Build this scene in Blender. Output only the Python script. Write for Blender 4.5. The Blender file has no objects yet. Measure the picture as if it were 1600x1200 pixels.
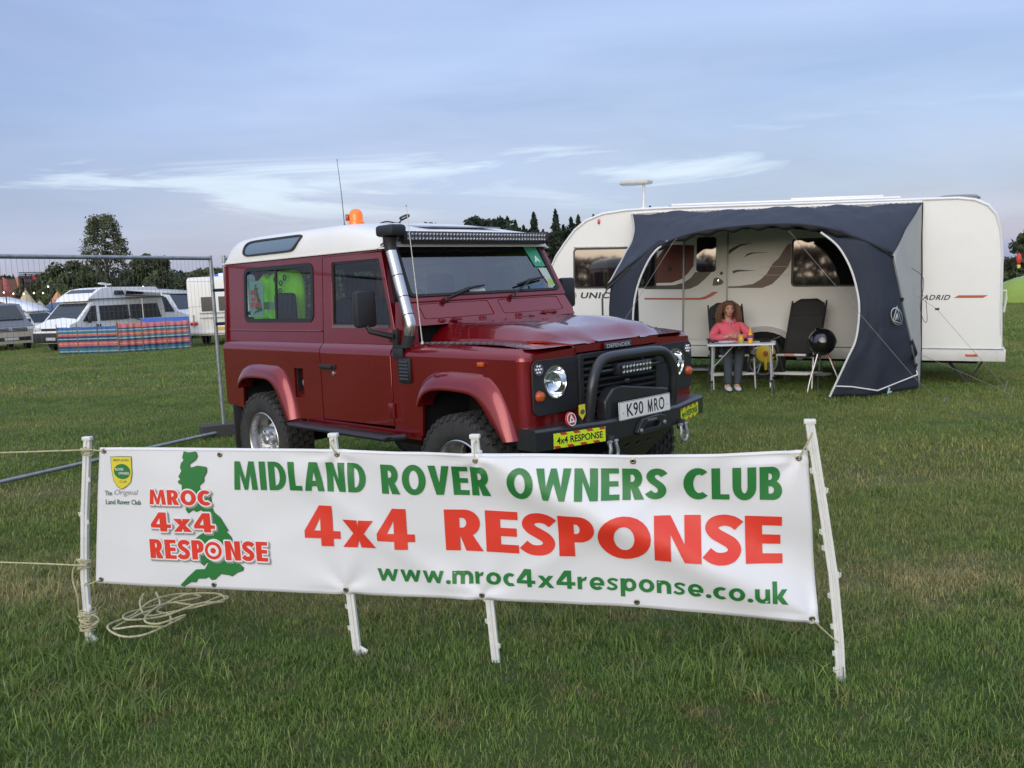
import bpy, bmesh, math, random
import numpy as np
from mathutils import Vector, Matrix, Euler, noise
from mathutils.geometry import tessellate_polygon
R=math.radians; PI=math.pi
random.seed(7); rng=np.random.default_rng(7)
sc=bpy.context.scene; C=sc.collection
# ---------------------------------------------------------------- camera
cam=bpy.data.cameras.new('camera'); co=bpy.data.objects.new('camera',cam); C.objects.link(co); sc.camera=co
cam.sensor_width=36; cam.lens=1370/1600*36; cam.clip_end=3000; cam.clip_start=.05
PITCH,ROLL=.1125,.0447
fw=Vector((0,math.cos(PITCH),-math.sin(PITCH))); up=Vector((0,math.sin(PITCH),math.cos(PITCH))); rt=Vector((1,0,0))
r2=rt*math.cos(ROLL)-up*math.sin(ROLL); u2=up*math.cos(ROLL)+rt*math.sin(ROLL)
m=Matrix((r2,u2,-fw)).transposed().to_4x4(); m.translation=Vector((0,0,1.534)); co.matrix_world=m
# ---------------------------------------------------------------- sky, sun, exposure
SUN_EL,SUN_AZ=R(16),R(200)      # azimuth measured clockwise from +Y: behind the camera, a little to its left
w=bpy.data.worlds.new('World'); sc.world=w; w.use_nodes=True; nt=w.node_tree; nt.nodes.clear()
def N(t,**k):
    n=nt.nodes.new(t)
    for a,b in k.items():
        if a=='i':
            for q,v in b.items(): n.inputs[q].default_value=v
        else: setattr(n,a,b)
    return n
def L(a,ao,b,bi): nt.links.new(a.outputs[ao],b.inputs[bi])
sky=N('ShaderNodeTexSky',sky_type='NISHITA',sun_disc=False,sun_elevation=SUN_EL,sun_rotation=SUN_AZ,air_density=1.2,dust_density=1.5)
bg1=N('ShaderNodeBackground'); L(sky,0,bg1,0); bg1.inputs[1].default_value=.05
tc=N('ShaderNodeTexCoord'); sep=N('ShaderNodeSeparateXYZ'); L(tc,'Generated',sep,0)
def MA(op,a,b,clamp=False):
    n=N('ShaderNodeMath',operation=op,use_clamp=clamp)
    for k,v in ((0,a),(1,b)):
        if isinstance(v,tuple): nt.links.new(v[0].outputs[v[1]],n.inputs[k])
        else: n.inputs[k].default_value=v
    return (n,0)
zz=MA('MAXIMUM',(sep,'Z'),0.0); den=MA('ADD',zz,.16)
px=MA('DIVIDE',(sep,'X'),den); py=MA('DIVIDE',(sep,'Y'),den)
cmb=N('ShaderNodeCombineXYZ'); nt.links.new(px[0].outputs[0],cmb.inputs[0]); nt.links.new(py[0].outputs[0],cmb.inputs[1])
def noi(scale,det,rough,off=(0,0,0),dist=.3,sx=(1,1,1),src=None):
    mp=N('ShaderNodeMapping'); mp.inputs['Location'].default_value=off; mp.inputs['Scale'].default_value=sx; L(src or cmb,0,mp,0)
    n=N('ShaderNodeTexNoise',i={'Scale':scale,'Detail':det,'Roughness':rough,'Distortion':dist}); L(mp,0,n,0); return n
def ramp(src,out,stops):
    r=N('ShaderNodeValToRGB'); e=r.color_ramp.elements
    while len(e)<len(stops): e.new(.5)
    for k,(p,c) in enumerate(stops): e[k].position=p; e[k].color=(*c,1) if len(c)==3 else c
    L(src,out,r,0); return r
# grey-lavender cloud cover with bluer thin places, soft rolls, and bright broken streaks low down
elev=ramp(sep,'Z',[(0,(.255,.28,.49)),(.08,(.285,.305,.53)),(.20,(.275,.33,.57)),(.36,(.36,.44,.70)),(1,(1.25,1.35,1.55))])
cover=noi(.42,7,.55,(2.3,1.1,0),.6)
cf=ramp(cover,'Fac',[(.40,(0,0,0)),(.60,(1,1,1))])
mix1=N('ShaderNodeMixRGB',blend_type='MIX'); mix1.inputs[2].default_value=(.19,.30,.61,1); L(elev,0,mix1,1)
lf=MA('MULTIPLY',(cf,0),.62); nt.links.new(lf[0].outputs[0],mix1.inputs[0])
fine=noi(.75,8,.54,(6.6,0.7,0),.5,(.7,1.2,1)); ff=ramp(fine,'Fac',[(.30,(.76,.78,.84)),(.50,(.99,.99,1.0)),(.70,(1.22,1.20,1.15))])
mul=N('ShaderNodeMixRGB',blend_type='MULTIPLY'); mul.inputs[0].default_value=1; L(mix1,0,mul,1); L(ff,0,mul,2)
sc3=N('ShaderNodeMapping'); sc3.inputs['Scale'].default_value=(2.6,2.6,17); L(tc,'Generated',sc3,0)
streak=noi(1.0,8,.56,(1.7,5.5,.9),.9,(1,1,1),src=sc3); sf=ramp(streak,'Fac',[(.52,(0,0,0)),(.60,(.75,.75,.75)),(.72,(1,1,1))])
band=ramp(sep,'Z',[(.070,(0,0,0)),(.098,(1,1,1)),(.132,(1,1,1)),(.165,(.08,.08,.08)),(.5,(0,0,0))])
sfb=MA('MULTIPLY',(sf,0),(band,0)); sfb2=MA('MULTIPLY',sfb,.80)
mix2=N('ShaderNodeMixRGB',blend_type='MIX'); mix2.inputs[2].default_value=(.62,.71,.86,1); L(mul,0,mix2,1); nt.links.new(sfb2[0].outputs[0],mix2.inputs[0])
# warm afterglow of the low sun behind the camera
dot=N('ShaderNodeVectorMath',operation='DOT_PRODUCT'); L(tc,'Generated',dot,0)
dot.inputs[1].default_value=(math.sin(SUN_AZ),math.cos(SUN_AZ),.12)
dm=MA('MAXIMUM',(dot,'Value'),0.0); dp=MA('POWER',dm,2.2)
low=ramp(sep,'Z',[(0,(1,1,1)),(.75,(.12,.12,.12))])
gl=MA('MULTIPLY',dp,(low,0)); glow=N('ShaderNodeMixRGB',blend_type='ADD'); glow.inputs[2].default_value=(.92,.80,.68,1)
L(mix2,0,glow,1); nt.links.new(gl[0].outputs[0],glow.inputs[0])
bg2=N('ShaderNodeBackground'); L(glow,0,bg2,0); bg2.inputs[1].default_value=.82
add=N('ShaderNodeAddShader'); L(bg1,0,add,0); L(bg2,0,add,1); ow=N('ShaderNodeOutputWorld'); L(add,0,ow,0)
sl=bpy.data.lights.new('sun','SUN'); sl.energy=1.05; sl.angle=R(50); sl.color=(1,.97,.91)
so=bpy.data.objects.new('sun',sl); C.objects.link(so)
sd=Vector((math.sin(SUN_AZ)*math.cos(SUN_EL),math.cos(SUN_AZ)*math.cos(SUN_EL),math.sin(SUN_EL)))
so.rotation_euler=sd.to_track_quat('Z','Y').to_euler(); so.location=(0,-5,8)
sc.view_settings.view_transform='Standard'; sc.view_settings.look='None'; sc.view_settings.exposure=.22; sc.view_settings.gamma=1
sc.view_settings.use_curve_mapping=False
try:
    sc.cycles.max_bounces=8; sc.cycles.transparent_max_bounces=16; sc.cycles.use_denoising=True
except Exception: pass
# ---------------------------------------------------------------- materials
MT={}
def mat(name,col,rough=.5,metal=0,var=0,vs=8,coat=0,bump=0,bs=40,spec=.5,emit=None,es=1,alpha=None,dirt=0,sub=0):
    if name in MT: return MT[name]
    m=bpy.data.materials.new(name); m.use_nodes=True; t=m.node_tree; b=t.nodes['Principled BSDF']
    b.inputs['Base Color'].default_value=(*col,1); b.inputs['Roughness'].default_value=rough; b.inputs['Metallic'].default_value=metal
    b.inputs['Specular IOR Level'].default_value=spec
    if coat: b.inputs['Coat Weight'].default_value=coat; b.inputs['Coat Roughness'].default_value=.04
    if emit: b.inputs['Emission Color'].default_value=(*emit,1); b.inputs['Emission Strength'].default_value=es
    tcn=t.nodes.new('ShaderNodeTexCoord')
    if var or dirt:
        n=t.nodes.new('ShaderNodeTexNoise'); n.inputs['Scale'].default_value=vs; n.inputs['Detail'].default_value=6
        t.links.new(tcn.outputs['Object'],n.inputs[0])
        r=t.nodes.new('ShaderNodeValToRGB'); r.color_ramp.elements[0].position=.3; r.color_ramp.elements[1].position=.7
        a=max(0,1-var); c2=tuple(min(1,c*(1+var)) for c in col)
        r.color_ramp.elements[0].color=(*[c*a for c in col],1); r.color_ramp.elements[1].color=(*c2,1)
        t.links.new(n.outputs['Fac'],r.inputs[0]); t.links.new(r.outputs[0],b.inputs['Base Color'])
        rr=t.nodes.new('ShaderNodeMapRange'); rr.inputs['To Min'].default_value=max(.02,rough*.85); rr.inputs['To Max'].default_value=min(1,rough*1.2)
        t.links.new(n.outputs['Fac'],rr.inputs[0]); t.links.new(rr.outputs[0],b.inputs['Roughness'])
        if dirt:
            n2=t.nodes.new('ShaderNodeTexNoise'); n2.inputs['Scale'].default_value=vs*2.3; n2.inputs['Detail'].default_value=9; n2.inputs['Roughness'].default_value=.7
            t.links.new(tcn.outputs['Object'],n2.inputs[0])
            r2_=t.nodes.new('ShaderNodeValToRGB'); r2_.color_ramp.elements[0].position=.5; r2_.color_ramp.elements[1].position=.72
            r2_.color_ramp.elements[0].color=(0,0,0,1); r2_.color_ramp.elements[1].color=(dirt,dirt,dirt,1)
            mx=t.nodes.new('ShaderNodeMixRGB'); mx.inputs[2].default_value=(.10,.085,.06,1)
            t.links.new(n2.outputs['Fac'],r2_.inputs[0]); t.links.new(r2_.outputs[0],mx.inputs[0]); t.links.new(r.outputs[0],mx.inputs[1]); t.links.new(mx.outputs[0],b.inputs['Base Color'])
    if bump:
        n=t.nodes.new('ShaderNodeTexNoise'); n.inputs['Scale'].default_value=bs; n.inputs['Detail'].default_value=5
        t.links.new(tcn.outputs['Object'],n.inputs[0]); bp=t.nodes.new('ShaderNodeBump'); bp.inputs['Strength'].default_value=bump; bp.inputs['Distance'].default_value=.01
        t.links.new(n.outputs['Fac'],bp.inputs['Height']); t.links.new(bp.outputs[0],b.inputs['Normal'])
    MT[name]=m; return m
def glassmat(name,tint,refl=.04,mixf=.0,dark=None,rough=.0):
    m=bpy.data.materials.new(name); m.use_nodes=True; t=m.node_tree; t.nodes.clear()
    o=t.nodes.new('ShaderNodeOutputMaterial'); tr=t.nodes.new('ShaderNodeBsdfTransparent'); tr.inputs[0].default_value=(*tint,1)
    g=t.nodes.new('ShaderNodeBsdfGlossy'); g.inputs['Roughness'].default_value=rough; f=t.nodes.new('ShaderNodeFresnel'); f.inputs[0].default_value=1.5
    mr=t.nodes.new('ShaderNodeMath'); mr.operation='ADD'; mr.inputs[1].default_value=mixf; mr.use_clamp=True
    ge=t.nodes.new('ShaderNodeNewGeometry'); fr_=t.nodes.new('ShaderNodeMath'); fr_.operation='SUBTRACT'; fr_.inputs[0].default_value=1; t.links.new(ge.outputs['Backfacing'],fr_.inputs[1]); ml=t.nodes.new('ShaderNodeMath'); ml.operation='MULTIPLY'
    t.links.new(f.outputs[0],mr.inputs[0]); t.links.new(mr.outputs[0],ml.inputs[0]); t.links.new(fr_.outputs[0],ml.inputs[1]); mr=ml; mx=t.nodes.new('ShaderNodeMixShader'); t.links.new(mr.outputs[0],mx.inputs[0])
    t.links.new(tr.outputs[0],mx.inputs[1]); t.links.new(g.outputs[0],mx.inputs[2]); t.links.new(mx.outputs[0],o.inputs[0]); return m
RED=mat('red_paint',(.21,.0038,.0072),.27,.5,coat=1,var=.05,vs=1.5)
WHITE=mat('white_paint',(.80,.79,.76),.35,var=.03,vs=2,coat=.3)
BLACK=mat('black_plastic',(.016,.017,.019),.5,var=.15,vs=6)
BLACKM=mat('black_metal',(.02,.021,.024),.32,var=.1,vs=5,coat=.2)
RUB=mat('rubber',(.022,.022,.022),.75,var=.2,vs=12,bump=.2,bs=60)
TYRE=mat('tyre_rubber',(.030,.030,.029),.85,var=.3,vs=14,bump=.4,bs=90,dirt=.35)
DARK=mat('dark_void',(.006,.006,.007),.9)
STEEL=mat('brushed_steel',(.62,.61,.59),.24,1,var=.08,vs=5)
CHROME=mat('chrome',(.85,.85,.86),.08,1)
ALLOY=mat('alloy',(.60,.60,.60),.28,.9,var=.1,vs=9)
GALV=mat('galvanised',(.34,.36,.37),.42,.6,var=.2,vs=20)
SCREEN=glassmat('windscreen_tint',(.70,.82,.82),mixf=.17)
GLASS=glassmat('window_glass',(.62,.74,.72),mixf=.03)
LENS=glassmat('lamp_glass',(.93,.95,.96),mixf=.02)
PVC=mat('white_poly',(.72,.72,.68),.45,var=.05,vs=15,dirt=.12)
CARW=mat('caravan_white',(.75,.755,.73),.38,var=.03,vs=1.2,dirt=.04)
NAVY=mat('navy_fabric',(.024,.031,.050),.8,var=.2,vs=4,bump=.15,bs=200)
GREYF=mat('grey_fabric',(.42,.43,.41),.7,var=.06,vs=3)
ORANGE=mat('orange_lens',(.50,.09,.015),.2,coat=.6)
REDL=mat('red_lens',(.45,.02,.02),.2,coat=.6)
# ---------------------------------------------------------------- mesh helpers
class MB:
    def __init__(s): s.v=[]; s.f=[]
    def add(s,vs,fs,M=None):
        b=len(s.v); s.v+= [tuple(M@Vector(p)) for p in vs] if M else [tuple(p) for p in vs]
        s.f+=[tuple(i+b for i in f) for f in fs]; return s
    def box(s,c,d,rot=None,bev=0):
        x,y,z=[q/2 for q in d]
        if bev:
            bm=bmesh.new(); bmesh.ops.create_cube(bm,size=1); bmesh.ops.scale(bm,vec=d,verts=bm.verts)
            bmesh.ops.bevel(bm,geom=bm.edges[:],offset=bev,segments=2,affect='EDGES',profile=.5)
            vs=[tuple(v.co) for v in bm.verts]; fs=[tuple(v.index for v in f.verts) for f in bm.faces]; bm.free()
        else:
            vs=[(a,b,e) for a in(-x,x) for b in(-y,y) for e in(-z,z)]
            fs=[(0,1,3,2),(4,6,7,5),(0,4,5,1),(2,3,7,6),(0,2,6,4),(1,5,7,3)]
        M=Matrix.Translation(c)@(Euler(rot).to_matrix().to_4x4() if rot else Matrix())
        return s.add(vs,fs,M)
    def tube(s,path,r,n=8,cap=True,closed=False):
        P=[Vector(p) for p in path]; k=len(P); rs=r if hasattr(r,'__len__') else [r]*k
        t0=(P[1]-P[0]).normalized(); a=Vector((0,0,1)) if abs(t0.z)<.9 else Vector((1,0,0)); nx=t0.cross(a).normalized(); vs=[]
        for i in range(k):
            if closed: t=(P[(i+1)%k]-P[i-1]).normalized()
            else: t=(P[min(i+1,k-1)]-P[max(i-1,0)]).normalized()
            nx=(nx-t*nx.dot(t)).normalized(); ny=t.cross(nx)
            for j in range(n):
                q=2*PI*j/n; vs.append(P[i]+(nx*math.cos(q)+ny*math.sin(q))*rs[i])
        fs=[]
        for i in range(k if closed else k-1):
            i2=(i+1)%k
            for j in range(n): fs.append((i*n+j,i*n+(j+1)%n,i2*n+(j+1)%n,i2*n+j))
        if cap and not closed: fs+=[tuple(range(n))[::-1],tuple((k-1)*n+j for j in range(n))]
        return s.add(vs,fs)
    def lathe(s,prof,n=24,M=None,caps=True):   # prof (r,h) about local z
        vs=[(r*math.cos(2*PI*j/n),r*math.sin(2*PI*j/n),h) for r,h in prof for j in range(n)]
        fs=[(i*n+j,i*n+(j+1)%n,(i+1)*n+(j+1)%n,(i+1)*n+j) for i in range(len(prof)-1) for j in range(n)]
        if caps: fs+=[tuple(range(n))[::-1],tuple((len(prof)-1)*n+j for j in range(n))]
        return s.add(vs,fs,M)
    def loft(s,rows,closed=False):
        n=len(rows[0]); b=len(s.v); s.v+=[tuple(p) for r in rows for p in r]
        for i in range(len(rows)-1):
            for j in range(n if closed else n-1):
                k=(j+1)%n; s.f.append((b+i*n+j,b+i*n+k,b+(i+1)*n+k,b+(i+1)*n+j))
        return s
    def plate(s,outer,holes,f,h0,h1):       # prism of a 2-D outline with holes; f(a,b,h)->xyz
        loops=[list(outer)]+[list(h) for h in holes]
        tris=tessellate_polygon([[Vector((a,b,0)) for a,b in l] for l in loops]); flat=[p for l in loops for p in l]; k=len(flat)
        vs=[f(a,b,h0) for a,b in flat]+([f(a,b,h1) for a,b in flat] if h1!=h0 else [])
        fs=[tuple(t) for t in tris]
        if h1!=h0:
            fs+=[tuple(i+k for i in t) for t in tris]; o=0
            for l in loops:
                for i in range(len(l)): j=(i+1)%len(l); fs.append((o+i,o+j,o+j+k,o+i+k))
                o+=len(l)
        return s.add(vs,fs)
def rrect(a0,b0,a1,b1,r,n=4):
    o=[]
    for cx,cy,q in ((a1-r,b1-r,0),(a0+r,b1-r,90),(a0+r,b0+r,180),(a1-r,b0+r,270)):
        for i in range(n+1): t=R(q+90*i/n); o.append((cx+r*math.cos(t),cy+r*math.sin(t)))
    return o
def mkmesh(name,mb,m,ang=38):
    me=bpy.data.meshes.new(name); me.from_pydata(mb.v,[],mb.f); me.validate()
    if ang<180: bm=bmesh.new(); bm.from_mesh(me); bmesh.ops.recalc_face_normals(bm,faces=bm.faces); bm.to_mesh(me); bm.free()
    me.polygons.foreach_set('use_smooth',[True]*len(me.polygons)); me.set_sharp_from_angle(angle=R(ang))
    if m: me.materials.append(m)
    return me
def ob(name,mb,m,parent=None,ang=38,bev=0,kind=None,label=None,sub=0,solid=0):
    me=mb if isinstance(mb,bpy.types.Mesh) else mkmesh(name,mb,m,ang)
    o=bpy.data.objects.new(name,me); C.objects.link(o)
    if parent: o.parent=parent
    if bev:
        b=o.modifiers.new('bevel','BEVEL'); b.width=bev; b.segments=2; b.limit_method='ANGLE'; b.angle_limit=R(40)
    if solid: q=o.modifiers.new('solid','SOLIDIFY'); q.thickness=solid; q.offset=0
    if sub: q=o.modifiers.new('sub','SUBSURF'); q.levels=sub; q.render_levels=sub
    if kind: o['kind']=kind
    if label: o['label']=label
    return o
def tag(o,label,cat,group=None):
    o['label']=label; o['category']=cat
    if group: o['group']=group
    return o
def thing(name,label,cat,loc=(0,0,0),rz=0,group=None,rot=None):
    o=bpy.data.objects.new(name,None); C.objects.link(o); o.location=loc; o.rotation_euler=rot or (0,0,rz); o.empty_display_size=.1
    return tag(o,label,cat,group)
def dup(root,loc,rz=None,label=None,scale=None,data=None):
    r=root.copy(); C.objects.link(r); r.location=loc
    if rz is not None: r.rotation_euler=(r.rotation_euler[0],r.rotation_euler[1],rz)
    if label: r['label']=label
    if scale: r.scale=scale
    for ch in [c for c in C.objects if c.parent==root]:
        c=ch.copy(); C.objects.link(c); c.parent=r
        for g in [c_ for c_ in C.objects if c_.parent==ch]: d=g.copy(); C.objects.link(d); d.parent=c
    return r
def textmb(s,w,h,f,bold=0,spacing=1.0,mb=None,off=0,italic=0):
    """flat lettering in the built-in font fitted to w x h; f(a,b,off)->xyz"""
    cu=bpy.data.curves.new('t','FONT'); cu.body=s; cu.size=1; cu.offset=bold; cu.space_character=spacing; cu.shear=italic; cu.resolution_u=3
    o=bpy.data.objects.new('t',cu); C.objects.link(o); dg=bpy.context.evaluated_depsgraph_get(); dg.update()
    me=bpy.data.meshes.new_from_object(o.evaluated_get(dg)); vs=[v.co.copy() for v in me.vertices]; fs=[tuple(p.vertices) for p in me.polygons]
    bpy.data.objects.remove(o); bpy.data.curves.remove(cu); bpy.data.meshes.remove(me)
    x0=min(v.x for v in vs); x1=max(v.x for v in vs); y0=min(v.y for v in vs); y1=max(v.y for v in vs); mb=mb or MB()
    mb.add([f((v.x-x0)/(x1-x0)*w,(v.y-y0)/(y1-y0)*h,off) for v in vs],fs); return mb
def ss(x): x=min(1,max(0,x)); return x*x*(3-2*x)
def G(x,y):   # the ground: almost level, falling a little to the right and to the far left
    g=-.14*ss((x-3.2)/3.5)*ss((y-8)/4)
    g+=-.26*ss((y-12)/20)*(1-ss((x+2)/6))
    r=math.hypot(x,y)
    if y>55: g+=.02*(y-55)*ss(-x/30) if y<160 else 2.1*ss(-x/30)
    return g
# ---------------------------------------------------------------- ground
def ground():
    xs=sorted(set([-600,-300,-150,-100,-70]+list(range(-56,-12,3))+[-12+.5*i for i in range(0,49)]+list(range(13,60,4))+[70,110,200,400,700]))
    ys=sorted(set([-300,-100,-30,-10]+[-4+.5*i for i in range(0,40)]+list(range(17,70,2))+[80,100,130,160,220,400,900]))
    def bump(x,y): return .012*noise.noise(Vector((x*.9,y*.9,0)))+.006*noise.noise(Vector((x*2.7,y*2.7,3))) if abs(x)<14 and y<16 else 0
    mb=MB(); mb.loft([[(x,y,G(x,y)+bump(x,y)-.012) for x in xs] for y in ys])
    m=bpy.data.materials.new('field_grass'); m.use_nodes=True; t=m.node_tree; b=t.nodes['Principled BSDF']; b.inputs['Roughness'].default_value=.9; b.inputs['Specular IOR Level'].default_value=.15
    g=t.nodes.new('ShaderNodeNewGeometry'); grass_color(t,g,b,soil=True)
    o=ob('ground',mb,m,kind='structure',ang=80); return o
def grass_color(t,g,b,soil=False,k=1.0):
    def nz(sc_,det=5,off=(0,0,0),s=(1,1,1),rough=.6):
        mp=t.nodes.new('ShaderNodeMapping'); mp.inputs['Location'].default_value=off; mp.inputs['Scale'].default_value=s; t.links.new(g.outputs['Position'],mp.inputs[0])
        n=t.nodes.new('ShaderNodeTexNoise'); n.inputs['Scale'].default_value=sc_; n.inputs['Detail'].default_value=det; n.inputs['Roughness'].default_value=rough; t.links.new(mp.outputs[0],n.inputs[0]); return n
    def rp(n,a,c1,bp,c2):
        r=t.nodes.new('ShaderNodeValToRGB'); r.color_ramp.elements[0].position=a; r.color_ramp.elements[1].position=bp; r.color_ramp.elements[0].color=(*c1,1); r.color_ramp.elements[1].color=(*c2,1); t.links.new(n.outputs['Fac'],r.inputs[0]); return r
    base=rp(nz(1.3,7),.32,(.058*k,.100*k,.024*k),.68,(.098*k,.150*k,.038*k))
    # broad yellower and drier streaks lying across the field
    dry=rp(nz(.33,6,(3.1,.7,0),(.45,1.2,1)),.46,(0,0,0),.68,(.85,.85,.85)); mx=t.nodes.new('ShaderNodeMixRGB'); mx.inputs[2].default_value=(.150*k,.160*k,.056*k,1)
    t.links.new(dry.outputs[0],mx.inputs[0]); t.links.new(base.outputs[0],mx.inputs[1])
    # trampled straw-coloured strip where vehicles drove past behind the banner
    sep=t.nodes.new('ShaderNodeSeparateXYZ'); t.links.new(g.outputs['Position'],sep.inputs[0])
    def mth(op,a,c):
        n=t.nodes.new('ShaderNodeMath'); n.operation=op; n.use_clamp=False
        for i,v in ((0,a),(1,c)):
            if hasattr(v,'outputs'): t.links.new(v.outputs[0],n.inputs[i])
            else: n.inputs[i].default_value=v
        return n
    sy=t.nodes.new('ShaderNodeMath'); sy.operation='ADD'; t.links.new(sep.outputs['Y'],sy.inputs[0])
    sx=t.nodes.new('ShaderNodeMath'); sx.operation='MULTIPLY'; sx.inputs[1].default_value=.13; t.links.new(sep.outputs['X'],sx.inputs[0]); t.links.new(sx.outputs[0],sy.inputs[1])
    wob=nz(.8,4,(9,2,0)); wv=mth('MULTIPLY',wob,1.2); yy=mth('ADD',sy,wv)
    def bandf(c,wd):
        d=mth('SUBTRACT',yy,c); a=mth('ABSOLUTE',d,0); q=mth('DIVIDE',a,wd); r=mth('SUBTRACT',1.0,q); n=mth('MAXIMUM',r,0.0); return n
    bnd=mth('ADD',bandf(5.05,.75),mth('MULTIPLY',bandf(7.3,.7),.55))
    br=nz(3.2,7,(1,5,0),rough=.72); brr=rp(br,.32,(0,0,0),.56,(1,1,1)); bm_=mth('MULTIPLY',bnd,brr); bm2=mth('MINIMUM',bm_,.75)
    mx2=t.nodes.new('ShaderNodeMixRGB'); mx2.inputs[2].default_value=(.215*k,.190*k,.095*k,1); t.links.new(bm2.outputs[0],mx2.inputs[0]); t.links.new(mx.outputs[0],mx2.inputs[1])
    # small thin places everywhere near the camera
    sp=rp(nz(5.5,6,(4,4,0),rough=.7),.50,(0,0,0),.70,(.75,.75,.75)); mx3=t.nodes.new('ShaderNodeMixRGB'); mx3.inputs[2].default_value=(.140*k,.122*k,.060*k,1); t.links.new(sp.outputs[0],mx3.inputs[0]); t.links.new(mx2.outputs[0],mx3.inputs[1])
    last=mx3
    t.links.new(last.outputs[0],b.inputs['Base Color'])
    if soil:
        bp=t.nodes.new('ShaderNodeBump'); bp.inputs['Strength'].default_value=.9; bp.inputs['Distance'].default_value=.06; n=nz(14,8,rough=.75); t.links.new(n.outputs['Fac'],bp.inputs['Height']); t.links.new(bp.outputs[0],b.inputs['Normal'])
    return last
ground()
def blade_mat():
    m=bpy.data.materials.new('grass_blade'); m.use_nodes=True; t=m.node_tree; b=t.nodes['Principled BSDF']; b.inputs['Roughness'].default_value=.55; b.inputs['Specular IOR Level'].default_value=.25
    g=t.nodes.new('ShaderNodeNewGeometry'); last=grass_color(t,g,b,k=1.75)
    at=t.nodes.new('ShaderNodeAttribute'); at.attribute_name='tint'; at.attribute_type='GEOMETRY'
    hs=t.nodes.new('ShaderNodeMixRGB'); hs.blend_type='MULTIPLY'; hs.inputs[0].default_value=1; t.links.new(last.outputs[0],hs.inputs[1]); t.links.new(at.outputs['Color'],hs.inputs[2]); t.links.new(hs.outputs[0],b.inputs['Base Color'])
    tr=t.nodes.new('ShaderNodeBsdfTranslucent'); t.links.new(hs.outputs[0],tr.inputs[0]); mx=t.nodes.new('ShaderNodeMixShader'); mx.inputs[0].default_value=.3
    o=t.nodes['Material Output']; t.links.new(b.outputs[0],mx.inputs[1]); t.links.new(tr.outputs[0],mx.inputs[2]); t.links.new(mx.outputs[0],o.inputs[0]); return m
BM=blade_mat()
def grass_tile(size,n,h,wd,seed,lean=.6):
    r=np.random.default_rng(seed); k=3
    P=(r.random((n,2))-.5)*size; 
    tuft=(r.random((max(4,n//60),2))-.5)*size; idx=r.integers(0,len(tuft),n); use=r.random(n)<.6
    P[use]=tuft[idx[use]]+r.normal(0,.035*(size/.6),(use.sum(),2)); 
    az=r.random(n)*2*PI; hh=h*(.45+.9*r.random(n)**1.5); ln=lean*(.25+r.random(n)); ww=wd*(.6+.8*r.random(n))
    d=np.stack([np.cos(az),np.sin(az)],1); s=np.stack([-d[:,1],d[:,0]],1)
    V=np.zeros((n,5,3)); 
    for a,(tt,wf) in enumerate(((0,1),(.55,.8))):
        c=P+d*(hh*ln*tt**1.8)[:,None]
        V[:,2*a,:2]=c-s*(ww*wf/2)[:,None]; V[:,2*a+1,:2]=c+s*(ww*wf/2)[:,None]; V[:,2*a:2*a+2,2]=(hh*tt*(1-.25*ln*tt))[:,None]
    V[:,4,:2]=P+d*(hh*ln)[:,None]; V[:,4,2]=hh*(1-.3*ln)
    b=(np.arange(n)*5)[:,None]
    me=bpy.data.meshes.new('grass'); me.vertices.add(n*5); me.vertices.foreach_set('co',V.ravel())
    li=np.concatenate([b+0,b+1,b+3,b+2, b+2,b+3,b+4],1).ravel(); me.loops.add(n*7); me.loops.foreach_set('vertex_index',li.astype(np.int32))
    me.polygons.add(n*2); ls=np.stack([np.arange(n)*7,np.arange(n)*7+4],1).ravel(); me.polygons.foreach_set('loop_start',ls.astype(np.int32)); me.polygons.foreach_set('loop_total',np.tile([4,3],n).astype(np.int32))
    me.update(); ca=me.color_attributes.new('tint','FLOAT_COLOR','POINT')
    u=r.random(n); col=np.ones((n,5,4)); strw=r.random(n)<.15
    base=np.stack([.75+.6*u,.8+.45*u,.7+.5*r.random(n)],1); base[strw]=np.array([1.9,1.55,1.6])*(.7+.5*r.random((strw.sum(),1)))
    col[:,:,:3]=base[:,None,:]; 
    ca.data.foreach_set('color',col.ravel()); me.materials.append(BM); return me
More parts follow.
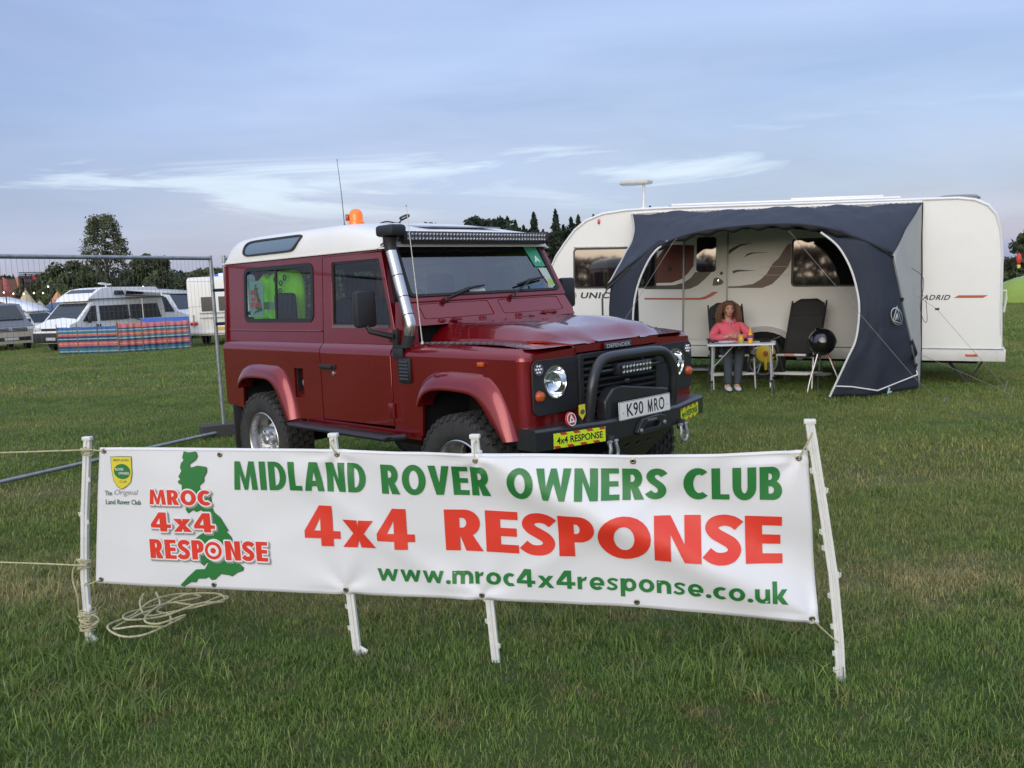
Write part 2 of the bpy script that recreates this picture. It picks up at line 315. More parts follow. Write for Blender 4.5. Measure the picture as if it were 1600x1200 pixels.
def scatter(name,meshes,pts,label):
    """one object: the tiles are instanced on its points by a node tree"""
    me=bpy.data.meshes.new(name); me.from_pydata([p[:3] for p in pts],[],[])
    for nm,i in (('rz',3),('sc',4)): a=me.attributes.new(nm,'FLOAT','POINT'); a.data.foreach_set('value',[p[i] for p in pts])
    a=me.attributes.new('pick','INT','POINT'); a.data.foreach_set('value',[int(p[5]) for p in pts])
    o=bpy.data.objects.new(name,me); C.objects.link(o); o['kind']='stuff'; o['label']=label; o['category']='grass'
    ng=bpy.data.node_groups.new(name,'GeometryNodeTree'); ng.interface.new_socket('Geometry',in_out='INPUT',socket_type='NodeSocketGeometry'); ng.interface.new_socket('Geometry',in_out='OUTPUT',socket_type='NodeSocketGeometry')
    gi=ng.nodes.new('NodeGroupInput'); go=ng.nodes.new('NodeGroupOutput'); ip=ng.nodes.new('GeometryNodeInstanceOnPoints'); g2=ng.nodes.new('GeometryNodeGeometryToInstance')
    for k,mm in enumerate(reversed(meshes)):
        src=bpy.data.objects.new('grass_tile',mm); oi=ng.nodes.new('GeometryNodeObjectInfo'); oi.inputs['Object'].default_value=src; oi.transform_space='ORIGINAL'; ng.links.new(oi.outputs['Geometry'],g2.inputs[0])
    ip.inputs['Pick Instance'].default_value=True; ng.links.new(gi.outputs[0],ip.inputs['Points']); ng.links.new(g2.outputs[0],ip.inputs['Instance'])
    def att(nm,ty): n=ng.nodes.new('GeometryNodeInputNamedAttribute'); n.data_type=ty; n.inputs['Name'].default_value=nm; return n.outputs['Attribute']
    cx=ng.nodes.new('ShaderNodeCombineXYZ'); ng.links.new(att('rz','FLOAT'),cx.inputs[2]); ng.links.new(cx.outputs[0],ip.inputs['Rotation']); ng.links.new(att('sc','FLOAT'),ip.inputs['Scale']); ng.links.new(att('pick','INT'),ip.inputs['Instance Index'])
    ng.links.new(ip.outputs[0],go.inputs[0]); md=o.modifiers.new('scatter','NODES'); md.node_group=ng; return o
def grass():
    near=[grass_tile(.6,3400,.034,.0034,s,lean=.8) for s in (1,2,3,4)]; tall=[grass_tile(.5,600,.068,.0038,s,lean=1.0) for s in (5,6)]
    mid=[grass_tile(1.0,3200,.042,.0065,s) for s in (7,8,9)]; far=[grass_tile(2.4,4000,.060,.018,s) for s in (10,11,12)]
    pts=[];r=random.Random(3)
    y=1.9
    while y<6.2:
        x=-.66*y-.8
        while x<.66*y+.8:
            q=(x+r.uniform(-.06,.06),y+r.uniform(-.06,.06)); pts.append((*q,G(*q)-.014,r.randrange(4)*PI/2+r.uniform(-.3,.3),r.uniform(.85,1.15),r.randrange(4)))
            dn=noise.noise(Vector((x*.7,y*.7,9)))
            if dn>-.05 and r.random()<.75: pts.append((x+r.uniform(-.2,.2),y+r.uniform(-.2,.2),-.012,r.uniform(0,6),r.uniform(.7,1.15)*(1+.4*dn),4+r.randrange(2)))
            x+=.5
        y+=.5
    scatter('near_grass',near+tall,pts,'short rough green grass in front of and under the white banner')
    pts=[];y=6.3
    while y<15.2:
        x=-.64*y-1
        while x<.64*y+1:
            q=(x+r.uniform(-.1,.1),y+r.uniform(-.1,.1)); pts.append((*q,G(*q)-.014,r.randrange(4)*PI/2+r.uniform(-.3,.3),r.uniform(.8,1.15)*(1+.25*noise.noise(Vector((x*.5,y*.5,2)))),r.randrange(3))); x+=.85
        y+=.85
    scatter('middle_grass',mid,pts,'mown green grass around the vehicle and the awning')
    pts=[];y=15.5
    while y<52:
        x=-.62*y-2
        while x<.62*y+2:
            q=(x+r.uniform(-.3,.3),y+r.uniform(-.3,.3)); pts.append((*q,G(*q)-.02,r.randrange(4)*PI/2+r.uniform(-.3,.3),r.uniform(.8,1.1),r.randrange(3))); x+=2.1
        y+=2.1
    scatter('far_grass',far,pts,'open mown field stretching back to the parked campers')
grass()
# ---------------------------------------------------------------- banner, stakes, ropes
BL0=Vector((-1.95,3.86,0)); BD=(Vector((1.16,3.19,0))-BL0).normalized(); BN=Vector((BD.y,-BD.x,0))   # BN points to the camera side
def interp(x,t): return float(np.interp(x,[p[0] for p in t],[p[1] for p in t]))
BTOP=[(.05,.903),(.12,.901),(.6,.8965),(1.233,.887),(1.5,.877),(1.83,.874),(2.15,.862),(2.45,.857),(2.8,.862),(3.107,.876),(3.2,.878)]
BBOT=[(.0,.279),(.6,.268),(1.23,.263),(1.5,.257),(1.84,.259),(2.2,.251),(2.47,.250),(2.8,.233),(3.14,.215)]
def bsurf(a,t,off=0):
    z0,z1=interp(a,BBOT),interp(a,BTOP); z=z0+(z1-z0)*t; u=a/3.12
    # soft diagonal tension fold from the third stake to the lower right corner, and lesser ripples
    d=(t-(1.02-(u-.56)/.44*1.0)); amp=ss((u-.50)/.12)
    n=.042*amp*math.exp(-(d/.16)**2)*(1-.25*ss((u-.9)/.1))-.022*amp*math.exp(-((d-.33)/.2)**2)
    n+=.006*math.sin(u*9+t*2.2)+.004*math.sin(u*23-t*4)*ss(u/.1)
    d2=(t-(.95-(u-.30)/.28)); n+=.008*ss((u-.28)/.06)*(1-ss((u-.6)/.08))*math.exp(-(d2/.10)**2)
    d3=(t-(.1+(u-.62)/.3)); n+=.006*math.exp(-(d3/.09)**2)*ss((u-.6)/.05)*(1-ss((u-.9)/.06))
    n+=.006*noise.noise(Vector((a*2.2,t*1.8,1)))+.0035*noise.noise(Vector((a*6,t*4,5)))
    for ea,et in ((1.235,.965),(1.84,.955),(1.235,.03),(1.83,.03),(3.075,.955),(3.115,.03)):
        dx,dy=(a-ea),(t-et)*.63; rr0=math.hypot(dx,dy); n+=.006*math.exp(-(rr0/.18)**2)*math.sin(4.5*math.atan2(dy,dx)+ea)*min(1,rr0/.03)
    p=BL0+BD*a+BN*(n+off+(.0016 if off>0 else 0)); p.z=z; return p
ban=thing('banner','long white club banner with green and red lettering tied to white stakes','banner',(0,0,0))
mb=MB(); rows=[]
for i in range(221):
    p=i/220; rows.append([bsurf((.12+(3.107-.12)*p)*t+(.028+(3.14-.028)*p)*(1-t),t) for t in [j/46 for j in range(47)]])
mb.loft(rows); ob('cloth',mb,mat('banner_pvc',(.74,.745,.76),.42,var=.02,vs=1.5),ban,ang=180,solid=.0012)
mb=MB()
for t in (.018,.982):
    mb.loft([[bsurf((.12+(2.987)*p)*t+(.028+3.112*p)*(1-t),t+dt,.0014) for dt in (-.003,.003)] for p in [i/120 for i in range(121)]])
ob('hem_stitching',mb,mat('banner_seam',(.60,.60,.62),.6),ban,ang=180)
# eyelets
EY=[(.14,.975),(.70,.955),(1.235,.965),(1.84,.955),(2.46,.96),(3.075,.955),(.06,.03),(.62,.03),(1.235,.03),(1.83,.03),(2.46,.035),(3.115,.03)]
def ring(cx,cy,r,k): return [(cx+r*math.cos(2*PI*i/k),cy+r*math.sin(2*PI*i/k)) for i in range(k)]
eye=None
for a,t in EY:
    c=bsurf(a,t,.0015); M=Matrix((BD,Vector((0,0,1)),BN)).transposed().to_4x4(); M.translation=c
    if eye is None:
        e=MB(); e.lathe([(.0045,0),(.005,.0015),(.008,.0022),(.0115,.001),(.012,-.001)],16,caps=False); e.add([(q[0],q[1],.0001) for q in ring(0,0,.0046,12)],[tuple(range(12))]); eye=mkmesh('eyelet',e,mat('eyelet_brass',(.30,.28,.24),.3,.9))
        ho=MB(); ho.add([(q[0],q[1],.0012) for q in ring(0,0,.0042,10)],[tuple(range(10))]); hole=mkmesh('eyelet_hole',ho,DARK)
    o=ob('eyelet',eye,None,ban); o.matrix_world=M
    h=ob('eyelet_hole',hole,None,o)
# ---- lettering: a small purpose-made alphabet, cap height 1
def arc(cx,cy,rx,ry,a0,a1,n=10): return [(cx+rx*math.cos(R(a0+(a1-a0)*i/n)),cy+ry*math.sin(R(a0+(a1-a0)*i/n))) for i in range(n+1)]
def stroke(pts,w):
    P=[Vector(p) for p in pts]; l=[];r_=[]
    for i,p in enumerate(P):
        d=(P[min(i+1,len(P)-1)]-P[max(i-1,0)]).normalized(); n=Vector((-d.y,d.x)); k=w[i] if hasattr(w,'__len__') else w
        l.append(tuple(p+n*k/2)); r_.append(tuple(p-n*k/2))
    return l+r_[::-1]
SPINE=[(.93,.775),(.76,.865),(.52,.895),(.29,.84),(.20,.72),(.30,.605),(.50,.515),(.71,.415),(.80,.285),(.70,.155),(.47,.105),(.24,.13),(.05,.23)]
def crm(P,n):
    P=[Vector(p) for p in P]; o=[]
    for i in range(len(P)-1):
        a,b,c,d=P[max(i-1,0)],P[i],P[i+1],P[min(i+2,len(P)-1)]
        for k in range(n): t=k/n; o.append(.5*((2*b)+(c-a)*t+(2*a-5*b+4*c-d)*t*t+(3*b-a-3*c+d)*t**3))
    return o+[P[-1]]
def glyph(ch,t,h,wk):
    """-> advance width, [(outline,[holes])]; t stem, h bar, wk width factor"""
    def W(x): return x*wk
    if ch=='I': return t,[([(0,0),(t,0),(t,1),(0,1)],[])]
    if ch=='L': w=W(.60); return w,[([(0,0),(w,0),(w,h),(t,h),(t,1),(0,1)],[])]
    if ch=='E': w=W(.66); return w,[([(0,0),(w,0),(w,h),(t,h),(t,.5-h/2),(w*.95,.5-h/2),(w*.95,.5+h/2),(t,.5+h/2),(t,1-h),(w*.99,1-h),(w*.99,1),(0,1)],[])]
    if ch=='M':
        w=W(1.12); q=t*.92; return w,[([(0,0),(q,0),(q+.035*wk,.60),(w*.43,0),(w*.57,0),(w-q-.035*wk,.60),(w-q,0),(w,0),(w*.91,1),(w*.91-t*.85,1),(w*.5,.36),(w*.09+t*.85,1),(w*.09,1)],[])]
    if ch=='N': w=W(.86); return w,[([(0,0),(t,0),(t,.60),(w-t,0),(w,0),(w,1),(w-t,1),(w-t,.40),(t,1),(0,1)],[])]
    if ch=='A':
        w=W(.92); b=.17*wk+.02; return w,[([(0,0),(t,0),(t+w*.055,.17),(w-t-w*.055,.17),(w-t,0),(w,0),(w*.5+b,1),(w*.5-b,1)],[[(w*.5-.085*wk,.36),(w*.5+.085*wk,.36),(w*.5,.70)]])]
    if ch=='V': w=W(.90); b=.15*wk; return w,[([(0,1),(t*1.05,1),(w*.5,.40),(w-t*1.05,1),(w,1),(w*.5+b,0),(w*.5-b,0)],[])]
    if ch=='W':
        w=W(1.30); return w,[([(0,1),(t,1),(w*.29,.42),(w*.42,1),(w*.58,1),(w*.71,.42),(w-t,1),(w,1),(w*.81,0),(w*.65,0),(w*.5,.56),(w*.35,0),(w*.19,0)],[])]
    if ch=='O': w=W(1.0); return w,[(arc(w/2,.5,w/2,.52,0,345,23),[arc(w/2,.5,w/2-t,.52-h*1.15,0,345,23)])]
    if ch=='D': w=W(.82); return w,[([(0,0)]+arc(w-w*.6,.5,w*.6,.5,-90,90,14)+[(0,1)],[[(t,h)]+arc(w-w*.6,.5,w*.6-t,.5-h,-90,90,12)+[(t,1-h)]])]
    if ch in 'PR':
        w=W(.70) if ch=='P' else W(.78); bw=w if ch=='P' else w*.93; c=bw-.30*wk
        bowl=arc(c,.675,.30*wk,.325,-90 if ch=='P' else -62,90,12); o=[(0,0),(t,0)]
        o+= [(t,.35)] if ch=='P' else [(t,.38),(w-t*1.18,0),(w,0)]
        hx=t+(bw-1.92*t)*.4; return w,[(o+bowl+[(0,1)],[[(t,.56)]+arc(hx,.68,bw-t*.92-hx,.12,-90,90,8)+[(t,.80)]])]
    if ch=='B':
        w=W(.74); c1,c2=w-.30*wk,w*.92-.27*wk
        return w,[([(0,0)]+arc(c1,.29,.30*wk,.29,-90,60,9)+arc(c2,.755,.27*wk,.245,-55,90,9)+[(0,1)],[[(t,.19)]+arc(t+(w-1.9*t)*.4,.30,(w-1.9*t)*.6,.11,-90,90,6)+[(t,.41)],[(t,.60)]+arc(t+(w*.92-1.9*t)*.4,.70,(w*.92-1.9*t)*.6,.10,-90,90,6)+[(t,.80)]])]
    if ch=='C':
        w=W(.86); rx=.5*wk; return w,[(arc(rx,.5,rx,.52,48,312,20)+arc(rx+.03,.5,rx-t,.52-h*1.25,300,60,18),[])]
    if ch=='U': w=W(.80); return w,[([(0,1),(t,1)]+arc(w/2,.40,w/2-t,.20,180,360,10)+[(w-t,1),(w,1)]+arc(w/2,.40,w/2,.42,360,180,14),[])]
    if ch=='S':
        w=W(.68); return w,[(stroke(crm([(x*w,y) for x,y in SPINE],4),h*1.22),[])]
    if ch=='4': w=W(.90); return w,[([(0,.19),(0,.37),(w*.44,1),(w*.80,1),(w*.80,.38),(w,.38),(w,.19),(w*.80,.19),(w*.80,0),(w*.80-t*1.02,0),(w*.80-t*1.02,.19)],[[(w*.27,.38),(w*.80-t*1.02,.38),(w*.80-t*1.02,.70)]])]
    xh=.68
    if ch=='x': w=W(.80); a=t*1.15; return w,[([(0,0),(a,0),(w/2,.19),(w-a,0),(w,0),(w*.66,.35),(w*.97,xh),(w*.97-a,xh),(w/2,.51),(w*.03+a,xh),(w*.03,xh),(w*.34,.35)],[])]
    if ch=='w': w=W(1.08); tt=t*.95; return w,[([(0,xh),(tt,xh),(w*.27,.28),(w*.42,xh),(w*.58,xh),(w*.73,.28),(w-tt,xh),(w,xh),(w*.80,0),(w*.66,0),(w*.5,.36),(w*.34,0),(w*.20,0)],[])]
    if ch=='.': return t,[(arc(t*.55,t*.45,t*.62,t*.60,0,330,11),[])]
    if ch=='o': w=W(.72); return w,[(arc(w/2,xh/2,w/2,xh/2+.02,0,340,17),[arc(w/2,xh/2,w/2-t,xh/2-h,0,340,17)])]
    if ch=='c': w=W(.58); rx=.36*wk; return w,[(arc(rx,xh/2,rx,xh/2+.02,52,308,16)+arc(rx+.02,xh/2,rx-t,xh/2-h,300,60,14),[])]
    if ch=='e':
        w=W(.70); rx=w/2; return w,[(arc(rx,xh/2,rx,xh/2+.02,8,325,18)+arc(rx,xh/2,rx-t,xh/2-h,318,10,14)[:1]+arc(rx,xh/2,rx-t,xh/2-h,318,205,8)+[(w,.27),(w,.40)],[]) ,([(t*.8,.40),(w-t*.8,.40)]+arc(rx,.40,rx-t,.13,0,180,6)[1:-1],[]) ][:1] if False else [(arc(rx,xh/2,rx,xh/2+.02,-18,320,20)+arc(rx,xh/2,rx-t,xh/2-h,314,212,8)+[(w*.985,.225)],[[(t*.95,.375),(w-t*.95,.375)]+arc(rx,.385,rx-t,.14,10,170,6)])]
    if ch=='s':
        w=W(.54); return w,[(stroke(crm([(x*w,y*xh) for x,y in SPINE],4),h*.86),[])]
    def arch(x0,w): return ([(x0,0),(x0+t,0),(x0+t,.36)]+arc(x0+w/2,.36,w/2-t,.13,180,0,6)+[(x0+w-t,0),(x0+w,0)]+arc(x0+w/2,.38,w/2,.32,0,150,8)+[(x0+t,.56),(x0+t,xh),(x0,xh)],[])
    if ch=='n': w=W(.66); return w,[arch(0,w)]
    if ch=='m': w=W(.62); return 2*w-t,[arch(0,w),arch(w-t,w)]
    if ch=='u': w=W(.66); o=arch(0,w)[0]; return w,[([(w-x,xh-y) for x,y in o],[])]
    if ch=='r': w=W(.46); return w,[([(0,0),(t,0),(t,.34),(t+.05,.46),(w*.85,.47),(w,.66),(w*.86,.70),(t+.06,.60),(t,.56),(t,xh),(0,xh)],[])]
    if ch=='p': w=W(.74); return w,[([(0,-.30),(t,-.30),(t,xh),(0,xh)],[]),(arc(w*.54,xh/2,w*.46,xh/2+.02,0,340,17),[arc(w*.56,xh/2,w*.46-t,xh/2-h,0,340,17)])]
    if ch=='k': w=W(.68); return w,[([(0,0),(t,0),(t,1.02),(0,1.02)],[]),([(t*.9,.36),(t*.9,.28),(w-t*1.25,0),(w,0),(w*.62,.36),(w*.96,xh),(w-t*1.3,xh)],[])]
    return .3*wk,[]
def word(mb,s,a0,a1,t0,t1,t,h,wk,off,gap=.10,surf=bsurf,pad=0,shift=(0,0),shear=0):
    """set a word between a0..a1 on the cloth, baseline t0, cap line t1; pad>0 gives a thickened outline"""
    gl=[glyph(c,t,h,wk) for c in s]; tot=sum(g[0] for g in gl)+gap*(len(s)-1); k=(a1-a0)/tot; x=0; q=0
    for adv,shapes in gl:
        for o,hs in shapes:
            loops=[o]+hs
            if pad:
                for lp in loops:
                    ring_=[((x+p[0])*k+a0+shift[0],t0+p[1]*(t1-t0)+shift[1]) for p in lp]
                    for i in range(len(ring_)):
                        A,B=ring_[i],ring_[(i+1)%len(ring_)]; dx,dy=B[0]-A[0],(B[1]-A[1])*.63; l=math.hypot(dx,dy) or 1e-6
                        nx,ny=-dy/l*pad,dx/l*pad/.63; ex,ey=dx/l*pad*.5,dy/l*pad*.5/.63
                        q+=1; z=off+(q%7)*.00004
                        mb.add([surf(A[0]+nx-ex,A[1]+ny-ey,z),surf(B[0]+nx+ex,B[1]+ny+ey,z),surf(B[0]-nx+ex,B[1]-ny+ey,z),surf(A[0]-nx-ex,A[1]-ny-ey,z)],[(0,1,2,3)])
                if pad: mb.add_flat(loops[:1],lambda a,b:surf((x+a)*k+a0+shift[0],t0+b*(t1-t0)+shift[1],off+.0004),k)
            else:
                q+=1; mb.add_flat(loops,lambda a,b,z=off+(q%2)*.0002:surf((x+a)*k+a0,t0+b*(t1-t0),z),k)
        x+=adv+gap
def add_flat(s,loops,f,k=1):
    tris=tessellate_polygon([[Vector((a,b,0)) for a,b in l] for l in loops]); flat=[p for l in loops for p in l]
    ar=lambda t: (flat[t[1]][0]-flat[t[0]][0])*(flat[t[2]][1]-flat[t[0]][1])-(flat[t[2]][0]-flat[t[0]][0])*(flat[t[1]][1]-flat[t[0]][1])
    tris=[(t if ar(t)>0 else t[::-1]) for t in [tuple(t) for t in tris] if abs(ar(t))>1e-9]
    bm=bmesh.new(); vs=[bm.verts.new((a,b,0)) for a,b in flat]
    for t in tris:
        try: bm.faces.new([vs[i] for i in t])
        except ValueError: pass
    xs=[p[0] for p in flat]; ys=[p[1] for p in flat]
    for ax,lo,hi,st in ((0,min(xs),max(xs),.025/max(k,.01)),(1,min(ys),max(ys),.2)):
        c=math.floor(lo/st)*st+st
        while c<hi:
            co_=[0,0,0]; no=[0,0,0]; co_[ax]=c; no[ax]=1
            bmesh.ops.bisect_plane(bm,geom=bm.verts[:]+bm.edges[:]+bm.faces[:],dist=1e-5,plane_co=co_,plane_no=no); c+=st
    bm.verts.index_update(); s.add([f(v.co.x,v.co.y) for v in bm.verts],[tuple(v.index for v in f_.verts) for f_ in bm.faces]); bm.free()
MB.add_flat=add_flat
GREENI=mat('green_ink',(.020,.185,.040),.45); REDI=mat('red_ink',(.72,.040,.020),.45); WHI=mat('white_ink',(.78,.78,.79),.45); GREYI=mat('grey_ink',(.30,.30,.30),.5); YELI=mat('yellow_ink',(.72,.60,.04),.45); DKG=mat('dark_green_ink',(.05,.12,.07),.5)
T0,T1=.712,.911
for s,a,b in (('MIDLAND',.757,1.357),('ROVER',1.426,1.892),('OWNERS',1.963,2.583),('CLUB',2.650,3.014)):
    mb=MB(); word(mb,s,a,b,T0,T1,.20,.17,.68,.0022,gap=.075 if s!='MIDLAND' else .09); ob('green_lettering',mb,GREENI,ban,ang=180)
mb=MB(); word(mb,'4x4',1.064,1.556,.332,.612,.30,.20,.98,.0022,gap=.05); ob('red_lettering',mb,REDI,ban,ang=180)
mb=MB(); word(mb,'RESPONSE',1.686,3.014,.332,.612,.31,.20,1.02,.0022,gap=.06); ob('red_lettering',mb,REDI,ban,ang=180)
mb=MB(); word(mb,'www.mroc4x4response.co.uk',1.381,3.030,.107,.232,.19,.16,.92,.0022,gap=.10); ob('green_lettering',mb,GREENI,ban,ang=180)
# map of Britain behind the small red words
GB= [(0.53, 0.977), (0.552, 0.969), (0.588, 0.976), (0.593, 0.948), (0.583, 0.921), (0.552, 0.89), (0.556, 0.861), (0.591, 0.878), (0.633, 0.87), (0.632, 0.839), (0.617, 0.803), (0.615, 0.77), (0.592, 0.743), (0.591, 0.719), (0.617, 0.711), (0.642, 0.678), (0.642, 0.592), (0.649, 0.559), (0.676, 0.521), (0.693, 0.475), (0.71, 0.426), (0.699, 0.422), (0.717, 0.389), (0.726, 0.356), (0.735, 0.31), (0.741, 0.244), (0.744, 0.197), (0.767, 0.167), (0.762, 0.144), (0.734, 0.129), (0.708, 0.101), (0.695, 0.109), (0.655, 0.115), (0.626, 0.075), (0.609, 0.07), (0.595, 0.093), (0.581, 0.079), (0.545, 0.077), (0.534, 0.049), (0.511, 0.051), (0.472, 0.013), (0.461, 0.021), (0.499, 0.08), (0.544, 0.14), (0.585, 0.143), (0.608, 0.202), (0.592, 0.192), (0.577, 0.171), (0.552, 0.206), (0.524, 0.198), (0.512, 0.217), (0.556, 0.274), (0.565, 0.342), (0.547, 0.354), (0.572, 0.385), (0.6, 0.41), (0.608, 0.544), (0.587, 0.57), (0.564, 0.556), (0.551, 0.569), (0.527, 0.545), (0.518, 0.574), (0.549, 0.609), (0.523, 0.635), (0.503, 0.674), (0.51, 0.714), (0.51, 0.747), (0.494, 0.754), (0.493, 0.767), (0.505, 0.78), (0.497, 0.8), (0.513, 0.84), (0.509, 0.854), (0.508, 0.867), (0.513, 0.893), (0.526, 0.913), (0.521, 0.933)]
SHIELD= [(0.171, 0.931), (0.221, 0.934), (0.269, 0.932), (0.266, 0.814), (0.256, 0.754), (0.233, 0.722), (0.209, 0.702), (0.189, 0.725), (0.176, 0.765), (0.171, 0.839)]
mb=MB(); mb.add_flat([[(a+.004,t-.006) for a,t in GB]],lambda a,b:bsurf(a,b,.0018),1); ob('map_shadow',mb,DKG,ban,ang=180)
mb=MB(); mb.add_flat([GB],lambda a,b:bsurf(a,b,.0026),1); ob('map_print',mb,GREENI,ban,ang=180)
ROWS=(('MROC',.347,.645,.600,.705,.29,.20,.98),('4x4',.345,.652,.408,.545,.30,.20,1.0),('RESPONSE',.330,.890,.212,.350,.29,.19,.9))
for pad,off,mt,nm,sh in ((.0065,.0032,GREYI,'lettering_shadow',(.005,-.012)),(.0062,.0044,WHI,'lettering_outline',(0,0))):
    mb=MB()
    for s,a,b,t0,t1,t,h,wk in ROWS: word(mb,s,a,b,t0,t1,t,h,wk,off,gap=.10,pad=pad,shift=sh)
    ob(nm,mb,mt,ban,ang=180)
mb=MB()
for s,a,b,t0,t1,t,h,wk in ROWS: word(mb,s,a,b,t0,t1,t,h,wk,.0056,gap=.10)
ob('red_lettering',mb,REDI,ban,ang=180)
oc=(.6345,.279)
for r0,off,mt in ((.047,.0062,WHI),(.040,.0066,REDI),(.026,.0070,WHI),(.013,.0074,REDI)):
    mb=MB(); mb.add_flat([[(oc[0]+r0*math.cos(R(a)),oc[1]+r0/.63*math.sin(R(a))) for a in range(0,360,15)]],lambda a,b:bsurf(a,b,off),1); ob('roundel_print',mb,mt,ban,ang=180)
# club shield and strap line
cx,cy=.2205,.825
mb=MB(); mb.add_flat([[(cx+(a-cx)*1.05,cy+(t-cy)*1.04) for a,t in SHIELD]],lambda a,b:bsurf(a,b,.0022),1); ob('shield_border',mb,DKG,ban,ang=180)
mb=MB(); mb.add_flat([SHIELD],lambda a,b:bsurf(a,b,.0028),1); ob('shield_print',mb,YELI,ban,ang=180)
mb=MB(); mb.add_flat([[(cx+.040*math.cos(R(a)),.828+.055*math.sin(R(a))) for a in range(0,360,18)]],lambda a,b:bsurf(a,b,.0034),1); ob('shield_oval',mb,GREENI,ban,ang=180)
H63=.63
def bt(s,a,t,w_,h_,off,m_,bold=.01,it=0): mb=textmb(s,w_,h_/H63,lambda x,y,o:bsurf(a+x,t+y,o),bold=bold,off=off,italic=it); ob('small_lettering',mb,m_,ban,ang=180)
bt('MIDLAND',.183,.902,.074,.010,.0034,DKG); bt('CLUB',.203,.748,.034,.010,.0034,DKG); bt('ROVER',.188,.835,.040,.012,.0042,WHI); bt('OWNERS',.202,.806,.052,.012,.0042,WHI)
bt('The',.127,.655,.034,.022,.0022,DKG); bt('Original',.172,.648,.118,.032,.0022,GREYI,bold=-.005,it=.35); bt('Land Rover Club',.127,.590,.172,.023,.0022,DKG)
# ---- white electric-fence stakes
def stake(path,label,foot=True,lugs=()):
    P=[Vector(p) for p in path]; t=thing('fence_stake',label,'stake',P[0],0,'white plastic stakes holding the banner'); O=P[0]
    def at(s_):
        k=s_*(len(P)-1); i=min(int(k),len(P)-2); return P[i].lerp(P[i+1],k-i)-O
    n=18; rows=[]
    for i in range(n+1):
        c=at(i/n); w_=.017 if i<n else .016; d_=.009
        rows.append([c+BD*a*w_+BN*b*d_ for a,b in ((-1,-1),(-.35,-1),(-.28,-.45),(.28,-.45),(.35,-1),(1,-1),(1,1),(.3,1),(.22,1.5),(-.22,1.5),(-.3,1),(-1,1))])
    mb=MB(); mb.loft(rows,closed=True); mb.add(rows[-1],[tuple(range(12))]); ob('post',mb,PVC,t,bev=.0015)
    mb=MB(); c=at(1); mb.box(c+Vector((0,0,.008)),(.043,.026,.018),rot=(0,0,math.atan2(BD.y,BD.x)),bev=.004); ob('cap',mb,PVC,t)
    for k,(s_,sd_) in enumerate(lugs):
        c=at(s_)+BD*sd_*.018; mb=MB(); mb.box(c+BN*.003-BD*sd_*.003,(.012,.011,.024),rot=(0,0,math.atan2(BD.y,BD.x)),bev=.003); mb.tube([c+Vector((0,0,-.012)),c+BD*sd_*.006+BN*.006+Vector((0,0,-.006)),c+BD*sd_*.007+BN*.008+Vector((0,0,.010))],.0032,6); ob('wire_clip',mb,PVC,t)
    if foot: mb=MB(); c=at(.055); mb.box(c+BD*.022,(.05,.010,.028),rot=(0,.5,math.atan2(BD.y,BD.x)),bev=.003); mb.lathe([(.0,-.006),(.010,-.004),(.012,.004),(0,.01)],12,Matrix.Translation(c+BD*.038+BN*.008)@Matrix.Rotation(R(90),4,'X')); ob('foot_tread',mb,PVC,t)
    return t
def bp(a,z,off=-.012): p=BL0+BD*a+BN*off; p.z=z; return p
stake([bp(-.045,-.05,-.01),bp(-.035,.3,-.01),bp(.0,.6,-.01),bp(.055,.932,-.005)],'white plastic stake at the left end of the banner with rope knotted round its foot',lugs=[(.20,1),(.42,-1),(.62,1),(.66,-1),(.82,1)])
stake([bp(1.262,-.05,-.022),bp(1.242,.3,-.022),bp(1.225,.6,-.022),bp(1.216,.935,-.022)],'left of the two white stakes standing behind the middle of the banner',lugs=[(.15,-1),(.24,-1),(.3,-1),(.93,-1)])
stake([bp(1.872,-.05,-.022),bp(1.852,.3,-.022),bp(1.838,.6,-.022),bp(1.827,.925,-.022)],'right of the two white stakes standing behind the middle of the banner',foot=False,lugs=[(.10,1),(.2,-1),(.29,-1),(.94,1)])
stake([bp(3.222,-.05,.004),bp(3.215,.15,.002),bp(3.195,.40,0),bp(3.160,.66,0),bp(3.115,.975,0)],'bowed white stake standing free at the right end of the banner',foot=False,lugs=[(.10,-1),(.18,-1),(.30,-1),(.42,-1),(.5,1),(.6,-1),(.66,-1),(.80,1),(.86,-1),(.93,-1)])
ROPE=mat('sisal_rope',(.50,.47,.28),.85,var=.2,vs=60,bump=.6,bs=250)
def wander(pts,n=8):
    P=[Vector(p) for p in pts]; o=[]
    for i in range(len(P)-1):
        a,b,c,d=P[max(i-1,0)],P[i],P[i+1],P[min(i+2,len(P)-1)]
        for k in range(n):
            t=k/n; o.append(.5*((2*b)+(c-a)*t+(2*a-5*b+4*c-d)*t*t+(3*b-a-3*c+d)*t**3))
    return o+[P[-1]]
def rope(name,label,pts,r=.0035,n=6,mt=ROPE,sm=True,cat='rope'):
    mb=MB(); mb.tube(wander(pts) if sm else pts,r,n); return tag(ob(name,mb,mt),label,cat)
a=bp(.05,.893,.02); rope('rope','upper white cord running left from the top of the left stake',[a+BD*.03,a,(-2.35,3.88,.890),(-3.2,3.93,.895),(-4.4,4.0,.91)])
a=bp(-.03,.365,.02); rope('rope','lower white cord running left from the foot of the left stake',[a+BD*.02,a,(-2.35,3.88,.385),(-3.2,3.93,.43),(-4.4,4.0,.50)])
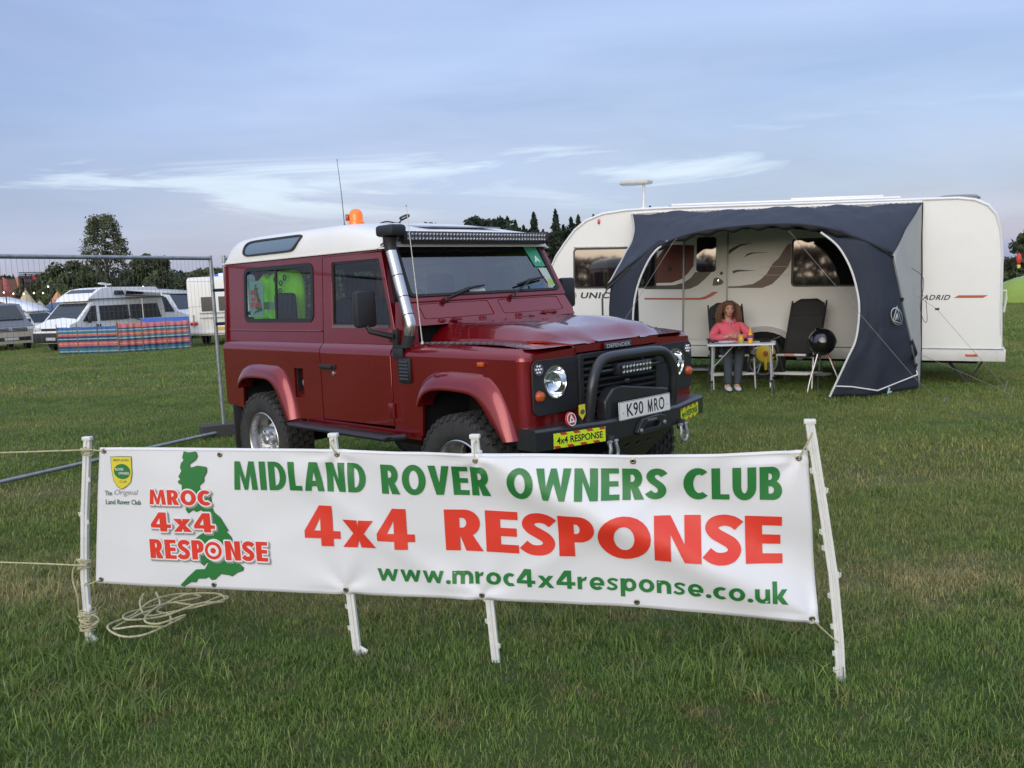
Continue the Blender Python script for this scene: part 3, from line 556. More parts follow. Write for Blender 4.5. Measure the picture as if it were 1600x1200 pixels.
# knots: turns of cord round the left stake
mb=MB(); rr=random.Random(5)
for zc,nn,rad in ((.368,5,.026),(.10,12,.034),(.885,3,.026)):
    pts=[]; c0=bp(-.04 if zc<.3 else (-.03 if zc<.6 else .05),zc,-.01)
    for i in range(nn*8): q=i*2*PI/8; pts.append(c0+BD*math.cos(q)*rad*rr.uniform(.9,1.25)+BN*math.sin(q)*rad*rr.uniform(.8,1.2)+Vector((0,0,(i/(nn*8)-.5)*(.02+nn*.006)+rr.uniform(-.006,.006))))
    mb=MB(); mb.tube(pts,.0036,6); tag(ob('rope_knot',mb,ROPE),{.368:'cord wound round the middle of the left white stake',.10:'thick knot of cord round the foot of the left white stake',.885:'cord wound round the top of the left white stake'}[zc],'rope knot')
mb=MB(); mb.tube(wander([bp(-.06,.36,.02),bp(-.075,.30,.02),bp(-.05,.22,.03),bp(-.06,.15,.02),bp(-.045,.12,.03)]),.0036,6)
tag(ob('rope_end',mb,ROPE),'slack cord hanging down beside the left white stake between its two knots','rope')
mb=MB(); mb.tube(wander([bp(-.01,.11,.02),bp(.02,.14,.03),bp(.04,.11,.02),bp(.01,.09,.03)]),.0036,6); tag(ob('rope_end',mb,ROPE),'short loop of cord sticking out of the knot at the foot of the left stake','rope')
# ties between the eyelets and the stakes
for a0,t0_,a1,z1,l in ((1.235,.965,1.218,.915,'short cord tying the banner top to the second stake'),(1.84,.955,1.832,.905,'short cord tying the banner top to the third stake'),(3.075,.955,3.118,.935,'short cord tying the upper right corner of the banner to its stake'),(3.115,.03,3.206,.145,'short cord tying the lower right corner of the banner to its stake'),(.14,.975,.055,.90,'short cord tying the upper left corner of the banner to its stake'),(.06,.03,-.02,.27,'short cord tying the lower left corner of the banner to its stake')):
    rope('cord_tie',l,[bsurf(a0,t0_,.004),bp(a1,z1,.018),bp(a1+.004,z1+.012,-.02)],.0028,6)
# loose coil on the grass
pts=[]; rr=random.Random(11); c=Vector((-1.80,4.08,.035))
LP=[(-.10,.20),(.02,.05),(-.05,-.05),(-.16,-.12),(-.10,-.22),(.06,-.23),(.20,-.16),(.16,-.02),(.02,.06),(.14,.16),(.38,.18),(.46,.10),(.30,.02),(.10,-.04),(-.08,-.10),(-.18,-.02),(-.06,.10),(.16,.10),(.22,.20),(.06,.22),(-.04,.10),(-.14,.0),(-.17,-.16),(-.02,-.27),(.12,-.25),(.24,-.12),(.32,-.10),(.16,-.18),(.06,-.14),(.02,-.02),(.10,.08),(.28,.10),(.42,.17),(.48,.13),(.34,.04),(.12,.02),(-.04,-.04),(-.12,.06),(-.18,.18)]
for i,(x,y) in enumerate(LP): x=x*.66+.02; pts.append(c+Vector((x+rr.uniform(-.015,.015),y*1.1+rr.uniform(-.02,.02),rr.uniform(0,.035))))
mb=MB(); mb.tube(wander(pts,9),.0048,7); tag(ob('rope_coil',mb,ROPE),'tangled coil of pale cord lying on the grass under the banner','rope')
# ---------------------------------------------------------------- the off-road vehicle. local frame: x forward from the rear axle, y left, z up
V=thing('off_road_vehicle','dark red boxy off-road vehicle with white roof and snorkel parked behind the banner','off-roader',(-1.394,7.540,0),-.7897)
YB=.84; XF=2.93; XR=-.60
def both(fn):
    for s in (-1,1): fn(s)
def sidef(s,y0=None):   # (x,z,h) on the lower side, h = distance inwards
    return lambda a,b,h: (a,s*(YB-h),b)
def upf(s): return lambda a,b,h:(a,s*(.800-(b-1.18)*.062-h),b)
SH=[(0,1.10),(.001,1.118),(.006,1.138),(.016,1.155),(.028,1.168),(.040,1.178)]      # shoulder section: (inset,z)
def shoulder(mb,x0,x1,s,n=2):
    mb.loft([[(x0+(x1-x0)*i/n,s*(YB-d),z) for d,z in SH] for i in range(n+1)])
def archpts(xc,r,flat=0): # inner wheel opening from rear to front
    return None
RA=[(-.30,.585),(-.30,.86),(-.22,.925),(-.08,.945),(.22,.945),(.31,.91),(.38,.80),(.43,.69),(.47,.585)]
FA=[(2.00,.60),(2.02,.84),(2.09,.93),(2.20,.975),(2.50,.975),(2.60,.945),(2.69,.85),(2.75,.75),(2.80,.66)]
# rear tub sides with wheel opening, fuel recess
body=MB(); glist=[]
for s in (-1,1):
    o=[(XR,1.11),(XR,.66),(XR+.03,.64)]+[(RA[0][0]-.02,.63)]+RA[1:-1]+[(.47,.60),(.862,.615),(.862,1.11)]
    holes=[[(.500,.765),(.500,.985),(.625,.985),(.625,.765)]] if s<0 else []
    body.plate(o,holes,sidef(s),0,.02); shoulder(body,XR,.862,s)
    # upper rear side with window opening
    o=[(XR,1.176),(.862,1.176),(.862,1.79),(XR,1.79)]
    body.plate(o,[rrect(-.275,1.335,.735,1.752,.06)],upf(s),0,.018)
    # belt rail moulding
    body.tube([(XR+.03,s*.797,1.262),(.85,s*.797,1.262)],.007,6)
    # A-post / scuttle side, sill
    body.plate([(1.716,1.176),(1.90,1.176),(1.885,1.34),(1.80,1.455),(1.716,1.455)],[],upf(s),.002,.05)
    body.box((1.285,s*.80,.592),(1.36,.05,.05))
# rear end
body.plate([(-.82,.64),(.82,.64),(.82,1.16),(.775,1.79),(-.775,1.79),(-.82,1.16)],[rrect(-.42,1.32,.42,1.74,.05),rrect(-.74,1.36,-.50,1.72,.03),rrect(.50,1.36,.74,1.72,.03)],lambda a,b,h:(XR+h,a,b),.001,.03)
body.loft([[(XR+.03*(1-math.cos(t)),s*(YB-.03*(1-math.sin(t))),z) for t in (0,PI/4,PI/2)] for s in (1,) for z in (.64,1.11)])
for s in (-1,1): body.plate([(XR,1.78),(.862,1.78),(1.62,1.80),(1.62,1.815),(XR,1.815)],[],upf(s),.003,.03)
ob('body_shell',body,RED,V,ang=30)
mb=MB(); mb.plate([(.503,.768),(.503,.982),(.622,.982),(.622,.768)],[],lambda a,b,h:(a,-(YB-h),b),.055,.06)
mb.loft([[(a,-(YB-.021),b),(a,-(YB-.055),b)] for a,b in ((.50,.765),(.50,.985),(.625,.985),(.625,.765),(.50,.765))]); mb.box((.5625,-(YB-.035),.785),(.12,.05,.03),rot=(.5,0,0)); fr=ob('fuel_recess',mb,RED,V)
mb=MB(); mb.lathe([(.0,.0),(.028,.0),(.03,.012),(.024,.022),(0,.024)],14,Matrix.Translation((.585,-.79,.875))@Matrix.Rotation(R(90),4,'X')); ob('filler_cap',mb,GALV,fr)
# wheel-arch flares
def flare(s,outer,inner,name):
    rows=[]
    for (a,b),(c,d) in zip(outer,inner):
        rows.append([(a,s*(YB+.001),b),(a+(c-a)*.12,s*(YB+.020),b+(d-b)*.10),(a+(c-a)*.5,s*(YB+.045),b+(d-b)*.45),(a+(c-a)*.92,s*(YB+.062),b+(d-b)*.92),(c,s*(YB+.060),d-.004),(c+(c-a)*.12,s*(YB+.02),d),(c+(c-a)*.15,s*(YB-.06),d)])
    mb=MB(); mb.loft(rows); ob(name,mb,RED,V,ang=60)
def dens(P,n=4): return [tuple(p) for p in crm(P,n)]
RO=dens([(-.36,.845),(-.325,.90),(-.24,.965),(-.08,.995),(.15,.995),(.29,.985),(.37,.93),(.43,.83),(.48,.72),(.515,.60)])
RI=dens([(-.285,.80),(-.265,.83),(-.20,.875),(-.08,.895),(.14,.895),(.235,.872),(.31,.81),(.36,.73),(.41,.65),(.445,.585)])
FO=dens([(1.965,.82),(2.00,.89),(2.07,.975),(2.20,1.022),(2.42,1.025),(2.60,1.015),(2.70,.96),(2.77,.86),(2.82,.75),(2.86,.65)])
FI=dens([(2.035,.80),(2.055,.84),(2.11,.89),(2.22,.918),(2.42,.918),(2.55,.90),(2.63,.84),(2.69,.765),(2.75,.70),(2.79,.645)])
for s in (-1,1): flare(s,RO,RI,'rear_wheel_arch'); flare(s,FO,FI,'front_wheel_arch')
# wheel wells and underbody
mb=MB()
for s in (-1,1):
    for xa,xb,zt,pts in ((-.34,.50,.97,None),(1.97,2.82,1.0,None)):
        mb.box(((xa+xb)/2,s*.60,zt+.01),(xb-xa+.06,.44,.02)); mb.box(((xa+xb)/2,s*.40,.80),(xb-xa,.02,.42)); mb.box((xa-.005,s*.60,.80),(.02,.44,.42)); 
    mb.box((.505,s*.60,.80),(.02,.44,.42)) ; mb.box((2.86,s*.62,.84),(.02,.38,.30))
    mb.box((1.1,s*.40,.52),(3.5,.08,.10))
mb.box((1.1,0,.62),(3.4,1.45,.06)); mb.box((1.2,0,.47),(.7,.5,.2)); mb.box((2.36,0,.40),(.16,1.2,.14)); mb.box((0,0,.40),(.16,1.2,.14))
ob('underbody',mb,DARK,V,ang=30)
mb=MB()
for x in (0,2.36): mb.tube([(x,-.62,.385),(x,.62,.385)],.05,10); mb.lathe([(.0,-.11),(.10,-.08),(.14,0),(.10,.08),(0,.11)],14,Matrix.Translation((x,.15,.385)))
ob('axles',mb,BLACKM,V,kind='stuff')
# doors
for s in (-1,1):
    d=MB(); d.plate([(.870,1.11),(.870,.625),(1.706,.640),(1.706,1.11)],[],sidef(s),-.001,.03); shoulder(d,.870,1.706,s)
    d.plate([(.870,1.176),(1.706,1.176),(1.706,1.30),(1.572,1.792),(.870,1.792)],[[(.985,1.303),(1.662,1.303),(1.668,1.318),(1.548,1.735),(1.535,1.748),(1.0,1.748),(.985,1.735)]],upf(s),-.002,.035)
    dr=ob('door',d,RED,V,ang=30,bev=.003)
    g=MB(); wn=[(.992,1.308),(1.657,1.308),(1.662,1.318),(1.542,1.733),(1.533,1.742),(1.003,1.742),(.992,1.733)]; g.plate(wn,[],upf(s),.012,.016)
    ob('window_glass',g,GLASS,dr)
    g=MB(); g.plate([(.983,1.300),(1.666,1.300),(1.671,1.318),(1.551,1.738),(1.537,1.751),(.998,1.751),(.983,1.738)],[[(a+(1.3-a)*.022,b+(1.52-b)*.04) for a,b in wn]],upf(s),.004,.018); ob('window_seal',g,BLACK,dr)
    g=MB(); g.box((1.32,s*.796,1.296),(.66,.01,.022)); ob('window_ledge',g,mat('pewter_trim',(.20,.15,.16),.4,.3),dr)
    h=MB(); h.box((.965,s*(YB+.006),1.010),(.19,.012,.036),bev=.005); h.box((.965,s*(YB+.028),1.012),(.155,.012,.024),bev=.005); h.box((.895,s*(YB+.018),1.012),(.016,.028,.024),bev=.003); h.box((1.035,s*(YB+.018),1.012),(.016,.028,.024),bev=.003); ob('handle',h,BLACK,dr)
    h=MB(); h.lathe([(0,0),(.017,0),(.017,.006),(0,.008)],14,Matrix.Translation((1.035,s*(YB+.002),.962))@Matrix.Rotation(R(90)*(1 if s<0 else -1),4,'X')); ob('door_lock',h,CHROME,dr)
    for z in (.745,1.235):
        h=MB(); yy=YB if z<1 else .800; h.box((1.695,s*(yy+.006),z),(.055,.014,.095 if z<1 else .085),bev=.004); h.tube([(1.722,s*(yy+.008),z-.05),(1.722,s*(yy+.008),z+.05)],.009,8); ob('hinge',h,RED,dr)
    # mirror on its arm
    mc=Vector((1.655,s*.985,1.42) if s<0 else (1.64,s*1.0,1.455)); h=MB(); h.box(mc,(.065,.155,.235),bev=.022); mr_=ob('door_mirror',h,BLACK,dr)
    h=MB(); h.box(mc+Vector((-.034,0,0)),(.004,.13,.20),bev=.0015); ob('mirror_glass',h,CHROME,mr_)
    h=MB(); h.tube([mc+Vector((.01,0,-.10)),mc+Vector((.03,-s*.01,-.145)),(1.74,s*.84,1.235)],[.016,.016,.022],8); h.box((1.745,s*.812,1.215),(.05,.03,.12),bev=.006); ob('mirror_arm',h,BLACK,mr_)
# front wings
for s in (-1,1):
    w_=MB()
    o=[(1.716,1.11),(1.716,.615),(1.93,.615),(2.00,.60)]+FA[1:-1]+[(2.80,.655),(2.862,.672),(2.862,1.11)]
    w_.plate(o,[],sidef(s),0,.02)
    path=[(1.716,YB,(0,-1)),(2.30,YB,(0,-1)),(2.862,YB,(0,-1))]
    for q in range(1,7): a=R(15*q); path.append((2.862+.068*math.sin(a),.762+.078*math.cos(a),(-math.sin(a),-math.cos(a))))
    path+=[(XF,.60,(-1,0)),(XF,.42,(-1,0))]
    def topz(x): return 1.178+.010*ss((x-1.7)/.8)-.026*ss((x-2.60)/.36)**1.6
    rows=[]
    for x,y,(nx,ny) in path:
        rows.append([(x+nx*d*1.6,s*(y+ny*d*1.6),z if z<1.12 else 1.11+(z-1.11)*(topz(x)-1.11)/.068) for d,z in SH])
    w_.loft(rows)
    # vertical corner and front return
    w_.loft([[(x,s*y,z) for z in (.675,.9,1.102)] for x,y,n_ in path[2:9]])
    # top
    w_.loft([[(x,s*.778,topz(x)) for x in (1.716,1.9,2.3,2.6,2.72,2.8,2.86,2.885)],[(x,s*.70,topz(x)+.004) for x in (1.716,1.9,2.3,2.6,2.72,2.8,2.87,2.93)],[(x,s*.40,topz(x)+.006) for x in (1.716,1.9,2.3,2.6,2.72,2.8,2.88,2.935)]])
    # front face around the lamp panel
    w_.plate([(.40,.675),(.775,.675),(.775,1.135),(.40,1.150)],[rrect(.43,.80,.768,1.095,.03)],lambda a,b,h:(XF-h,s*a,b),0,.015)
    fw_=ob('front_wing',w_,RED,V,ang=34)
    g=MB(); g.box((1.862,s*(YB+.008),1.018),(.125,.016,.165),bev=.014); vt=ob('side_vent',g,BLACK,fw_)
    for k in range(6): g=MB(); g.box((1.862,s*(YB+.018),.962+k*.022),(.092,.008,.010),rot=(s*.5,0,0)); ob('louvre',g,BLACKM,vt)
    g=MB(); g.box((2.585,s*(YB+.010),1.080),(.048,.022,.026),bev=.005); ob('side_repeater',g,ORANGE,fw_)
    # chequer plate
    g=MB(); XS=[1.86,2.0,2.3,2.5,2.6,2.7,2.76,2.80,2.84,2.88]; yi=lambda x:.625-.07*ss((x-2.74)/.15); yo=lambda x:.772-.17*ss((x-2.68)/.22); g.loft([[(x,s*yi(x),topz(x)+z),(x,s*(yi(x)*.5+yo(x)*.5),topz(x)+z),(x,s*yo(x),topz(x)+z)] for z in (.001,) for x in XS]); cp=ob('chequer_plate',g,BLACKM,fw_)
    g=MB()
    for i in range(30):
        for j in range(4):
            x=1.90+i*.03; y=.645+j*.034
            if y>yo(x)-.02 or y<yi(x)+.01: continue
            g.box((x,s*y,topz(x)+.007),(.022,.006,.003),rot=(0,0,R(45) if (i+j)%2 else R(-45)))
    ob('tread_pattern',g,mat('worn_alloy_edge',(.09,.10,.13),.35,.7),cp,kind='stuff')
    # lamp panel
    g=MB(); P_=rrect(.405,.785,.792,1.103,.045); g.plate(P_,[ring(.600,.966,.092,24)],lambda a,b,h:(XF+h,s*a,b),.003,.014); lp=ob('lamp_panel',g,BLACK,V,bev=.003)
    M=Matrix.Translation((XF-.01,s*.600,.966))@Matrix.Rotation(R(90),4,'Y')
    g=MB(); g.lathe([(.084,.020),(.088,.030),(.096,.030),(.099,.022),(.099,.01)],28,M,caps=False); hl=ob('headlight',g,CHROME,lp)
    g=MB(); g.lathe([(.012,-.045),(.03,-.044),(.06,-.03),(.080,-.006),(.086,.022)],28,M,caps=False); ob('reflector',g,CHROME,hl)
    g=MB(); g.lathe([(.0,-.045),(.011,-.043),(.011,.0),(0,.004)],12,M); ob('bulb',g,CHROME,hl)
    g=MB(); g.lathe([(0,.041),(.03,.040),(.06,.036),(.086,.026)],28,M,caps=False); ob('lens',g,LENS,hl)
    for z,mt,nm in ((1.052,None,'side_light'),(.898,ORANGE,'indicator')):
        M2=Matrix.Translation((XF+.010,s*.742,z))@Matrix.Scale(.9 if mt else 1,4)@Matrix.Rotation(R(90),4,'Y')
        if mt is None:
            g=MB(); g.lathe([(0,.004),(.033,.004),(.036,.010),(.037,.0)],20,M2,caps=False); dl=ob(nm,g,mat('lamp_dark',(.10,.10,.11),.3),lp)
            for q in range(7):
                a=q*PI/3; rr_=0 if q==6 else .021; g=MB(); g.lathe([(0,.014),(.006,.012),(.009,.006),(.009,.004)],10,Matrix.Translation((XF+.010,s*.742+rr_*math.cos(a),z+rr_*math.sin(a)))@Matrix.Rotation(R(90),4,'Y'),caps=False); ob('led',g,mat('led_clear',(.85,.85,.88),.15,.6),dl)
        else: g=MB(); g.lathe([(.037,0),(.036,.012),(.028,.030),(.012,.038),(0,.039)],20,M2,caps=False); ob(nm,g,mt,lp)
# valance below the lamps, between them, and the strip over the grille
mb=MB(); mb.box((XF-.012,0,.690),(.02,1.50,.045)); mb.box((XF-.010,0,1.140),(.02,.84,.05)); mb.box((XF-.016,.41,.9),(.02,.03,.42)); mb.box((XF-.016,-.41,.9),(.02,.03,.42)); ob('front_panel',mb,RED,V,bev=.004)
# grille with separate slats
g=MB(); g.plate(rrect(-.402,.705,.402,1.108,.02),[rrect(-.365,.725,.365,1.080,.012)],lambda a,b,h:(XF+h,a,b),-.01,.028); gr=ob('grille',g,BLACK,V,bev=.004)
g=MB(); g.box((XF-.03,0,.90),(.01,.78,.38)); ob('grille_backing',g,DARK,gr)
sl_=MB(); sl_.box((0,0,0),(.030,.73,.017),rot=(0,.45,0),bev=.003); slm=mkmesh('slat',sl_,BLACK)
for k in range(9): o=ob('slat',slm,None,gr); o.location=(XF+.010,0,.748+k*.038)
g=MB(); g.lathe([(0,.0),(.026,.0),(.026,.012),(0,.016)],18,Matrix.Translation((XF+.022,.045,.905))@Matrix.Scale(.6,4,(0,0,1))@Matrix.Rotation(R(90),4,'Y')); ob('oval_badge',g,mat('badge_dark',(.03,.05,.035),.3),gr)
# bonnet
def bz(x): return 1.308-.012*ss((x-1.8)/.7)-.05*ss((x-2.45)/.38)-.085*ss((x-2.74)/.22)
def outy(x): return .612 if x<2.76 else .612-(x-2.76)/.175*.185
b_=MB(); rows=[]
for x in [1.86,1.95,2.1,2.25,2.4,2.5,2.6,2.68,2.74,2.78,2.82,2.86,2.89,2.915,2.935]:
    zt=bz(x); oy=outy(x); zb=1.200 if x<2.80 else 1.200-(x-2.80)/.135*.030; k=max(0.0,zt-zb)
    prof=[(oy,zb-.012),(oy,zb),(oy-.008,zb+.10*k),(oy-.07,zb+.62*k),(oy-.105,zb+.88*k),(oy-.14,zt-.02*k),(oy-.20,zt+.002),(.22,zt+.012),(.185,zt+.006),(0,zt+.006)]
    rows.append([(x,y,z) for y,z in prof]+[(x,-y,z) for y,z in prof[::-1][1:]])
b_.loft(rows); b_.loft([[p for p in rows[-1]],[(2.925,p[1],1.150) for p in rows[-1]]])
bn=ob('bonnet',b_,RED,V,ang=50)
mb=MB(); mb.box((XF+.018,-.02,1.137),(.012,.262,.040),bev=.003); bd=ob('name_badge',mb,mat('badge_blue_black',(.02,.03,.045),.35),V)
ob('lettering',textmb('DEFENDER',.235,.024,lambda a,b,h:(XF+.0255,-.1375+a,1.125+b),bold=.015),mat('silver_print',(.55,.56,.58),.4,.3),bd)
mb=MB(); mb.box((2.07,-.22,1.322),(.30,.035,.014),bev=.005); mb.box((2.07,.22,1.322),(.30,.035,.014),bev=.005)
ob('washer_jet',MB().box((2.2,.0,1.318),(.03,.03,.012),bev=.004),BLACK,bn)
# scuttle panel with two vent flaps
sc_=MB(); 
def scf(a,b,h): # a across, b 0..1 up the scuttle
    return (1.905-.105*b+h,a,1.315+.150*b)
sc_.plate([(-.775,-.12),(.775,-.12),(.765,1),(-.765,1)],[rrect(-.68,.14,-.045,.80,.05),rrect(.045,.14,.68,.80,.05)],scf,-.03,0)
ob('scuttle_panel',sc_,RED,V,bev=.002)
for s in (-1,1):
    mb=MB(); a0,a1=(-.672,-.053) if s<0 else (.053,.672); mb.plate(rrect(a0,.155,a1,.785,.045),[],scf,-.014,-.003); vf=ob('vent_flap',mb,RED,V,bev=.002)
    mb=MB(); mb.plate(rrect(a0-.01,.13,a1+.01,.81,.05),[],scf,-.022,-.018); ob('vent_seal',mb,BLACK,vf)
    for q in (.2,.8): mb=MB(); c=scf(a0+(a1-a0)*q,.05,.006); mb.box(c,(.02,.05,.022),bev=.003); ob('vent_hinge',mb,RED,vf)
    mb=MB(); mb.box((1.93,s*.44,1.325),(.05,.06,.02),bev=.004); ob('bonnet_hinge',mb,RED,V)
# windscreen frame
def wsf(a,b,h): return (1.815-.205*b+h*.9,a*(1-.05*b),1.462+.405*b+h*.45)
mb=MB(); mb.plate([(-.785,-.03),(.785,-.03),(.785,1.06),(-.785,1.06)],[rrect(-.725,.055,.725,.955,.05)],wsf,-.04,0); wf=ob('windscreen_frame',mb,RED,V,bev=.004)
mb=MB(); mb.plate(rrect(-.735,.045,.735,.965,.05),[rrect(-.708,.085,.708,.93,.045)],wsf,.001,.009); ob('windscreen_seal',mb,RUB,wf)
mb=MB(); mb.plate(rrect(-.730,.05,.730,.96,.05),[],wsf,-.012,-.007); ob('windscreen_glass',mb,SCREEN,wf)
STK=mat('green_sticker',(.03,.30,.16),.4); STG=mat('pale_sticker',(.42,.50,.44),.5); STB=mat('blue_sticker',(.06,.12,.22),.4)
ws=MB(); ws.plate([(.545,.90),(.690,.90),(.700,.50),(.585,.50)],[],wsf,.0,.001); k_=ob('screen_sticker',ws,STK,wf,label='green pass with a white letter A')
ob('lettering',textmb('A',.062,.12,lambda a,b,h:wsf(.605+a,.58+b,.003),bold=.03),WHI,k_)
ws=MB(); ws.plate([(.612,.47),(.700,.47),(.708,.13),(.66,.10),(.625,.30)],[],wsf,.0,.001); ob('screen_sticker',ws,STG,wf,label='pale paper permit in the corner')
ws=MB(); ws.plate(ring(.676,.20,.028,14),[],lambda a,b,h:wsf(a,(b-.2)*2.4+.2,h),.0015,.0025); ob('screen_sticker',ws,mat('lime_sticker',(.30,.45,.10),.5),wf,label='small round lime disc')
ws=MB(); ws.plate([(.42,.16),(.58,.16),(.585,.075),(.42,.075)],[],wsf,.0,.001); ob('screen_sticker',ws,STB,wf,label='small dark blue strip')
g=MB(); g.plate([(-.705,.80),(.705,.80),(.705,.94),(-.705,.94)],[],wsf,-.016,-.014); ob('sun_strip',g,mat('tint_band',(.008,.008,.010),.5),wf)
ws=MB(); ws.plate([(-.19,.14),(-.04,.14),(-.04,.085),(-.19,.085)],[],wsf,.0,.001); ob('screen_sticker',ws,STG,wf,label='pale strip low in the middle')
for s,yb,ye,tz in ((-1,-.42,-.05,.12),(1,.22,.60,.22)):
    mb=MB(); p0=Vector(wsf(yb-.02,-.02,.02)); pm=Vector(wsf((yb+ye)/2+.02,tz,.03)); mb.tube([p0,pm],.006,6); mb.tube([p0+Vector((0,0,-.01)),p0+Vector((.0,0,.012))],.016,10); wp=ob('wiper_arm',mb,BLACKM,V)
    mb=MB(); mb.tube([Vector(wsf(yb+.06,tz-.06,.020)),pm+Vector((-.005,0,0)),Vector(wsf(ye,tz+.055,.020))],[.006,.012,.007],6); ob('wiper_blade',mb,BLACK,wp)
# roof
rf=MB(); prof=[(.768,0),(.772,.012),(.764,.05),(.750,.105),(.726,.155),(.690,.185),(.62,.203),(.45,.214),(.2,.221),(0,.223)]
def rtop(x): return 1.0-.0*x-.10*ss((x-.95)/.35)-.33*ss((x-1.1)/.55)
rows=[]
for x,kz,ky in [(-.615,.02,.985),(-.612,.25,.985),(-.595,.52,.98),(-.56,.75,.985),(-.50,.90,.99),(-.40,.975,.998),(-.2,1,1),(.2,1,1),(.6,1,1),(.85,1,1),(.95,1,1),(1.1,1,1),(1.3,1,1),(1.45,1,1),(1.58,.97,1),(1.64,.82,.995),(1.665,.45,.99),(1.67,.02,.99)]:
    t=kz*rtop(x); pr=[(x,y*ky,1.815+z*t) for y,z in prof]; rows.append(pr+[(a,-b,c) for a,b,c in pr[::-1][1:]])
rf.loft(rows); ROOFM=mat('roof_white',(.80,.785,.74),.35,var=.03,vs=2,coat=.4); ro=ob('roof',rf,ROOFM,V,ang=70)
g=MB()
for s in (-1,1): g.plate([(-.615,0),(1.66,0),(1.66,.010),(-.615,.010)],[],lambda a,b,h:(a,s*(.764+h),1.808+b),0,.022)
g.box((-.612,0,1.813),(.03,1.53,.010)); ob('gutter',g,ROOFM,ro)
# alpine windows in the roof curve
def alf(s):
    def f(a,b,h): # b 0..1 up the curve
        y=.7655-.046*max(b,0)**1.5; z=1.851+.125*b; return (a,s*(y+h),z+h*.3)
    return f
for s in (-1,1):
    O=[(-.28,.45),(-.275,.68),(-.25,.86),(-.19,.97),(-.05,1.0),(.2,1.0),(.45,1.0),(.545,.985),(.575,.90),(.565,.72),(.53,.38),(.50,.14),(.45,.02),(.3,.0),(0,.0),(-.17,.0),(-.24,.06),(-.272,.22)]; O=[tuple(p) for p in crm(O+[O[0]],3)][:-1]
    cx_,cy_=.14,.5; I=[(cx_+(a-cx_)*.955,cy_+(b-cy_)*.80) for a,b in O]
    g=MB(); g.plate(O,[I],alf(s),.0,.014); aw=ob('roof_window',g,BLACK,ro)
    g=MB(); g.plate([(cx_+(a-cx_)*.965,cy_+(b-cy_)*.83) for a,b in O],[],alf(s),.004,.006); ob('roof_window_glass',g,mat('blue_grey_glass',(.10,.15,.18),.06,.0,coat=1),aw)
# roof tray, cable, beacon, aerial
g=MB(); g.box((0,0,0),(.62,.70,.010),bev=.003); rb=ob('roof_panel',g,mat('solar_panel_sky_sheen',(.22,.25,.32),.15,coat=.8),ro); rb.rotation_euler=(0,R(5.6),0); rb.location=(1.22,.05,1.996)  # solar panel: pale grey-blue base colour stands in for sky reflected at grazing angle
g=MB(); g.tube(wander([(.86,-.28,2.02),(.98,-.26,2.045),(1.05,-.20,2.03),(1.12,-.22,2.055)]),.006,6); ob('cable',g,BLACK,ro)
g=MB(); g.tube(wander([(1.10,-.20,2.050),(1.13,-.16,2.075),(1.16,-.20,2.08),(1.13,-.24,2.06),(1.10,-.20,2.05)]),.008,6); ob('cable_coil',g,BLACK,ro)
BC=(.66,-.30,2.026); bx=Matrix.Translation(BC)
ORG=bpy.data.materials.new('beacon_orange'); ORG.use_nodes=True; bb=ORG.node_tree.nodes['Principled BSDF']; bb.inputs['Base Color'].default_value=(.95,.22,.01,1); bb.inputs['Roughness'].default_value=.12; bb.inputs['Transmission Weight'].default_value=.25; bb.inputs['Emission Color'].default_value=(1,.22,.01,1); bb.inputs['Emission Strength'].default_value=.22; bb.inputs['Coat Weight'].default_value=.5
g=MB(); g.lathe([(.0,-.02),(.075,-.02),(.077,.0),(.073,.008)],20,bx); bc=ob('beacon',g,BLACK,ro)
g=MB(); g.lathe([(.062,.006),(.062,.042),(.057,.046),(.053,.050),(.053,.095),(.047,.118),(.031,.136),(.012,.143),(0,.144)],24,bx,caps=False); ob('beacon_dome',g,ORG,bc)
for q in range(2):
    g=MB(); g.box(Vector(BC)+Vector((.045*math.cos(2.4+q*.9)-.01,.052*math.sin(-1.9+q*.9),.078)),(.02,.03,.05),rot=(0,0,.6),bev=.003); ob('beacon_reflector',g,mat('amber_dark',(.35,.05,.01),.2),bc)
g=MB(); g.lathe([(.014,0),(.012,.03),(.006,.045),(.0,.046)],10,Matrix.Translation((.50,-.30,2.022))); g.tube([(.50,-.30,2.05),(.485,-.30,2.3),(.455,-.30,2.56)],[.0038,.003,.002],6); g.lathe([(0,-.008),(.005,0),(0,.008)],8,Matrix.Translation((.455,-.30,2.562))); ob('roof_aerial',g,BLACKM,ro)
g=MB(); g.tube([(1.985,-.79,1.19),(1.955,-.79,1.5),(1.90,-.79,2.06)],[.0042,.0035,.0022],6); g.lathe([(.012,0),(.010,.012),(.005,.02),(0,.021)],10,Matrix.Translation((1.985,-.79,1.186))); g.lathe([(0,-.008),(.006,0),(0,.008)],8,Matrix.Translation((1.90,-.79,2.06))); ob('wing_aerial',g,mat('aerial_metal',(.45,.42,.38),.4,.6),V)
# LED light bar over the screen
g=MB(); g.box((1.70,0,1.876),(.05,1.36,.084),bev=.008)
for s in (-1,1): g.box((1.71,s*.69,1.888),(.07,.02,.075),bev=.004); g.tube([(1.70,s*.70,1.89),(1.66,s*.74,1.88),(1.58,s*.765,1.83)],.010,6)
lb=ob('light_bar',g,BLACKM,V)
led=MB(); led.lathe([(0,.000),(.007,.003),(.0145,.010),(.0148,.012)],10,Matrix.Rotation(R(90),4,'Y'),caps=False); lm=mkmesh('led',led,mat('led_cup',(.36,.36,.37),.25,.9))
for i in range(44):
    for j in range(2): o=ob('led',lm,None,lb); o.location=(1.7255,-.655+i*.0305,1.872+j*.030)
g=MB(); g.box((1.742,0,1.887),(.003,1.35,.058)); ob('lens_cover',g,LENS,lb)
for k in range(22): pass
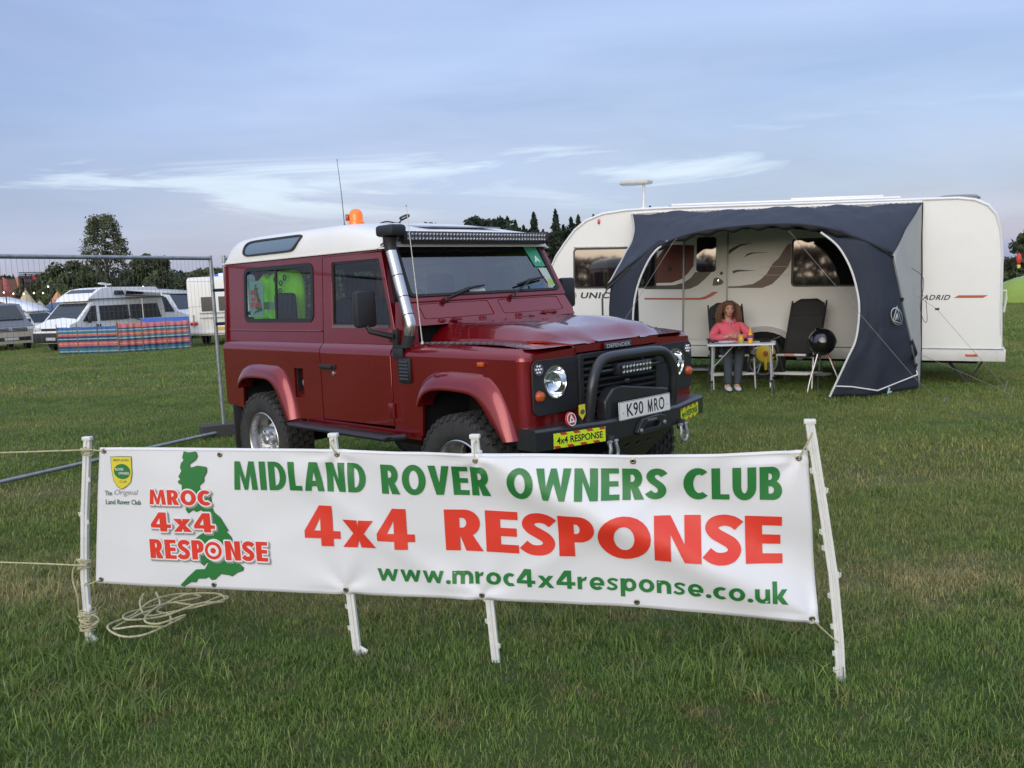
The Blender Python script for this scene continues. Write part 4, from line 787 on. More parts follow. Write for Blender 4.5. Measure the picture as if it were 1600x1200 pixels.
# windows in the rear sides
for s in (-1,1):
    g=MB(); g.plate(rrect(-.285,1.325,.745,1.762,.065),[rrect(-.255,1.355,.715,1.732,.05)],upf(s),-.006,.012); sf=ob('side_window_frame',g,BLACK,V)
    g=MB(); g.plate(rrect(-.262,1.348,.225,1.738,.04),[],upf(s),.008,.011); g1=ob('sliding_pane',g,GLASS,sf)
    g=MB(); g.plate(rrect(.205,1.348,.722,1.738,.04),[],upf(s),.002,.005); ob('sliding_pane',g,GLASS,sf)
    g=MB(); g.plate([(.198,1.35),(.222,1.35),(.222,1.736),(.198,1.736)],[],upf(s),-.002,.010); ob('window_bar',g,BLACK,sf)
    for xx in (-.235,.665): g=MB(); g.lathe([(0,0),(.018,0),(.015,.012),(0,.014)],10,Matrix.Translation(upf(s)(xx,1.40,.02))@Matrix.Rotation(R(90),4,'X')); ob('window_catch',g,BLACK,sf)
pf=upf(-1)
g=MB(); g.plate([(-.215,1.37),(-.01,1.37),(-.01,1.655),(-.215,1.655)],[],pf,.014,.017); po=ob('window_poster',g,mat('poster_paper',(.62,.70,.64),.6),V)
g=MB(); a0=min(a for a,t in GB); 
g.add_flat([[(-.20+(a-a0)*.50+.03,1.385+t*.25) for a,t in GB]],lambda a,b:pf(a,b,.0125),1); ob('map_print',g,GREENI,po)
for k,(tx,w0,z0) in enumerate((('MROC',.10,1.545),('4x4',.11,1.495),('RESPONSE',.175,1.445))): ob('lettering',textmb(tx,w0,.040,lambda a,b,h:pf(-.205+a,z0+b,.0105),bold=.03),REDI,po)
# interior
IN=mat('seat_cloth',(.020,.023,.028),.85,var=.2,vs=8)
g=MB(); g.box((.6,0,.68),(2.3,1.5,.06)); g.box((1.66,0,1.28),(.26,1.42,.22),bev=.03); g.box((.55,0,1.79),(2.1,1.4,.012)); ob('interior_trim',g,mat('interior_dark',(.012,.013,.015),.9),V)
for s in (-1,0,1):
    if s==0: g=MB(); g.box((1.15,0,.93),(.55,.34,.30),bev=.03); ob('cubby_box',g,IN,V); continue
    g=MB(); g.box((1.12,s*.40,.95),(.50,.50,.16),bev=.05); st=ob('front_seat',g,IN,V)
    g=MB(); g.box((.86,s*.40,1.23),(.13,.50,.52),rot=(0,-.18,0),bev=.05); ob('seat_back',g,IN,st)
    g=MB(); g.box((.795,s*.40,1.565),(.09,.27,.17),rot=(0,-.1,0),bev=.04); ob('head_rest',g,IN,st)
g=MB(); g.box((.27,-.735,1.37),(.27,.06,.36),bev=.03); ob('jump_seat',g,IN,V)
g=MB(); g.box((-.12,0,1.02),(.7,1.15,.52),bev=.05); ob('load_cover',g,mat('load_dark',(.02,.022,.024),.9),V)
g=MB(); g.tube([(1.42+.0*math.cos(a),-.40+.19*math.cos(a),1.36+.175*math.sin(a)) for a in [R(15*k) for k in range(24)]],.012,8,closed=True); g.tube([(1.42,-.58,1.36),(1.43,-.40,1.34),(1.42,-.22,1.36)],.014,6); g.tube([(1.43,-.40,1.34),(1.60,-.40,1.25)],.022,8); ob('steering_wheel',g,BLACK,V)
# underseal details: side step, mud flap
for s in (-1,1):
    g=MB(); g.box((1.20,s*.925,.590),(1.22,.13,.012),bev=.004); g.tube([(.58,s*.86,.585),(.62,s*.975,.582),(1.78,s*.975,.582),(1.84,s*.86,.585)],.020,8)
    for x in (.75,1.65): g.box((x,s*.80,.57),(.05,.22,.03))
    ob('side_step',g,BLACKM,V)
    g=MB(); g.box((-.47,s*.72,.40),(.012,.28,.50),bev=.003); ob('mud_flap',g,RUB,V)
# snorkel
g=MB(); g.box((1.800,-.848,1.125),(.105,.014,.070),bev=.004); g.box((1.825,-.812,1.168),(.13,.07,.020),bev=.005); sk=ob('snorkel_base',g,BLACK,V)
P_=[(1.838,-.80,1.165),(1.858,-.80,1.20),(1.868,-.80,1.245)]; g=MB(); g.tube(P_,[.040,.042,.041],18); ob('rubber_sleeve',g,RUB,sk)
sp=wander([(1.868,-.80,1.240),(1.884,-.80,1.290),(1.880,-.80,1.335),(1.862,-.80,1.380),(1.828,-.795,1.465),(1.789,-.79,1.565),(1.751,-.785,1.665),(1.700,-.78,1.800)],5)
g=MB(); g.tube(sp,.0375,20); ob('snorkel_pipe',g,STEEL,sk)
for q in (.40,.60,.80):
    i=int(q*(len(sp)-1)); g=MB(); d=(sp[i+1]-sp[i]).normalized(); g.tube([sp[i]-d*.003,sp[i]+d*.003],.0388,20); ob('joint_ring',g,BLACK,sk)
g=MB(); g.tube([sp[-1]-Vector((-.004,0,.012)),(1.694,-.78,1.84),(1.70,-.78,1.88)],[.040,.043,.050],16); g.box((1.712,-.78,1.918),(.185,.125,.075),bev=.022); g.box((1.665,-.78,1.905),(.06,.10,.05),bev=.015); ob('snorkel_head',g,BLACK,sk)
g=MB(); g.tube([(1.69,-.76,1.80),(1.64,-.77,1.83),(1.60,-.775,1.815),(1.56,-.78,1.81)],.008,6); ob('snorkel_bracket',g,BLACK,sk)
# bumper with swept ends
g=MB()
def bsec(y,x,dx=.15): return [(x-dx,y,.600),(x,y,.598),(x+.002,y,.708),(x-.012,y,.722),(x-dx,y,.724)]
g.loft([bsec(y,x) for y,x in ((-.84,2.995),(-.60,3.055),(-.36,3.125),(.36,3.125),(.60,3.055),(.84,2.995))],closed=True); g.add(bsec(-.84,2.995),[(0,1,2,3,4)]); g.add(bsec(.84,2.995),[(0,1,2,3,4)]); bu=ob('winch_bumper',g,BLACKM,V,bev=.003)
for s in (-1,1):
    def stf(a,b,h,s=s): # a 0..0.34 outwards from |y|=.385
        y=.385+a; x=3.1177-(y-.385)*.276; return (x+.006+h,s*y,b)
    for k,(mt,q) in enumerate(((REDI,0),)):
        g=MB(); g.plate([(0,.604),(.345,.604),(.345,.690),(0,.690)],[],stf,0,.001); st=ob('bumper_sign',g,mat('sign_yellow',(.62,.80,.02),.4,emit=None),V)
    g=MB()
    for i in range(8):
        a=i*.0432+.006
        for z0,z1,sl in ((.690,.676,.012),(.618,.604,.012)): 
            if i%2==(0 if z0>.65 else 1): g.add([stf(a,z0,.0016),stf(a+.04,z0,.0016),stf(min(.344,a+.04-sl),z1,.0016),stf(max(0.001,a-sl),z1,.0016)],[(0,1,2,3)])
    ob('chevron_print',g,mat('sign_red',(.50,.04,.02),.4),st)
    ob('lettering',textmb('4x4 RESPONSE',.305,.040,lambda a,b,h,s=s:stf((.325-a) if s<0 else (.02+a),.627+b,.002),bold=.02),mat('print_black',(.01,.01,.012),.5),st)
# number plate on its dark mount, winch housing
g=MB(); g.plate([(-.34,.72),(.30,.72),(.30,.84),(-.16,.905),(-.27,.895),(-.34,.83)],[],lambda a,b,h:(3.02+h,a,b),0,.075); ob('winch_housing',g,BLACKM,V,bev=.01)
def npf(a,b,h): return (3.128+h-.03*(b-.05),a,.703+b)
g=MB(); g.plate(rrect(-.26,0,.26,.111,.008),[],npf,.0,.004); pl=ob('number_plate',g,mat('plate_white',(.74,.74,.70),.35),V)
g=MB(); g.plate(rrect(-.2585,.0015,.2585,.1095,.008),[rrect(-.256,.004,.256,.107,.006)],npf,.0042,.0046); ob('plate_border',g,BLACK,pl)
ob('plate_lettering',textmb('K90',.162,.079,lambda a,b,h:npf(-.186+a,.016+b,.0048),bold=.012,spacing=1.05),mat('print_black',(.01,.01,.012),.5),pl)
mm=MB(); mm.plate([(x*.052+.020,.016+y*.079) for x,y in glyph('M',.17,.14,.89)[1][0][0]],[],npf,.0048,.0052); ob('plate_lettering',mm,MT['print_black'],pl)
ob('plate_lettering',textmb('RO',.108,.079,lambda a,b,h:npf(.088+a,.016+b,.0048),bold=.012,spacing=1.1),MT['print_black'],pl)
for a in (-.222,.222): g=MB(); g.lathe([(0,.003),(.006,.0015),(.007,0)],10,Matrix.Translation(npf(a,.045,.0045))@Matrix.Rotation(R(90),4,'Y'),caps=False); ob('plate_screw',g,mat('screw_white',(.5,.5,.48),.4),pl)
g=MB(); g.plate([(-.12,.615),(-.09,.665),(-.06,.69),(.11,.70),(.17,.685),(.19,.65),(.16,.61),(.10,.60),(-.09,.595)],[[(-.06,.628),(-.035,.655),(.09,.662),(.12,.648),(.10,.628)]],lambda a,b,h:(3.130+h,a,b),0,.03); fl=ob('fairlead',g,BLACKM,V,bev=.004)
ob('lettering',textmb('TERRAFIRMA',.10,.012,lambda a,b,h:(3.162,-.025+a,.674+b)),MT['silver_print'],fl)
for a,b in ((-.085,.625),(.155,.645)): g=MB(); g.lathe([(0,.008),(.012,.006),(.013,0)],10,Matrix.Translation((3.160,a,b))@Matrix.Rotation(R(90),4,'Y'),caps=False); ob('fairlead_bolt',g,GALV,fl)
g=MB(); g.plate([(-.30,0),(.33,0),(.26,.26),(-.2,.26)],[ring(-.08,.10,.022,10),ring(.03,.10,.022,10),ring(.14,.10,.022,10)],lambda a,b,h:(3.11-b*.7,a,.595-b*.75+h),0,.006); ob('skid_plate',g,mat('skid_grey',(.10,.105,.10),.45,.6),V)
for s in (-1,1):
    y=s*.36; g=MB(); g.box((3.14,y,.600),(.05,.022,.07),bev=.006); dr_=ob('recovery_eye',g,BLACKM,V)
    g=MB(); pts=[(3.155,y-.026,.600)]+[(3.165,y+.036*math.cos(R(a)),.535+.042*math.sin(R(a))) for a in range(145,396,25)]+[(3.155,y+.026,.600)]; g.tube(pts,.011,8); g.tube([(3.155,y-.04,.600),(3.155,y+.045,.600)],.010,8); ob('bow_shackle',g,GALV,dr_)
# bull bar
bb_=wander([(3.03,-.42,.72),(3.05,-.42,.84),(3.06,-.405,.955),(3.055,-.345,1.045),(3.05,-.25,1.078),(3.05,0,1.082),(3.05,.25,1.078),(3.055,.345,1.045),(3.06,.405,.955),(3.05,.42,.84),(3.03,.42,.72)],5)
g=MB(); g.tube(bb_,.0325,14); br_=ob('bull_bar',g,BLACKM,V)
g=MB(); g.tube([(3.03,-.30,.74),(3.045,-.30,1.10)],.016,8) if False else None
g=MB(); g.box((3.045,-.01,1.003),(.05,.33,.070),bev=.006); g.tube([(3.04,-.19,1.0),(3.045,-.40,1.0)],.010,6); g.tube([(3.04,.17,1.0),(3.045,.40,1.0)],.010,6); g.tube([(3.04,.10,1.03),(3.04,.12,1.08)],.008,6); sp_=ob('spot_bar',g,BLACKM,br_)
for i in range(9):
    o=ob('led',lm,None,sp_); o.location=(3.0715,-.143+i*.0332,1.018); o=ob('led',lm,None,sp_); o.location=(3.0715,-.143+i*.0332,.987)
g=MB(); g.box((3.088,-.01,1.003),(.003,.31,.056)); ob('lens_cover',g,LENS,sp_)
# badges on the valance
M=Matrix.Translation((3.045,-.60,.755))
g=MB(); g.lathe([(0,.008),(.040,.008),(.044,.004),(.044,0)],24,M@Matrix.Rotation(R(80),4,'Y'),caps=False); ba=ob('round_badge',g,mat('badge_red',(.42,.03,.02),.35),V)
g=MB(); g.plate([(-.024,-.018),(.024,-.018),(0,.028)],[[(-.011,-.010),(.011,-.010),(0,.012)]],lambda a,b,h:(3.056+h-b*.17,-.60+a,.757+b),0,.002); g.plate(ring(0,0,.038,20),[ring(0,0,.033,20)],lambda a,b,h:(3.056+h-b*.17,-.60+a,.757+b),0,.001); ob('badge_print',g,WHI,ba)
g=MB(); g.plate([(-.026,.045),(.026,.045),(.027,-.012),(.0,-.044),(-.027,-.012)],[],lambda a,b,h:(3.052+h,-.505+a,.785+b),0,.004); bs_=ob('shield_badge',g,YELI,V)
g=MB(); g.plate(ring(0,.004,.019,16),[],lambda a,b,h:(3.057+h,-.505+a,.785+b*.75),0,.001); ob('badge_print',g,DKG,bs_)
g=MB(); g.box((3.045,-.60,.725),(.008,.02,.02)); g.box((3.045,-.505,.735),(.008,.02,.03)); ob('badge_bracket',g,BLACKM,V)
# wheels
def wheel(x,s):
    wl=MB(); T=Matrix.Translation((x,s*.745,.385))@Matrix.Rotation(R(-90)*s,4,'X')   # local z points outwards
    r0=.385; prof_=[(.222,-.10),(.245,-.118),(.30,-.13),(.345,-.125),(.366,-.112),(.372,-.09),(.372,.09),(.366,.112),(.345,.125),(.30,.130),(.262,.127),(.240,.118),(.222,.10)]
    wl.lathe(prof_,48,T,caps=False)
    for i in range(36):
        for jj,(z0,dz,off) in enumerate(((-.096,.034,0),(-.048,.036,.5),(0,.034,0),(.048,.036,.5),(.096,.034,0))):
            a=2*PI*(i+off)/36; M=T@Matrix.Rotation(a,4,'Z')@Matrix.Translation((.376,0,z0))@Matrix.Rotation(R(14 if jj%2 else -12),4,'X'); b4=MB(); b4.box((0,0,0),(.018,.044,dz)); wl.add(b4.v,b4.f,M)
        for z0 in (.118,-.118):
            a=2*PI*(i+.25)/36; M=T@Matrix.Rotation(a,4,'Z')@Matrix.Translation((.358,0,z0))@Matrix.Rotation(R(35 if z0>0 else -35),4,'Y'); b4=MB(); b4.box((0,0,0),(.030,.034,.014)); wl.add(b4.v,b4.f,M)
    wh=thing('wheel','','',(0,0,0)); [wh.__delitem__(k) for k in ('label','category')]; wh.parent=V
    ob('tyre',wl,TYRE,wh,ang=30)
    rm=MB(); rm.lathe([(.224,.100),(.228,.112),(.222,.116),(.214,.110),(.206,.085),(.200,.04),(.196,-.08)],40,T,caps=False)
    ob('rim',rm,ALLOY,wh,ang=30)
    # dished face with five openings
    def fz(r): return .030+.05*ss((.2-r)/.12)
    outer=[(.205*math.cos(a),.205*math.sin(a)) for a in [2*PI*i/60 for i in range(60)]]; holes=[]
    for k in range(5):
        c=2*PI*k/5+.3; h=[]
        for rr_,aa in ((.185,-.26),(.190,-.12),(.190,.12),(.185,.26),(.172,.30),(.150,.27),(.118,.13),(.110,0),(.118,-.13),(.150,-.27),(.172,-.30)): h.append((rr_*math.cos(c+aa),rr_*math.sin(c+aa)))
        holes.append(h)
    fc=MB(); fc.plate(outer,holes,lambda a,b,h:tuple(T@Vector((a,b,fz(math.hypot(a,b))-h))),0,.03); ob('wheel_face',fc,ALLOY,wh,ang=25,bev=.003)
    ct=MB(); ct.lathe([(.040,.07),(.038,.095),(.030,.104),(0,.106)],20,T,caps=False); ob('centre_cap',ct,ALLOY,wh)
    for k in range(5):
        a=2*PI*k/5+.3+PI/5; n_=MB(); n_.lathe([(.013,.05),(.013,.092),(.008,.098),(0,.099)],6,T@Matrix.Translation((.072*math.cos(a),.072*math.sin(a),0)),caps=False); ob('wheel_nut',n_,CHROME,wh)
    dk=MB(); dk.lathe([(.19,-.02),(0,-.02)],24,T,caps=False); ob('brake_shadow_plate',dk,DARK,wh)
for x in (0,2.36):
    for s in (-1,1): wheel(x,s)
# hi-vis jacket hung inside the rear side window: a thing of its own, placed in the vehicle's frame
def hivis():
    Mw=V.matrix_basis.copy(); Mw=Matrix.Translation((-1.394,7.540,0))@Matrix.Rotation(-.7897,4,'Z')
    t=thing('hi_vis_jacket','bright yellow-green hi-vis jacket hanging inside the rear side window of the red vehicle','jacket',Mw@Vector((-.14,-.60,1.625)),-.7897)
    def row(z,x0,x1,d,k): return [(x0+(x1-x0)*(.5-.5*math.cos(a)),d*math.sin(a)*(1+.15*math.sin(a*3+k)),z) for a in [2*PI*i/16 for i in range(16)]]
    g=MB(); g.loft([row(.10,.10,.34,.05,0),row(.08,.0,.42,.07,1),row(.02,-.08,.47,.08,2),row(-.08,-.10,.48,.08,3),row(-.20,-.05,.44,.08,1),row(-.34,-.02,.42,.09,2),row(-.44,-.01,.40,.08,0)],closed=True); 
    HV=mat('hi_vis_yellow_glow',(.50,1.0,.01),.7,emit=(.5,1,.02),es=.12); ob('jacket_body',g,HV,t,sub=1)  # jacket cloth also gives off a faint added glow, though it is no lamp
    g=MB(); g.tube(wander([(-.02,0,.04),(-.10,-.05,-.06),(-.08,-.09,-.20),(.0,-.10,-.30)]),[.07]*12+[.06]*13,10) ; ob('sleeve',g,HV,t)
    g=MB(); g.loft([[(x,-.095-.01*math.sin(x*14),z) for x in [.0+.03*i for i in range(13)]] for z in (-.20,-.14)]); ob('reflective_band',g,mat('reflective_grey',(.45,.47,.45),.4),t)
    for k,(x,z) in enumerate(((.22,.03),(.30,.0),(.36,.04),(.28,-.06))):
        g=MB(); g.tube([(x+.025*math.cos(a)*(1-.05*i),-.098,z+.025*math.sin(a)*(1-.05*i)) for i,a in enumerate([i*.7 for i in range(10)])],.006,5); ob('printed_curl',g,DKG,t)
hivis()
# ---------------------------------------------------------------- caravan. local: x along the wall, y away from the camera, z up
CY=math.radians(-18); CO=Vector((2.78,13.1,0)); CUX=Vector((math.cos(CY),math.sin(CY),0)); CN=Vector((math.sin(CY),-math.cos(CY),0))
CV=thing('caravan','long cream touring caravan with dark swoosh graphics behind the porch awning','caravan',CO)
Mc=Matrix.Translation(CO)@Matrix.Rotation(CY,4,'Z')@Matrix.Rotation(.035,4,'Y'); CV.matrix_world=Mc
def cw(s,z,D=0): return Mc@Vector((s,-D,z))     # world point on the wall, D metres in front of it
OUTL=[(-2.40,.36),(-2.46,.60),(-2.46,.95),(-2.40,1.35),(-2.32,1.62),(-2.20,1.88),(-2.06,2.08),(-1.90,2.28),(-1.72,2.42),(-1.45,2.52),(-1.1,2.56),(-.6,2.575),(3.45,2.575),(3.66,2.545),(3.82,2.47),(3.93,2.34),(3.99,2.15),(4.03,1.8),(4.05,1.1),(4.07,.70),(4.08,.50),(4.06,.34)]
def wallf(h0): return lambda a,b,h:(a,-h-h0,b)
mb=MB(); n=len(OUTL); cxx,czz=.8,1.4
def ins(p,k): return (p[0]+(cxx-p[0])*k*.35,p[1]+(czz-p[1])*k)
rows=[[(p[0],y,p[1]) for p in [ins(q,k) for q in OUTL]] for y,k in ((0,.018),(.012,.006),(.035,0),(1.1,-.006),(2.22,0),(2.245,.006),(2.26,.018))]
mb.loft(rows,closed=True); mb.plate([ins(q,.018) for q in OUTL],[],lambda a,b,h:(a,h,b),0,0); mb.plate([ins(q,.018) for q in OUTL],[],lambda a,b,h:(a,2.26+h,b),0,0)
# wheel arch opening is dressed by the skirt below
ob('caravan_body',mb,CARW,CV,ang=40)
mb=MB(); mb.tube([(p[0],-.006,p[1]) for p in [ins(q,.024) for q in OUTL[2:-2]]],.014,6); ob('edge_trim',mb,mat('trim_white',(.72,.73,.72),.3,coat=.3),CV)
mb=MB(); mb.box((-.75,-.012,.43),(3.3,.03,.17),bev=.008); mb.box((2.78,-.012,.43),(2.66,.03,.17),bev=.008); ob('skirt',mb,mat('skirt_white',(.64,.64,.61),.4,var=.04,vs=3,dirt=.15),CV)
mb=MB(); mb.tube([(-2.38,-.03,.515),(.5,-.03,.515)],.008,6); mb.tube([(1.42,-.03,.515),(4.08,-.03,.515)],.008,6); ob('skirt_rail',mb,GALV,CV)
mb=MB(); pts=[(.95+.47*math.cos(R(a)),.33+.40*math.sin(R(a))) for a in range(0,181,12)]; mb.loft([[(a,-.03,b),(a+(a-.95)*.16,-.055,b+(b-.33)*.16),(a+(a-.95)*.20,-.001,b+(b-.33)*.20)] for a,b in pts]); ob('wheel_arch',mb,MT['skirt_white'],CV)
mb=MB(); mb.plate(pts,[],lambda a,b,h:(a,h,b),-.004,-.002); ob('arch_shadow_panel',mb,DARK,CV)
def cwheel(x):
    T=Matrix.Translation((x,.02,.31))@Matrix.Rotation(R(90),4,'X')
    a=MB(); a.lathe([(.20,-.05),(.27,-.08),(.31,-.07),(.325,-.04),(.325,.06),(.31,.085),(.26,.095),(.205,.085)],36,T,caps=False); ty=ob('tyre',a,TYRE,CV)
    a=MB(); a.lathe([(.21,.08),(.215,.095),(.195,.098),(.185,.05)],30,T,caps=False)
    for k in range(5): q=2*PI*k/5+.4; a.tube([tuple(T@Vector((.04*math.cos(q),.04*math.sin(q),.075))),tuple(T@Vector((.195*math.cos(q-.12),.195*math.sin(q-.12),.085)))],.014,6); a.tube([tuple(T@Vector((.04*math.cos(q),.04*math.sin(q),.075))),tuple(T@Vector((.195*math.cos(q+.2),.195*math.sin(q+.2),.085)))],.012,6)
    a.lathe([(.05,.06),(.045,.095),(0,.10)],16,T,caps=False); ob('alloy_wheel',a,mat('alloy_caravan',(.5,.5,.5),.3,.7),ty)
cwheel(.95)
t=thing('wheel_lock','round yellow wheel lock fixed over the caravan wheel behind the table','wheel lock',cw(.99,.42,.14),CY)
a=MB(); a.lathe([(0,.035),(.05,.034),(.13,.018),(.14,.0),(.135,-.02)],24,Matrix.Rotation(R(90),4,'X'),caps=False); YL=mat('lock_yellow',(.72,.52,.03),.4); ob('lock_disc',a,YL,t)
a=MB(); a.lathe([(0,.05),(.035,.048),(.038,.03)],14,Matrix.Rotation(R(90),4,'X'),caps=False); ob('lock_boss',a,mat('lock_red',(.35,.10,.03),.4),t); a=MB(); a.box((0,-.025,-.16),(.04,.03,.16),bev=.006); ob('lock_arm',a,YL,t)
def wplate(nm,pts,m_,h0,h1,par=CV,ang=38): a=MB(); a.plate(pts,[],wallf(0),h0,h1); return ob(nm,a,m_,par,ang=ang)
# windows
REFL=mat('caravan_glass',(.012,.010,.012),.03,0,coat=1,spec=.9)
def cwin(x0,z0,x1,z1,r=.06,nm='window'):
    f=wplate(nm+'_frame' if nm!='window' else 'window_frame',rrect(x0,z0,x1,z1,r),mat('window_rubber',(.04,.035,.032),.5),.002,.014)
    a=MB(); q=rrect(x0+.025,z0+.025,x1-.025,z1-.025,max(.02,r-.02)); a.plate(q,[],wallf(0),.016,.026); g=ob('window_pane',a,REFL,f,bev=.004)
    return f
f1=cwin(-1.90,1.37,-.62,1.985); a=MB(); a.box((-1.27,-.02,1.995),(1.24,.02,.022),bev=.004); ob('window_rail',a,GALV,f1)
cwin(1.31,1.375,2.62,2.06)
# door with its own window, handle and post
d=wplate('caravan_door',rrect(-.20,.60,.405,2.14,.05),mat('door_cream',(.67,.67,.62),.42,var=.03,vs=1.5),.003,.016)
a=MB(); a.plate(rrect(-.03,1.60,.255,2.11,.045),[],wallf(0),.017,.026); w2=ob('door_window',a,REFL,d,bev=.003)
for x in (-.215,.42): a=MB(); a.box((x,-.016,1.35),(.022,.026,1.62),bev=.004); ob('door_post',a,mat('post_grey',(.36,.36,.35),.4,.3),d)
a=MB(); a.plate([(.21,1.40),(.225,1.50),(.27,1.52),(.335,1.49),(.37,1.455),(.345,1.42),(.28,1.40)],[],wallf(0),.017,.026); h_=ob('handle_surround',a,mat('dark_olive',(.06,.06,.05),.4),d); a=MB(); a.box((.29,-.034,1.46),(.022,.014,.085),bev=.005); ob('handle',a,CHROME,h_)
a=MB(); a.lathe([(0,.02),(.022,.018),(.026,.0)],14,Matrix.Translation((.335,-.017,1.58))@Matrix.Rotation(R(90),4,'X')); ob('lock_button',a,mat('dark_olive',(.06,.06,.05),.4),d)
# side graphics
SW_A= [(-0.777, 1.44), (-0.805, 1.469), (-0.774, 1.555), (-0.683, 1.698), (-0.593, 1.84), (-0.519, 1.938), (-0.431, 2.008), (-0.303, 2.005), (-0.064, 1.993), (-0.07, 1.69), (-0.157, 1.577), (-0.244, 1.5), (-0.388, 1.448)]
SW_B= [(-0.8, 1.408), (-0.489, 1.406), (-0.346, 1.411), (-0.203, 1.45), (-0.102, 1.52), (-0.044, 1.601), (0.193, 1.599), (0.108, 1.504), (-0.006, 1.405), (-0.12, 1.356), (-0.205, 1.347), (-0.801, 1.353)]
SW_C= [(-0.798, 1.22), (-0.236, 1.218), (0.032, 1.221), (0.117, 1.249), (0.215, 1.308), (0.299, 1.31), (0.2, 1.241), (0.102, 1.199), (0.031, 1.192), (-0.798, 1.197)]
SW_D= [(0.326, 1.815), (0.41, 1.897), (0.493, 1.951), (0.603, 1.997), (0.779, 2.01), (0.602, 1.97), (0.506, 1.909), (0.423, 1.841), (0.325, 1.745)]
SW_F= [(0.647, 1.796), (0.696, 1.857), (0.763, 1.874), (1.005, 1.872), (0.777, 1.858), (0.695, 1.829)]
SW_G= [(0.418, 1.54), (0.488, 1.61), (0.556, 1.627), (0.827, 1.615), (0.569, 1.599), (0.501, 1.575)]
SW_E= [(0.319, 1.38), (0.594, 1.392), (0.784, 1.418), (0.893, 1.487), (0.975, 1.569), (1.056, 1.713), (1.137, 1.787), (1.191, 1.882), (1.258, 1.984), (1.317, 1.982), (1.306, 1.771), (1.268, 1.662), (1.161, 1.526), (1.053, 1.416), (0.918, 1.362), (0.318, 1.363)]
OLI=mat('graphic_olive',(.075,.068,.048),.4); BRN=mat('graphic_brown',(.10,.062,.042),.4); RBR=mat('graphic_red_brown',(.13,.028,.016),.4); BLK=mat('graphic_black',(.018,.018,.018),.4); RDL=mat('graphic_red',(.42,.075,.035),.4)
def xclip(P,x0,x1):
    """clip a polygon to x0..x1"""
    for sgn,c in ((1,x0),(-1,-x1)):
        o=[]
        for i in range(len(P)):
            A,B=P[i-1],P[i]; ia,ib=sgn*A[0]>=c,sgn*B[0]>=c
            if ia!=ib: t_=(c/sgn-A[0])/(B[0]-A[0]); o.append((c/sgn,A[1]+t_*(B[1]-A[1])))
            if ib: o.append(B)
        P=o
    return P
def graphic(nm,P,m_):
    for x0,x1,h in ((-3,-.23,.0025),(-.20,.405,.0185),(.434,5,.0025)):
        q=xclip(P,x0,x1)
        if len(q)>2: wplate(nm,q,m_,h,h+.001)
graphic('graphic_panel',SW_A,RBR); graphic('graphic_band',SW_B,OLI); graphic('graphic_line',SW_C,RDL)
for P in (SW_D,SW_F,SW_G): wplate('graphic_flash',[q for q in P if q[0]>.434] if P is not SW_D else xclip(P,.434,5),BLK,.0045,.0055)
a=MB(); E_=xclip(SW_E,.434,1.305); a.plate(E_,[],wallf(0),.0025,.0035); ob('graphic_sweep',a,BRN,CV)
for z in (1.545,1.665): a=MB(); a.box((1.08,-.0045,z),(.42,.001,.006)); ob('graphic_hairline',a,mat('hairline_cream',(.5,.47,.40),.5),CV)
a=MB(); a.lathe([(0,.012),(.028,.010),(.033,.0)],16,Matrix.Translation((-.42,-.003,1.655))@Matrix.Rotation(R(90),4,'X')); ob('wall_lock',a,BLK,CV)
ob('lettering',textmb('UNICORN',.86,.095,lambda a,b,h:(-1.795+a+b*.25,-.004,1.215+b),bold=.03,spacing=1.1),BLK,CV)
ob('lettering',textmb('MADRID',.42,.070,lambda a,b,h:(2.965+a+b*.35,-.004,1.182+b),bold=.02,spacing=1.1),BLK,CV)
a=MB(); a.lathe([(0,.004),(.055,.004),(.058,0)],22,Matrix.Translation((-1.91,0,1.262))@Matrix.Rotation(R(90),4,'X'),caps=False); lo=ob('round_emblem',a,mat('emblem_orange',(.45,.16,.06),.4),CV)
a=MB(); a.plate(ring(0,0,.050,18),[ring(0,0,.040,18)],lambda x,z,h:(-1.91+x,-.005-h,1.262+z),0,.001); a.plate([(-.018,-.02),(.0,-.028),(.02,-.015),(.012,.002),(-.01,.012),(.016,.026),(-.006,.030),(-.024,.014)],[],lambda x,z,h:(-1.91+x,-.005-h,1.262+z),0,.001); ob('emblem_print',a,mat('emblem_pale',(.60,.45,.30),.5),lo)
a=MB(); a.plate([(3.44,1.21),(3.50,1.245),(3.86,1.245),(3.80,1.21)],[],wallf(0),.003,.004); ob('graphic_line',a,RDL,CV)
# lamps, roof fittings
for x,z,sx,sz,m_,nm in ((-1.50,2.38,.035,.075,REDL,'marker_lamp'),(3.69,.43,.15,.035,ORANGE,'side_lamp')): a=MB(); a.box((x,-.02 if z>1 else -.035,z),(sx,.02,sz),bev=.008); ob(nm,a,m_,CV)
a=MB(); a.box((1.15,.35,2.615),(3.2,.10,.03),bev=.006); a.box((1.9,.55,2.64),(1.25,.5,.03),bev=.006); ob('roof_rail',a,mat('trim_white',(.72,.73,.72),.3),CV)
for x,y,rx in ((-.25,.8,.36),(3.55,.7,.28),(2.35,.8,.2)): a=MB(); a.lathe([(rx,0),(rx,.02),(rx*.85,.05),(0,.065)],20,Matrix.Translation((x,y,2.585))@Matrix.Scale(.8,4,(0,1,0))); ob('roof_vent',a,mat('vent_grey',(.20,.20,.21),.3),CV)
a=MB(); a.box((-.75,-.02,2.545),(.2,.05,.05)) ; a=MB(); a.tube([(-.86,.25,2.57),(-.86,.25,2.94)],.022,10); a.lathe([(.05,0),(.05,.02),(0,.03)],12,Matrix.Translation((-.86,.25,2.57))); ae=ob('aerial_mast',a,MT['trim_white'],CV)
